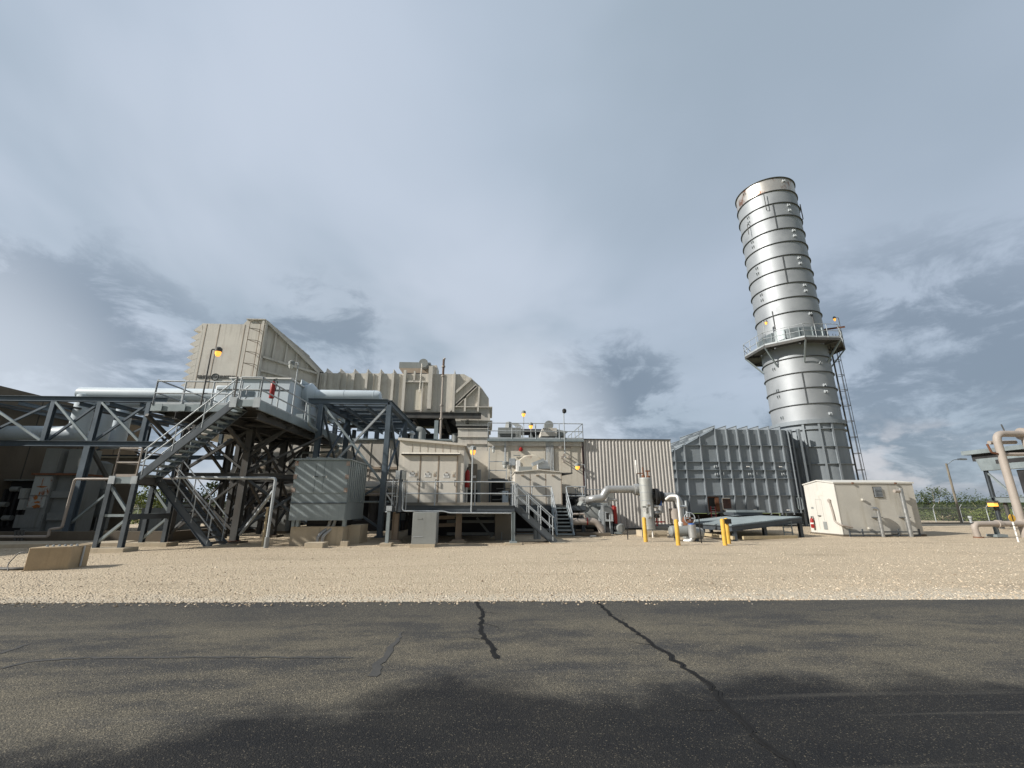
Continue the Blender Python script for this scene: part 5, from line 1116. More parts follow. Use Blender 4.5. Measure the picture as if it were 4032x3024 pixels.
    MB().ib((-10.95, 20.4, zm), (-8.2, 22.2, zm), .12, .2).build('strut', DKST, t); MB().bar((-10.95, 20.4, .5), (-8.4, 22.3, 2.8), .1).build('brace', STEEL, t); MB().bar((-10.95, 20.5, 2.8), (-8.4, 22.4, .5), .1).build('brace', STEEL, t); MB().bar((-10.95, 20.4, 3.0), (-8.4, 22.3, zd-.5), .1).build('brace', DKST, t)
    for x0 in (-13.75, -10.95): MB().bar((x0, 20.4, zd-1.6), (x0, YL+.1, zd-.4), .12).build('knee_brace', DKST, t)
    MB().bar((-10.95, 20.4, zd-1.5), (xr-.1, 20.4, zd-.35), .12).build('knee_brace', DKST, t); MB().bar((-13.75, 20.4, zd-1.4), (xl+.1, 20.4, zd-.3), .12).build('knee_brace', DKST, t)
    # pipe slung under the right edge
    q = lambda x, y, yy=22: A(4, x, y, yy)
    B = MB(); B.pipe([q(480, 320, 21), q(478, 490, 21), V((xr+.12, 26.0, zd-.55)), V((xr+.12, 26.0, zd-.9)), V((xr-2, 26.0, zd-.95)), V((xr-2, 26.0, 2))], .07, 10, .2); tag(B.build('drain_pipe', GALVD), 'bent grey drain pipe slung along the right edge of the high platform', 'pipe')
    # upper stair flight and lower flight with landing
    zl = A(3, 200, 895, 17.1).z; xL = A(3, 100, 890, 17.1).x; xR = A(3, 335, 890, 17.1).x
    s = T('upper_stair', 'steel stair rising right from the small landing to the high platform', 'stairs', (xR+1, 19, zl)); stairs(s, (xR, 17.12, zl-.03), (xbl, 17.05, zd-.08), (0, .95, 0), 15, STEEL, GALVD)
    MB().bar((xbl, 17.05, zd-.1), (xbl, 17.05, zd+1.02), .05).build('newel_post', DKST, s)
    u = T('stair_landing', 'small square landing on braced legs where the two stair flights meet', 'landing', (xL+.5, 19.6, .1)); Yq = 19.2
    MB().box((xL, 17.16, zl-.06), (xR, Yq, zl)).build('deck', DKST, u)
    for a, b in (((xL, 17.1), (xR, 17.1)), ((xL, Yq), (xR, Yq))): MB().ch((*a, zl-.12), (*b, zl-.12), .07, .26, -1).build('edge_channel', GALVD, u)
    for x in (xL, xR): MB().ch((x, 17.1, zl-.12), (x, Yq, zl-.12), .07, .26, -1).build('edge_channel', DKST, u)
    for x in (xL+.05, xR-.05): MB().box((x-.11, 17.03, zl-.26), (x+.11, 17.055, zl+.03)).build('gusset_plate', GALV, u)
    rails(MB(), [(xR-.05, 17.1, zl), (xL+.05, 17.1, zl), (xL+.05, Yq, zl), (xR, Yq, zl)], 1.05, 1.1, .028, True, .1).build('railing', PIPE, u)
    lg = [(xL+.02, 17.1), (xR-.02, 17.1), (xL+.02, Yq), (xR-.02, Yq)]
    for x, y in lg: MB().ib((x, y, .1), (x, y, zl-.25), .15, .16, .016, (0, 1, 0)).build('leg', STEEL, u); MB().box((x-.50, y-.35, -.1), (x+.36, y+.35, gz(y)+.14)).build('footing', CONC, u)
    for y in (17.1, Yq): MB().bar((xL, y, 1.25), (xR, y, 1.25), .09).build('strut', GALVD, u); MB().bar((xL, y, .3), (xR, y, 1.15), .09).build('brace', GALVD, u); MB().bar((xL, y, zl-.3), (xR, y, 1.3), .09).build('brace', GALVD, u)
    MB().bar((xR, 17.1, 1.2), (xR, Yq, 1.2), .10, .2).build('strut', STEEL, u)
    s = T('lower_stair', 'steel stair falling right from the small landing to the gravel', 'stairs', (xR+1, 20, .1)); xs = A(3, 1005, 1530, 18.2).x
    stairs(s, (xs, 18.2, gz(19.7)+.06), (xR, 18.2, zl-.05), (0, .95, 0), 13, STEEL, DKST)
    MB().box((xs-.35, 17.9, -.1), (xs+.4, 19.4, gz(20)+.055)).build('footing', CONC, s)
    # lamps and extinguisher on the platform
    a, b = A('n1', 540, 760, YL), A(2, 940, 490, YL); lamp((a.x, YL-.05, zd), b.z-zd, 'lit lamp on the tall pole at the front of the high platform', True, (.28, 0), pole_r=.03, head_r=.16, mat=DKST)
    yy = 21.2; a = A(2, 1860, 645, yy); lamp((xr-.02, AX(2, 1835, 900, xr).y, zd), 2.55, 'unlit lamp on a pole at the right edge of the high platform', False, (-.32, 0), head_r=.15)
    p = AX('n1', 2110, 710, xr+.02); extinguisher((xr-.12, p.y, p.z), 'red fire extinguisher hung on the high platform railing', .85, .10)
    # pale blue switchgear housing on the deck
    Yc = 21.7; h = T('switchgear_housing', 'pale blue grey switchgear housing with a small window on the high platform', 'housing', (-12, Yc+2, zd)); N = lambda x, y: A('n1', x, y, Yc)
    xa, xm, xz = N(800, 600).x, N(1130, 600).x, A(2, 1770, 900, Yc).x; z1 = N(1000, 425).z; z2 = N(1500, 292).z
    MB().box((xa, Yc, zd), (xm-.003, 26.8, z1)).build('low_cabinet', BUS, h, bevel=.06); MB().box((xm, Yc-.02, zd), (xz, 26.8, z2)).build('main_cabinet', BUS, h)
    MB().box((xm-.1, Yc-.12, z2), (xz+.08, 26.9, z2+.07)).build('roof_edge', WHITE, h); zk = N(1700, 527).z
    MB().box((xa+.1, Yc-.05, zk-.02), (xz, Yc-.022, zk+.02)).build('seam_strip', BLACK, h)
    a, b = N(1320, 560), N(1660, 668); MB().box((a.x, Yc-.045, b.z), (b.x, Yc-.023, a.z)).build('window', GLASSD, h)
    for x in (1060, 1760, 2080): p = N(x, 600); MB().box((p.x-.012, Yc-.03, zd+.1), (p.x+.012, Yc-.0205, z2-.1)).build('panel_joint', GREYP, h)
    MB().box((xz-.002, 21.9, zd+.1), (xz+.03, 23.5, zd+.35)).build('side_sill', GREYP, h)
    zq = A(2, 1900, 985, YC+1.4).z; x3 = A(2, 1905, 985, YC+1.4).x
    for i in range(3):
        y = YC+1.4+2*i; B = MB(); n = 24; vs = []
        for k in range(n): an = 2*math.pi*k/n; m = max(abs(math.cos(an)), abs(math.sin(an))); vs.append((xz, y+.75*math.cos(an)/m, zq+.72*math.sin(an)/m))
        for k in range(n): an = 2*math.pi*k/n; vs.append((x3, y+.56*math.cos(an), zq+.56*math.sin(an)))
        B.add(vs, [(k, (k+1) % n, n+(k+1) % n, n+k) for k in range(n)]).lathe([(.56, 0), (.56, .45), (.66, .451), (.66, .53), (.37, .8)], (x3, y, zq), 24, 'X').build('outlet_adapter', BUS, h)
    B = MB()
    for i in range(3): y = 21.4+.9*i; B.box((xr-.5, y, zd+.02), (xr-.15, y+.5, zd+.42))
    B.build('terminal_boxes', GALVD, h)
platform()
def left_small():
    # squat concrete block with anchor bolts, lower left
    a, b, c = G(1, 165, 1562), G(1, 490, 1546), G(1, 632, 1520); top = A(1, 530, 1385, b.y).z
    a = V((a.x, a.y, 0)); b = V((b.x, b.y, 0)); c = V((c.x, c.y, 0)); d = a+(c-b)
    t = T('anchor_block', 'squat tan concrete block with anchor bolts on top at lower left', 'concrete block', (a+c)/2)
    MB().prism([p-V((0, 0, .15)) for p in (a, b, c, d)], (0, 0, top+.15)).build('block', BLOCK, t, bevel=.02)
    for i in range(6): p = lerp(a, b, .25+.14*i)+(c-b)*.3; MB().tube((p.x, p.y, top-.02), (p.x, p.y, top+.05), .018, 8).lathe([(.035, 0), (.035, .025)], (p.x, p.y, top+.001), 6).build('anchor_bolt', GALV, t)
    p = lerp(b, c, .55); n = (c-b).normalized(); q = V((n.y, -n.x, 0)); MB().tube(p+q*.03+V((0, 0, .02)), p+q*.03+V((0, 0, top-.02)), .022, 8).build('ground_conduit', GALV, t)
    B = MB(); B.pipe([a+V((-.25, -.1, .02)), a+V((-.42, 0, .15)), a+V((-.3, .1, .45)), a+V((-.1, .1, .42))], .012, 6, .12); tag(B.build('loose_cable', BLACK), 'loop of black cable curling up beside the squat concrete block', 'cable')
    rr = random.Random(2)
    B = MB(); p0 = G(1, 80, 1555); B.pipe([p0+V((-.6+.25*i, rr.uniform(-.06, .06), .03)) for i in range(6)], .035, 8, .08); tag(B.build('hose', DKST), 'dark hose end lying on the gravel left of the squat block', 'hose')
    # pale pipe frame and wooden stake in front of the platform
    Y = 17.9; P = lambda x, y: A(3, x, y, Y); xv = P(1570, 1300).x; g = gz(Y)
    t = T('pipe_stand', 'whitish galvanised pipe frame with an arm and brace beside the wooden stake', 'pipe', (xv, Y, g))
    MB().pipe([(xv, Y, g-.1), (xv, Y, P(1620, 908).z), (P(700, 900).x, Y, P(700, 900).z)], .055, 12, .12).build('pipe', GALV, t); MB().bar(A(3, 1600, 1030, Y), A(3, 1290, 1440, 19.8), .09).build('brace', GALV, t); MB().tube((xv, Y, g-.1), (xv, Y, g+.42), .085, 12).build('base_sleeve', GREYP, t)
    b = G(3, 1500, 1545); h = A(3, 1552, 1180, b.y).z; u = T('wooden_stake', 'weathered yellowish wooden stake in front of the platform', 'stake', b); MB().tube((b.x+.05, b.y-.12, b.z-.1), (b.x+.05, b.y-.12, h), .05, 10, .045).build('stake', WOOD, u); MB().tube((b.x+.05, b.y-.12, h), (b.x+.05, b.y-.12, h+.015), .055, 10).build('cap', WOOD, u)
    # galvanised enclosure on a concrete pedestal
    Y = 18.7; P = lambda x, y: A(4, x, y, Y); x0, x1, z0, z1 = P(300, 1320).x, P(820, 1000).x, P(500, 1325).z, P(600, 800).z; D = 2.6
    u = T('concrete_pedestal', 'tan concrete pedestal under the galvanised enclosure', 'pedestal', ((x0+x1)/2, Y+1, .05)); q0, q1 = A(4, 312, 1450, 18.95), A(4, 772, 1450, 18.95); MB().box((q0.x, 18.95, -.1), (q1.x, 20.9, A(4, 500, 1378, 18.95).z)).build('pedestal', CONC, u, bevel=.015); MB().box((q1.x+.004, 19.6, -.1), (q1.x+.5, 20.8, .8)).build('side_block', CONC, u)
    zp = A(4, 500, 1378, 18.95).z
    t = T('galvanized_enclosure', 'weathered galvanised double door enclosure with rusty hinges on a concrete pedestal', 'enclosure', ((x0+x1)/2, Y+1, zp))
    MB().box((x0, Y, z0), (x1, Y+D, z1)).build('body', GALVD, t)
    zd_, zk = P(500, 1085).z, P(500, 1175).z; xm = P(575, 950).x
    MB().box((x0+.03, Y-.03, zd_), (P(535, 950).x, Y-.004, z1-.05)).build('door', GALVD, t); MB().box((P(610, 950).x, Y-.03, zd_), (x1-.03, Y-.004, z1-.05)).build('door', GALVD, t); MB().box((P(535, 950).x+.012, Y-.03, zd_), (P(610, 950).x-.012, Y-.004, z1-.05)).build('center_mullion', GALVD, t)
    MB().box((x0-.02, Y-.05, zk-.02), (x1+.02, Y-.004, zk+.02)).build('mid_flange', STEEL, t); MB().box((x0+.02, Y-.025, z0), (x1-.02, Y-.004, zk-.022)).build('lower_panel', GALVD, t)
    for x in (x0+.06, x1-.06):
        for y in (830, 945, 1060): z = P(600, y).z; MB().box((x-.07, Y-.045, z-.09), (x+.07, Y-.031, z+.09)).build('hinge', M('rust_bleed', (.34, .27, .23), .8, var=.3, rust=.9, scale=4) if False else RUSTH, t)
    for x in (550, 610): p = P(x, 945); MB().box((p.x-.06, Y-.06, p.z-.012), (p.x+.06, Y-.031, p.z+.012)).build('handle', BLACK, t)
    for x in (525, 637): p = P(x, 942); MB().bar((p.x, Y-.07, p.z+.03), (p.x, Y-.07, p.z-.05), .02).build('latch', WHITE, t)
    for i in range(9): y = Y+.15+i*.28; MB().box((x1, y, zk+.05), (x1+.035, y+.13, z1-.02)).build('side_rib', GALVD, t)
    MB().prism([(x0-.05, Y-.08, z1), (x1+.05, Y-.08, z1+.0), (x1+.05, Y-.08, z1+.05), ((x0+x1)/2, Y-.08, z1+.10), (x0-.05, Y-.08, z1+.05)], (0, D+.15, 0)).build('roof', GALVD, t)
    for i in range(1, 5): x = x0+(x1-x0)*i/5; MB().box((x-.02, Y-.09, z1+.05), (x+.02, Y+D+.07, z1+.13)).build('roof_seam', GALVD, t)
    for x in (x0+.15, x0+.32, x1-.05): MB().box((x-.06, Y+.1, zp), (x+.06, Y+.3, z0)).build('leg', GALVD, t)
    MB().prism([(x0-.02, 19.1, zp-.02), (x0+.22, 19.1, zp-.02), (x0+.22, 19.1, zp-.4)], (0, .06, 0)).build('bracket', GALVD, t)
    MB().box((x0+.5, Y+.6, zp+.003), (x1-.2, Y+1.6, z0)).build('cable_box', DARK, t)
    for dx in (0, .19): p = P(545, 1500); MB().pipe([(p.x+dx, Y+.1, .1), (p.x+dx, Y+.1, .42), (p.x+dx+.28, Y+.35, z0-.3), (p.x+dx+.32, Y+.45, z0+.05)], .07, 12, .18).lathe([(.085, -.03), (.085, .03)], (p.x+dx+.01, Y+.1, .38), 12).build('conduit', SILV, t)
    p = G(4, 520, 1580); MB().box((p.x-.36, p.y, -.1), (p.x+.30, p.y+.6, A(4, 500, 1522, p.y).z)).build('small_plinth', CONC); tag(bpy.data.objects['small_plinth'], 'little tan concrete plinth where two conduits enter, before the pedestal', 'plinth')
    p = G(4, 780, 1555); MB().box((p.x-.14, p.y, -.1), (p.x+.14, p.y+.3, A(4, 780, 1508, p.y).z)).build('footing_block', CONC); tag(bpy.data.objects['footing_block'], 'smallest concrete block, at the right foot of the pedestal', 'concrete block')
RUSTH = M('rust_bleed', (.33, .27, .235), .8, var=.3, rust=1.0, scale=5)
left_small()
# ------------------------------------------------------------------ middle: cream cabin, walkway, second cabin, stairs
def cabins():
    Yp, Yf = 19.3, 20.5; zd = 1.60; P = lambda x, y, yy=Yp: A(6, x, y, yy)
    x0, x1 = P(40, 1030).x, P(1745, 1040).x
    t = T('equipment_walkway', 'low railed steel walkway in front of the cream cabin', 'walkway', ((x0+x1)/2, 21, .1))
    MB().box((x0, Yp+.05, zd-.05), (x1, Yp+8.3, zd)).build('deck', DKST, t)
    MB().box((x0+.4, Yp+.75, zd+.002), (x1-.2, Yp+.78, zd+.13)).build('kick_plate', BROWN, t)
    zb = P(900, 1112).z; MB().ib((x0, Yp, (zd+zb)/2), (x1, Yp, (zd+zb)/2), .14, zd-zb, .02).build('front_beam', STEEL, t)
    for i in range(6): x = x0+.5+i*.95; MB().ib((x, Yp+.1, zd-.2), (x, Yp+8.2, zd-.2), .12, .26).build('joist', DKST, t)
    rails(MB(), [(P(190, 720).x, Yp, zd), (x1, Yp, zd)], .98, 1.7, .028).build('railing', GALV, t); rails(MB(), [(x1, Yp+1.5, zd), (x1, Yp+3, zd)], .98, 1.5, .028).build('railing', GALV, t)
    rails(MB(), [(x0+.05, Yp+2.4, zd), (x0+.05, Yp, zd), (P(190, 720).x, Yp, zd)], .98, 1.2, .028).build('railing', GALV, t); MB().bar((x0+.05, Yp, zd+.5), (x0+.5, Yp, zd-.1), .05).build('rail_brace', GALV, t)
    for (x, y, m, w) in ((x1-.06, Yp, GALVD, .15), (P(190, 1300, 20.3).x, 20.3, CREAM_D, .26), (P(1015, 1300, 20.3).x, 20.3, CREAM_D, .26)):
        MB().ib((x, y, .1), (x, y, zb), w*.8, w, .02, (1, 0, 0)).build('column', m, t); MB().bar((x, y, gz(y)+.05), (x, y, gz(y)+.13), w*2).build('base_plate', m, t); MB().box((x-.35, y-.3, -.1), (x+.35, y+.3, gz(y)+.06)).build('footing', CONC, t)
    # first cabin
    xa, xb = P(222, 600, Yf).x, P(1078, 600, Yf).x; zl, zr = P(225, 160, Yf).z, P(1085, 232, Yf).z; Yb = 28.3
    c = T('cream_cabin', 'cream electrical cabin with three doors and white warning signs on the walkway', 'cabin', ((xa+xb)/2, 24, zd))
    MB().prism([(xa, Yf, zd+.10), (xb, Yf, zd+.10), (xb, Yf, zr-.06), (xa, Yf, zl-.06)], (0, Yb-Yf, 0)).build('wall', CREAM, c)
    MB().prism([(xa-.08, Yf-.12, zl-.06), (xb+.12, Yf-.12, zr-.08), (xb+.12, Yf-.12, zr+.02), (xa-.08, Yf-.12, zl+.05)], (0, Yb-Yf+.2, 0)).build('roof', CREAM, c)
    MB().box((xa+.05, Yf+.05, zd+.002), (xb-.05, Yb-.1, zd+.098)).build('base_skid', DARK, c)
    za = P(600, 360, Yf).z; q0, q1 = P(275, 358, Yf).x, P(1035, 358, Yf).x
    MB().prism([(q0, Yf-.17, za-.05), (q1, Yf-.17, za-.05), (q1, Yf-.17, za), (q1, Yf-.002, za+.07), (q0, Yf-.002, za+.07), (q0, Yf-.17, za)], (0, 0, .001)).box((q0, Yf-.17, za-.05), (q1, Yf-.003, za-.0)).build('awning', CREAM, c)
    e = [P(x, 700, Yf).x for x in (275, 505, 748, 1000)]; e = [P(x, 700, Yf).x for x in (280, 512, 752, 1000)]
    for i in range(3):
        d0, d1 = e[i]+.02, e[i+1]-.06; zt = za-.07
        d = MB().box((d0, Yf-.035, zd+.12), (d1, Yf-.004, zt)).build('door', CREAM, c)
        zs = P(385, 625, Yf).z-.012*i*2; xs = (d0+d1)/2-(.06 if i else -.06)
        sg = MB().box((xs-.135, Yf-.048, zs-.10), (xs+.135, Yf-.0355, zs+.10)).build('warning_sign', WHITE, d)
        MB().box((xs-.115, Yf-.0505, zs+.005), (xs+.115, Yf-.0485, zs+.085)).lathe([(.001, 0)], (xs, Yf, zs), 3).build('sign_header', BLACK, sg)
        B = MB(); n = 24; vs = [(xs+.095*math.cos(2*math.pi*k/n), Yf-.0525, zs+.047+.028*math.sin(2*math.pi*k/n)) for k in range(n)]; B.prism(vs, (0, .0015, 0)).build('sign_oval', WHITE, sg)
        B = MB()
        for k in range(3): B.box((xs-.09+.01*k, Yf-.0505, zs-.028-.022*k), (xs+.09-.015*k, Yf-.0485, zs-.018-.022*k))
        B.build('sign_print', TXT, sg)
        MB().box((xs-.04, Yf-.06, zs+.13), (xs+.04, Yf-.0355, zs+.16)).build('padlock_tab', CREAM_D, d)
        for zz in (.12, -.01): MB().box((d1-.17, Yf-.05, zs+zz-.05), (d1-.07, Yf-.0355, zs+zz+.05)).build('indicator_plate', CREAM_D if zz < 0 else TURB, d)
        MB().pipe([(d1-.05, Yf-.04, zs-.20), (d1-.05, Yf-.12, zs-.20), (d1-.05, Yf-.12, zs-.45), (d1-.05, Yf-.04, zs-.45)], .018, 6, .03).build('handle', DKST, d)
        MB().box((d1+.008, Yf-.045, zd+.10), (d1+.055, Yf-.003, zt)).build('door_post', CREAM_D, c)
    for x in (410, 510, 612, 710, 808, 905, 1003): p = P(x, 280, Yf); MB().box((p.x-.006, Yf-.012, za+.1), (p.x+.006, Yf-.002, p.z+.20)).build('panel_joint', CREAM_D, c)
    p = P(405, 130, 23); MB().lathe([(.09, -.3), (.09, .1), (.16, .12), (.16, .2), (.04, .3)], p, 14).build('roof_vent', GALV, c)
    # equipment on the cabin's right side
    u = T('brown_side_cabinet', 'olive grey cabinet standing just right of the cream cabin', 'cabinet', (xb+.6, 22.5, zd)); a, b = P(1128, 485, 22.3), P(1252, 800, 22.3); MB().box((max(xb+.12, a.x), 22.3, 2.35), (b.x, 23.0, a.z)).build('upper_body', BROWN, u); MB().box((max(xb+.12, a.x), 22.32, zd), (b.x+.03, 23.0, 2.348)).build('lower_body', BLACK, u); q = P(1215, 655, 22.27); MB().box((q.x-.08, 22.27, q.z-.06), (q.x+.1, 22.298, q.z+.06)).build('name_plate', WHITE, u); MB().box((b.x+.002, 22.5, zd), (b.x+.18, 23.0, P(1265, 560, 22.5).z)).build('side_body', GREYP, u)
    p = P(1105, 795, 21.6); extinguisher((max(p.x, xb+.13), 21.6, p.z), 'red fire extinguisher on the right side of the cream cabin', .98, .115)
    a = P(1180, 1130); b = P(1195, 275); lamp((a.x, Yp-.05, P(0, 1130).z), b.z-P(0, 1130).z, 'lit orange lamp on the pole clamped to the walkway rail', True, (0, .18), pole_r=.032, head_r=.17)
    # conduit post at the left end with boxes
    Yk = 18.9; Q = lambda x, y: A(6, x, y, Yk); t = T('conduit_post', 'steel post with grey boxes and conduits at the left end of the walkway', 'conduit post', (Q(250, 1110).x, Yk, .1))
    xk = Q(262, 800).x; MB().ib((xk, Yk, Q(0, 1115).z), (xk, Yk, Q(0, 565).z), .12, .12).build('post', STEEL, t)
    for (xc, w) in ((232, .16), (310, .13)): a = Q(xc, 575); b = Q(xc, 690); MB().box((a.x-w/2-.02, Yk-.1, b.z), (a.x+w/2, Yk+.1, a.z)).build('junction_box', GALV if xc < 250 else GREYP, t)
    for i, x in enumerate((188, 210, 232, 300, 318, 336)): X = Q(x, 850).x; zt2 = Q(0, 690).z; zb2 = Q(0, 1100).z; MB().tube((X, Yk, zb2), (X, Yk, zt2), .018, 8).build('conduit', GALV if i % 2 else DKST, t)
    MB().pipe([(Q(165, 700).x, Yk-.05, Q(0, 690).z), (Q(165, 700).x, Yk-.05, Q(0, 1110).z), (Q(60, 1110).x, Yk-.05, Q(0, 1115).z)], .025, 8, .15).build('conduit', GALV, t)
    MB().pipe([(Q(290, 700).x, Yk-.05, Q(0, 720).z), (Q(290, 1000).x, Yk-.05, Q(0, 1103).z), (Q(830, 1000).x, Yk-.05, Q(0, 1106).z), (Q(900, 1000).x, Yk-.05, Q(0, 1128).z), (Q(1700, 1000).x, Yk-.05, Q(0, 1132).z)], .028, 8, .14).build('conduit', GALV, t)
    B = MB(); B.bar((Q(165, 910).x, Yk-.02, Q(0, 910).z), (Q(345, 910).x, Yk-.02, Q(0, 910).z), .03); B.build('clamp_bar', GALV, t)
    g = G(6, 65, 1570); X = g.x; MB().ib((X, g.y+.1, .1), (X, g.y+.1, A(6, 90, 1040, g.y).z), .13, .14, .015, (0, 1, 0)).build('support_post', GALVD, t); MB().box((X-.1, g.y-.0, A(6, 60, 1100, g.y).z), (X+.12, g.y+.029, A(6, 60, 1035, g.y).z)).build('junction_box', GALV, t); MB().box((X-.22, g.y-.15, -.1), (X+.22, g.y+.35, gz(g.y)+.14)).build('footing', CONC, t)
    # free standing grey cabinet below the walkway
    g0, g1 = G(6, 385, 1588), G(6, 690, 1588); Yg = g0.y; R = lambda x, y: A(6, x, y, Yg+.1); u = T('pad_cabinet', 'plain grey cabinet on a concrete foot under the walkway front', 'cabinet', ((g0.x+g1.x)/2, Yg+.4, 0))
    MB().box((R(395, 1540).x, Yg+.1, R(0, 1535).z), (R(712, 1540).x, Yg+.9, R(0, 1120).z)).build('body', GREYP, u, bevel=.01); MB().box((R(395, 1540).x-.04, Yg, -.1), (R(712, 1540).x-.02, Yg+.95, R(0, 1535).z-.003)).build('concrete_foot', CONC, u); z = R(0, 1440).z; MB().box((R(500, 0).x, Yg+.09, z-.012), (R(620, 0).x, Yg+.098, z+.012)).build('scuff_strip', GALV, u)
    MB().box((R(470, 1240).x, Yg+.088, R(0, 1210).z), (R(600, 0).x, Yg+.098, R(0, 1190).z)).build('name_plate', GREYP, u)
    # dark base and brown panel below
    a, b = A(6, 1490, 1140, 21.5), A(6, 1715, 1520, 21.5); u = T('brown_panel_cabinet', 'olive brown panel cabinet in the shade under the right end of the walkway', 'cabinet', ((a.x+b.x)/2, 21.7, 0)); MB().box((a.x, 21.5, gz(21)-.05), (b.x, 22.2, zd-.33)).build('body', BROWN, u); MB().box((a.x+.04, 21.48, .35), (b.x-.04, 21.498, zd-.42)).build('door', BROWN, u); MB().tube((A(6, 1575, 1480, 21.4).x, 21.4, 0), (A(6, 1575, 1480, 21.4).x, 21.4, .4), .03, 8).build('standpipe', GREYP, u)
    u = T('cable_trays', 'rows of pale cable trays in the shade under the walkway', 'cable trays', (-.5, 22.5, .3))
    for i, y in enumerate((1160, 1240, 1400, 1480)): a, b = A(6, 940, y, 22.6), A(6, 1480, y, 22.6); MB().ch((a.x-.3, 22.6, a.z), (b.x, 22.6, b.z), .1, .13, -1).build('tray', GREYP, u)
    for y in (1190, 1290): a, b = A(6, 725, y, 21.9), A(6, 965, y-8, 21.9); MB().ch(a, b, .1, .16, -1).build('tray', CREAM_D, u)
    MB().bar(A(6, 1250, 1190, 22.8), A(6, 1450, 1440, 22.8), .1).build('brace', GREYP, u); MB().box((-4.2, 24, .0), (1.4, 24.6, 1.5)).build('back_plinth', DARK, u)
    # ---- second cabin with hatch cover
    Y2 = 25.0; Z = lambda x, y, yy=Y2: A(7, x, y, yy); xa, xb = Z(352, 950).x, Z(865, 950).x; zr = Z(355, 775).z; zg = Z(600, 752).z
    u = T('small_cream_cabin', 'smaller cream cabin with a shallow gable and three doors behind the stairs', 'cabin', ((xa+xb)/2, 26, 1.6))
    MB().prism([(xa, Y2, 1.62), (xb, Y2, 1.62), (xb, Y2, zr), ((xa+xb)/2, Y2, zg), (xa, Y2, zr)], (0, 2.6, 0)).build('wall', CREAM, u)
    MB().prism([(xa-.06, Y2-.08, zr), ((xa+xb)/2, Y2-.08, zg), (xb+.06, Y2-.08, zr), (xb+.06, Y2-.08, zr+.05), ((xa+xb)/2, Y2-.08, zg+.06), (xa-.06, Y2-.08, zr+.05)], (0, 2.8, 0)).build('roof', CREAM, u)
    e = [Z(x, 950).x for x in (360, 520, 690, 860)]
    for i in range(3):
        d = MB().box((e[i]+.02, Y2-.03, 1.68), (e[i+1]-.03, Y2-.003, zr-.10)).build('door', CREAM, u)
        MB().box((e[i+1]-.025, Y2-.035, 1.64), (e[i+1]+.01, Y2-.003, zr-.08)).build('door_post', CREAM_D, u)
        x = (e[i]+e[i+1])/2; MB().box((x-.12, Y2-.16, zr-.18), (x+.06, Y2-.031, zr-.13)).build('closer', CREAM_D, d)
        MB().box((e[i]+.05, Y2-.05, 2.6), (e[i]+.09, Y2-.031, 2.66)).build('latch', CREAM_D, d)
    a, b = Z(395, 710, 25.6), Z(540, 750, 25.6); MB().box((a.x, 25.6, zr-.05), (b.x, 26.2, a.z)).build('cable_gland_box', GREYP, u); MB().box((Z(370, 640, 26).x, 26.0, zr), (Z(408, 0, 26).x, 26.7, Z(0, 640, 26).z)).build('side_hood', WHITE, u)
    a, b = Z(540, 690, 25.5), Z(655, 640, 25.5); MB().bar(a, b+V((.05, 0, 0)), .6, .18, (0, 0, 1)).build('tilted_lid', GALV, u)
    a, b = Z(607, 640, 25.7), Z(730, 735, 25.7); MB().prism([(a.x, 25.7, b.z), (b.x, 25.7, b.z), (b.x-.1, 25.7, a.z), (a.x, 25.7, a.z)], (0, .8, 0)).build('white_hood', M('white_hood_metal', (.66, .68, .70), .4, metal=.3, var=.05), u); MB().box((a.x, 25.65, b.z-.1), (b.x, 26.4, b.z-.003)).build('hood_base', CREAM_D, u)
    a = Z(870, 790, 25.4); MB().prism([(a.x, 25.2, a.z-.1), (a.x+.55, 25.2, a.z), (a.x+.55, 25.2, a.z+.06), (a.x, 25.2, a.z+.05)], (0, .5, 0)).build('cable_tray_stub', DKST, u)
    # second low deck and stairs facing the road
    Ys = 23.6; q = Z(890, 1150, Ys); w = T('cabin_deck', 'second low steel deck in front of the small cream cabin', 'walkway', (3, 25, .1)); xe = Z(1120, 1150, 24.4).x
    MB().box((x1+.1, Ys+.75, 1.52), (xe, 27.7, 1.6)).build('deck', DKST, w); MB().ch((x1+.1, Ys+.72, 1.46), (Z(790, 1150, Ys).x, Ys+.72, 1.46), .06, .25, -1).build('edge_channel', STEEL, w); MB().ch((Z(915, 0, Ys).x, Ys+.72, 1.46), (xe, Ys+.72, 1.46), .06, .25, -1).build('edge_channel', STEEL, w)
    yq = Ys+.75; xq = Z(385, 960, Yp+2.4).x
    rails(MB(), [(x1+.15, yq, 1.6), (Z(748, 960, yq).x, yq, 1.6)], 1.0, 1.0, .028).build('railing', GALV, w); rails(MB(), [(Z(915, 960, yq).x, yq, 1.6), (xe, yq, 1.6), (xe, 27, 1.6)], 1.0, .7, .028).build('railing', GALV, w)
    for x in (x1+.3, xe-.1, 2.6): 
        for y in (Ys+.9, 27.3): MB().bar((x, y, .1), (x, y, 1.52), .12).build('leg', STEEL, w)
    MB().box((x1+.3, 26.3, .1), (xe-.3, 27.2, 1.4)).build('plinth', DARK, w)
    for y in (1400, 1450, 1480): a, b = Z(370, y, 24.8), Z(1000, y, 24.8); MB().ch(a, b, .08, .13, -1).build('cable_tray', GREYP, w)
    s = T('side_stair', 'steel stair descending right from the walkway end to the gravel', 'stairs', (1.6, Yp+.6, .1)); p = G(7, 775, 1548); a = A(7, 365, 1125, Yp+.1)
    stairs(s, (A(7, 785, 1530, Yp+.1).x, Yp+.1, gz(Yp)+.06), (a.x, Yp+.1, zd-.06), (0, 1.0, 0), 9, STEEL, DKST); e = A(7, 785, 1530, Yp+.1).x; MB().box((e-.2, Yp-.15, -.1), (e+.45, Yp+1.3, gz(Yp)+.05)).build('footing', CONC, s)
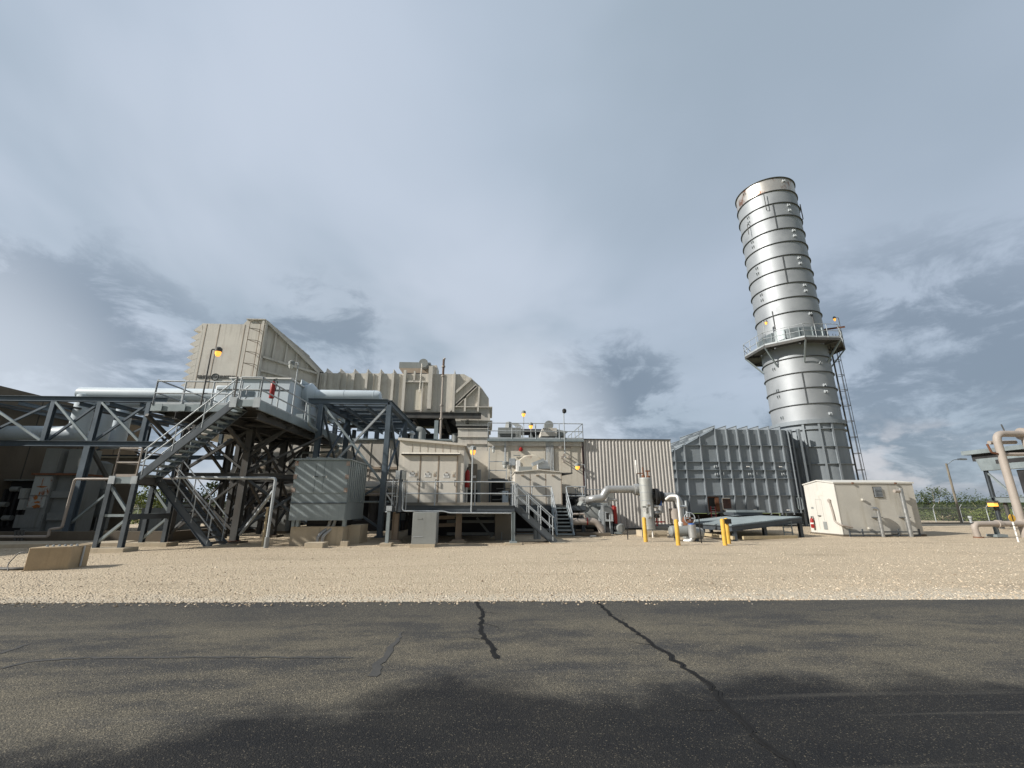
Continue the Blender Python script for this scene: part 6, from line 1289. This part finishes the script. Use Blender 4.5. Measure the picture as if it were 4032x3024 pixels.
    s = T('front_stair', 'straight steel stair facing the road up to the small cream cabin', 'stairs', (3.9, 24, .1)); xl, xr = Z(805, 1400, 22.9).x, Z(975, 1400, 22.9).x
    stairs(s, (xl, 22.6, gz(22.6)+.06), (xl, yq-.05, 1.55), (xr-xl, 0, 0), 8, GALVD, GALVD); MB().box((xl-.3, 22.2, -.1), (xr+.4, 22.9, gz(22.6)+.05)).build('footing', CONC, s)
    a, b = A(7, 1080, 985, 26.4), A(7, 1110, 700, 26.4); lamp((A(7, 1125, 985, 26.6).x, 26.6, 1.6), A(7, 1075, 690, 26.6).z-1.6, 'lit orange lamp on the pole before the corrugated wall', True, (-.45, 0), head_r=.19)
    a = A(7, 310, 880, 24.3); lamp((a.x, 24.3, 1.6), A(7, 310, 670, 24.3).z-1.6, 'unlit square headed lamp left of the small cream cabin', False, (-.32, 0), head_r=.2)
    for i, x in enumerate((568, 605)): a = A(7, x, 1500, 22.5); 
    u = T('standpipes', 'twin grey standpipes in the shade between the two stairs', 'standpipes', (A(7, 590, 1500, 22).x, 22, .1))
    for x in (575, 610): X = A(7, x, 1300, 22).x; MB().tube((X, 22, .05), (X, 22, 1.35), .07, 12).tube((X, 22, .05), (X, 22, .4), .10, 12).build('standpipe', GREYP, u)
cabins()
def vessels():
    P = lambda x, y, yy=24.0: A('n6', x, y, yy)
    # horizontal grey tank with open white end and red hose box
    Y = 24.2; c = P(1115, 790, Y); L = 2.3; t = T('valve_housing', 'grey rounded housing with a domed pale cover and dark window below the silver pipe', 'housing', (c.x-1, Y+.7, .2))
    r = .72; cx = P(880, 750, Y+.8).x; cz = P(900, 740, Y+.8).z
    MB().lathe([(.55, -1.0), (.74, -.85), (.78, -.3), (.78, .5), (.60, .8), (.2, .92)], (cx, Y+.9, cz-.05), 32, 'X').build('tank', GREYP, t)
    a, b = P(935, 620, Y), P(1238, 910, Y); ww = (b.x-a.x)/2; mx = (a.x+b.x)/2; pr = [(a.x, Y, b.z), (b.x, Y, b.z)]+[(mx+ww*math.cos(k*math.pi/12), Y, (b.z+a.z)/2+.0+((a.z-b.z)/2)*math.sin(k*math.pi/12)) for k in range(13)]
    MB().prism(pr, (0, 1.1, 0)).build('domed_cover', M('pale_grey_cover', (.42, .45, .47), .5, var=.08), t)
    q0, q1 = P(1085, 735, Y), P(1162, 858, Y); MB().box((q0.x, Y-.02, q1.z), (q1.x, Y-.003, q0.z)).build('window', BLACK, t)
    q0, q1 = P(905, 560, Y), P(1110, 600, Y); MB().box((q0.x, Y+.1, q1.z), (q1.x, Y+1, q0.z)).build('cover_plate', BUS, t)
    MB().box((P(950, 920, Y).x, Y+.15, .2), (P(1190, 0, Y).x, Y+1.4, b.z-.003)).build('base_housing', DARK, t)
    for x in (620, 1200): X = P(x, 1200, Y+.2).x; MB().bar((X, Y+.2, .1), (X, Y+.2, cz-.2), .16).build('leg', STEEL, t)
    a0, a1 = P(1040, 570, Y-.5), P(1075, 1215, Y-.5); u = T('galvanised_post', 'broad galvanised channel post in front of the domed grey cover', 'post', (a1.x, Y-.5, .1)); MB().ch((a1.x-.05, Y-.5, .05), (a1.x-.05, Y-.5, a0.z), .1, .17, 1, .014, (0, 1, 0)).bar((a1.x-.05, Y-.5, .1), (a1.x-.05, Y-.5, a0.z), .16, .02).build('post', GALV, u); MB().box((a1.x-.2, Y-.65, .05), (a1.x+.1, Y-.35, gz(Y)+.03)).build('base_plate', GALV, u)
    q0, q1 = P(1225, 600, 24.6), P(1320, 960, 24.6); u = T('hose_box', 'tall narrow red hose box beside the grey housing', 'hose box', ((q0.x+q1.x)/2, 24.9, q1.z)); MB().box((q0.x, 24.5, q1.z), (q1.x, 25.3, q0.z)).build('box', RED, u, bevel=.03); MB().box((q0.x-.1, 24.6, q1.z+.15), (q0.x-.003, 25.2, q0.z-.03)).build('side_panel', M('pink_side', (.55, .22, .2), .5), u); MB().box((q0.x+.02, 24.55, q0.z+.002), (q1.x-.1, 25.2, q0.z+.06)).build('lid', RED, u); MB().ib(((q0.x+q1.x)/2, 24.9, .1), ((q0.x+q1.x)/2, 24.9, q1.z), .12, .12).build('stand', DARK, u)
    for i, (x, y0, y1, m) in enumerate(((1182, 770, 1210, GALV), (1540, 840, 1295, BLACK))): g = G('n6', x, y1); MB().tube(g-V((0, 0, .1)), (g.x, g.y, A('n6', x, y0, g.y).z), .025, 8).build('marker_rod', m); tag(bpy.data.objects['marker_rod' if i == 0 else 'marker_rod.001'], ['thin galvanised rod in front of the grey housing', 'thin black rod standing alone left of the first yellow bollard'][i], 'rod')
    g = G(8, 1278, 1210); MB().tube(g-V((0, 0, .1)), (g.x, g.y, A(8, 1240, 905, g.y).z), .025, 8).build('marker_rod', BLACK); tag(bpy.data.objects['marker_rod.002'], 'thin black rod right of the handwheel valve', 'rod')
    # pipes
    Yq = 23.4; B = MB(); B.pipe([P(350, 920, Yq), P(870, 905, Yq), P(1000, 1080, Yq), P(1010, 1230, Yq)], .17, 18, .45); u = tag(B.build('tan_pipe', PIPE), 'fat tan pipe bending down into the ground in front of the grey housing', 'pipe')
    B = MB(); a = P(690, 900, Yq); B.lathe([(.185, -.03), (.185, .03)], P(690, 910, Yq), 18, 'X'); B.build('red_clamp', RED, u)
    Yr = 24.0; B = MB(); B.pipe([P(560, 480, Yr+1.5), P(780, 450, Yr), P(1010, 425, Yr), P(1060, 320, Yr), P(1110, 245, Yr), P(1680, 245, Yr)], .20, 20, .34); u = tag(B.build('silver_pipe', SILV), 'silver clad pipe rising with two bends into the tall silver vessel', 'pipe')
    f = P(1715, 250, Yr); MB().lathe([(.29, -.14), (.31, -.05), (.31, .1), (.27, .16)], f, 20, 'X').build('clad_flange', SILV, u); MB().lathe([(.36, 0), (.40, .10), (.36, .22)], f+V((.18, 0, 0)), 20, 'X').build('black_flange', BLACK, u)
    q = P(1180, 370, 24.6); MB().box((q.x-.2, 24.6, q.z-.2), (q.x+.15, 24.7, q.z+.2)).build('panel_plate', GREYP, u)
    B = MB(); B.pipe([P(860, 510, Yr), P(1130, 500, Yr), P(1150, 400, Yr), P(1150, 580, Yr)], .05, 8, .1); B.pipe([P(1140, 460, Yr), P(1310, 468, Yr)], .07, 10); B.build('valve_cluster', SILV, u)
    B = MB(); B.pipe([P(410, 760, 23.2), P(640, 755, 23.2), P(650, 870, 23.2)], .05, 8, .1); tag(B.build('small_tan_pipe', PIPE), 'thin tan pipe hooking down onto the fat tan pipe', 'pipe')
    B = MB(); B.pipe([P(760, 1250, 22.9), P(765, 1215, 22.9), P(880, 1215, 22.9)], .035, 8, .06); tag(B.build('white_pipe_stub', WHITE), 'small white bent pipe stub low in front of the grey housing', 'pipe')
    a, b = P(460, 1235, 23.0), P(1190, 1270, 23.0); MB().box((a.x, 22.95, -.1), (b.x, 25.5, .25)).build('skid_slab', CONCD); tag(bpy.data.objects['skid_slab'], 'dark low concrete slab under the grey housing and pipes', 'slab')
    u = T('pump', 'small grey pump on a two legged stand right of the red hose box', 'pump', P(1340, 1200, 24.4)); c = P(1380, 1050, 24.4); MB().lathe([(.2, -.25), (.26, 0), (.2, .25)], c, 18, 'Y').build('casing', GREYP, u); a, b = P(1250, 1125, 24.4), P(1405, 1165, 24.4); MB().box((a.x, 24.2, b.z), (b.x, 24.7, a.z)).build('stand_top', GALVD, u)
    for x in (1270, 1405): X = P(x, 1250, 24.4).x; MB().bar((X, 24.4, gz(24)-.05), (X, 24.4, b.z), .09).build('leg', RUST, u)
    MB().pipe([P(1270, 960, 24.4), P(1280, 1080, 24.4), P(1340, 1090, 24.4)], .09, 10, .15).build('elbow', DARK, u)
    rails(MB(), [P(660, 430, 26.5)-V((0, 0, 1.0)), P(1040, 430, 26.5)-V((0, 0, 1.0))], 1.5, 1.2, .025).build('rear_railing', GALV); tag(bpy.data.objects['rear_railing'], 'galvanised railing behind the rising silver pipe before the corrugated wall', 'railing')
    u = T('valve_station', 'dark cluster of valves and small pipes behind the deck railing', 'valves', P(420, 500, 26)); rr = random.Random(31)
    for i in range(14): a = P(210+rr.random()*420, 330+rr.random()*120, 26.3); MB().pipe([a, a+V((.3+rr.random()*.5, 0, 0)), a+V((.3+rr.random()*.5, 0, -.5-rr.random()*.6))], .04+.03*rr.random(), 8, .08).build('pipe', (DARK, DKST, GREYP)[i % 3], u)
    MB().box((P(190, 320, 26.6).x, 26.6, 1.6), (P(420, 0, 26.6).x, 27, P(0, 330, 26.6).z)).build('back_box', DARK, u)
    # tall silver vessel
    Q = lambda x, y, yy=23.0: (V((0, 0, 0)), )
    E = (2440, 1840, .19895); REG['q'] = E; Q = lambda x, y, yy=23.0: A('q', x, y, yy)
    Y = 23.0; x = Q(520, 650).x; rv = (Q(655, 600).x-Q(405, 600).x)/2*.98; x = (Q(655, 600).x+Q(405, 600).x)/2; zt = Q(500, 228).z; zb = Q(600, 1245).z
    t = T('silver_vessel', 'tall silver clad upright vessel with banded jacket in front of the corrugated wall', 'vessel', (x, Y, zb))
    MB().lathe([(rv, zb), (rv, zt), (rv*.9, zt+.05)], (x, Y, 0), 40).build('jacket', M('dull_cladding', (.44, .45, .43), .5, metal=.45, var=.10, scale=2.5, streak=.25, grime=(.28, .27, .24)), t)
    for y in (360, 495, 655, 850, 1030, 1140): MB().lathe([(rv+.006, -.012), (rv+.012, 0), (rv+.006, .012)], (x, Y, Q(530, y).z), 40, cap=False).build('band', GALV, t)
    p = Q(490, 785, Y-rv); MB().box((p.x-.1, Y-rv-.03, p.z-.03), (p.x+.08, Y-rv-.005, p.z+.03)).build('name_plate', BLACK, t); MB().box((p.x-.08, Y-rv-.03, p.z-.22), (p.x+.08, Y-rv-.005, p.z-.06)).build('white_notice', WHITE, t)
    B = MB(); B.pipe([(x-.08, Y, zt), (x-.08, Y, zt+.6)], .035, 8); B.bar((x-.4, Y, zt+.28), (x-.05, Y, zt+.28), .05); B.lathe([(.09, 0), (.09, .12)], (x-.08, Y, zt+.06), 10); B.build('relief_valve', RUST, t); B = MB(); B.pipe([(x+.18, Y, zt), (x+.18, Y, zt+.4)], .035, 8); B.lathe([(.1, 0), (.1, .1)], (x+.18, Y, zt+.06), 10); B.bar((x+.06, Y, zt+.4), (x+.3, Y, zt+.4), .07); B.build('relief_valve', RUST, t); MB().tube((x-.42, Y, zt+.28), (x-.42, Y, zt+.95), .03, 8).tube((x-.42, Y, zt+.7), (x-.42, Y, zt+.97), .05, 8).build('vent_tip', WHITE, t)
    g = Q(640, 1300); MB().box((x-rv-.15, Y-.62, -.1), (x+rv+.35, Y+.6, zb-.005)).build('concrete_base', CONC, t)
    B = MB(); f = Q(710, 590); B.lathe([(.44, -.02), (.44, .06)], (x+rv+.10, Y, f.z), 22, 'X'); B.lathe([(.44, .09), (.44, .17)], (x+rv+.10, Y, f.z), 22, 'X'); B.lathe([(.3, .17), (.3, .42)], (x+rv+.10, Y, f.z), 20, 'X'); B.lathe([(.24, -.2), (.24, 0)], (x+rv+.10, Y, f.z), 20, 'X'); B.build('nozzle_flange', BLACK, t)
    o = MB().pipe([(x+rv+.5, Y, f.z), (Q(1150, 590).x, Y, f.z), (Q(1175, 800).x, Y, .9)], .23, 20, .4).build('outlet_pipe', SILV, t)
    MB().tube((Q(1110, 1100).x, Y, Q(1110, 1120).z), (Q(1110, 1100).x, Y, Q(1110, 815).z), .28, 20).build('riser_jacket', PIPE, t)
    B = MB(); y2 = Y-rv-.16; l0, l1 = Q(605, 740, y2), Q(630, 985, y2); B.tube(l0, (l0.x, y2, l1.z), .075, 12); B.build('level_gauge', SILV, t)
    B = MB()
    for q in ((600, 735), (630, 985)): p = Q(*q, y2); B = MB(); B.lathe([(.05, -.12), (.09, -.1), (.09, .05), (.04, .1)], (l0.x-.06, y2, p.z), 12, 'X'); B.tube((l0.x, y2, p.z), (l0.x+.05, Y-rv*.7, p.z), .05, 8); B.build('gauge_valve', SILV, t)
    B = MB(); y3 = Y-.15; c0, c1 = Q(800, 760, y3), Q(815, 900, y3); B.tube((c0.x, y3, c0.z), (c0.x, y3, c1.z), .135, 16); B.tube((x+rv-.05, y3, Q(0, 775, y3).z), (c0.x, y3, Q(0, 775, y3).z), .09, 12); B.pipe([(x+rv-.05, y3, Q(0, 905, y3).z), (c0.x, y3, Q(0, 905, y3).z), (c0.x, y3, c0.z)], .10, 12, .12); B.build('bridle', SILV, t); MB().tube((c0.x, y3, c0.z), (c0.x, y3, Q(0, 662, y3).z), .10, 14).build('blue_transmitter', BLUE, t)
    B = MB(); p = Q(735, 1080, y3); B.tube((p.x, y3, Q(0, 960, y3).z), (p.x, y3, Q(0, 1160, y3).z), .035, 8); B.bar((p.x-.1, y3, p.z), (p.x+.42, y3, p.z), .06); B.lathe([(.09, -.03), (.09, .03)], (p.x, y3, p.z), 12); B.build('drain_valve', RED, t); MB().lathe([(.14, -.1), (.16, 0), (.05, .1)], Q(730, 960, y3), 14).build('trap', BLACK, t)
    a, b = Q(715, 1190, Y+.1), Q(960, 1205, Y+.1); MB().tube((a.x-.3, Y+.1, a.z), (b.x+.3, Y+.1, a.z), .16, 16).build('drain_header', GREYP, t); MB().tube((Q(650, 1300, Y-.7).x, Y-.7, .05), (Q(650, 1300, Y-.7).x, Y-.7, Q(0, 1255, Y-.7).z), .035, 8).build('white_drain', WHITE, t)
    rails(MB(), [(Q(350, 0, Y-.75).x, Y-.75, zb-1.0), (Q(860, 0, Y-.75).x, Y-.75, zb-1.0)], 1.05, .9, .02, False).build('guard_rail', DKST, t)
    # horizontal filter with blue transmitter, handwheel valve
    Y = 20.6; W = lambda a, b: Q(a, b, Y); x0, x1 = W(985, 1250).x, W(1420, 1280).x; cz = W(1100, 1260).z; rr_ = (W(0, 1150).z-W(0, 1370).z)/2
    t = T('filter_vessel', 'horizontal grey filter vessel with a white riser pipe and a blue transmitter', 'filter', ((x0+x1)/2, Y, gz(Y)))
    MB().lathe([(rr_*.6, 0), (rr_*.93, .06), (rr_, .2), (rr_, .92)], (x0, Y, cz), 30, 'X').build('shell', GREYP, t); MB().lathe([(rr_*1.12, .92), (rr_*1.15, .98), (rr_*1.15, 1.25), (rr_*.95, 1.5), (rr_*.3, 1.6)], (x0, Y, cz-.1), 30, 'X').build('end_cap', M('dull_aluminium', (.36, .37, .36), .5, metal=.4), t)
    for xx in (x0+.3, x0+1.2): MB().box((xx-.06, Y-.15, gz(Y)-.05), (xx+.06, Y+.15, cz-rr_*.7)).build('leg', STEEL, t)
    p = W(1355, 1260); MB().lathe([(.17, -.28), (.17, .28)], (p.x, Y-.42, p.z+.02), 18).build('gauge_body', SILV, t); MB().tube((p.x, Y-.42, p.z+.3), (p.x, Y-.42, W(0, 1105).z), .14, 16).build('blue_transmitter', BLUE, t); MB().pipe([(p.x, Y-.42, p.z-.25), (p.x-.1, Y-.42, p.z-.42), (p.x-.3, Y-.2, p.z-.42)], .12, 12, .1).build('bottom_elbow', SILV, t)
    w0, w1, w2 = W(1095, 560), W(1150, 560), W(1205, 1120); MB().pipe([(w0.x-.08, Y+.9, w0.z-.15), (w0.x, Y+.6, w0.z), (w2.x, Y, w1.z-.02), (w2.x, Y, w2.z)], .06, 10, .18).lathe([(.10, 0), (.12, .14), (.06, .2)], (w2.x, Y, w2.z-.1), 12).build('white_riser', WHITE, t)
    Yv = 21.4; c = Q(1342, 1005, Yv); u = T('handwheel_valve', 'red gate valve with a large galvanised handwheel', 'valve', (c.x, Yv, .1)); rw = (Q(1445, 1000, Yv).x-Q(1240, 1000, Yv).x)/2
    MB().pipe([(c.x+rw*math.cos(k*math.pi/12), Yv-.25, c.z+rw*math.sin(k*math.pi/12)) for k in range(25)], .025, 8, .02).bar((c.x-rw, Yv-.25, c.z), (c.x+rw, Yv-.25, c.z), .05).bar((c.x, Yv-.25, c.z-rw), (c.x, Yv-.25, c.z+rw), .05).build('handwheel', GALV, u); MB().lathe([(.26, -.2), (.3, .0), (.2, .2)], (c.x, Yv, c.z-.15), 16).tube((c.x, Yv-.28, c.z), (c.x, Yv+.3, c.z), .05).build('bonnet', RUST, u); MB().box((c.x-.2, Yv-.1, .1), (c.x+.2, Yv+.3, c.z-.2)).build('body', GREYP, u)
    s0, s1 = Q(1300, 660, Yv+.2), Q(1330, 900, Yv+.2); MB().tube((s1.x, Yv+.2, c.z), (s1.x, Yv+.2, s0.z), .055, 10).tube((s1.x-.35, Yv+.2, Q(0, 780, Yv+.2).z), (s1.x, Yv+.2, Q(0, 780, Yv+.2).z), .08, 10).build('stem_pipe', GALV, u)
    for i, (bx, by, ty, lab) in enumerate(((672, 1207, 932, 'yellow bollard in front of the tall silver vessel'), (1027, 1240, 955, 'yellow bollard in front of the horizontal filter vessel'), (1537, 1240, 948, 'front yellow bollard of the close pair before the steel deck'), (1577, 1218, 940, 'rear yellow bollard of the close pair, with a small black plate'))):
        g = G(8, bx, by); h = A(8, bx, ty, g.y).z; rb = .086
        o = T('yellow_bollard', lab, 'bollard', g, 'yellow pipe bollards'); MB().lathe([(rb, -.2), (rb, h-g.z-.05), (rb*.8, h-g.z-.01), (rb*.3, h-g.z+.01)], g, 24).build('post', YEL, o)
        if i == 3: z = A(8, 1550, 975, g.y).z; MB().box((g.x-.13, g.y-rb-.025, z-.10), (g.x+.17, g.y-rb-.005, z+.10)).build('plate', BLACK, o)
    rr = random.Random(5); 
vessels()
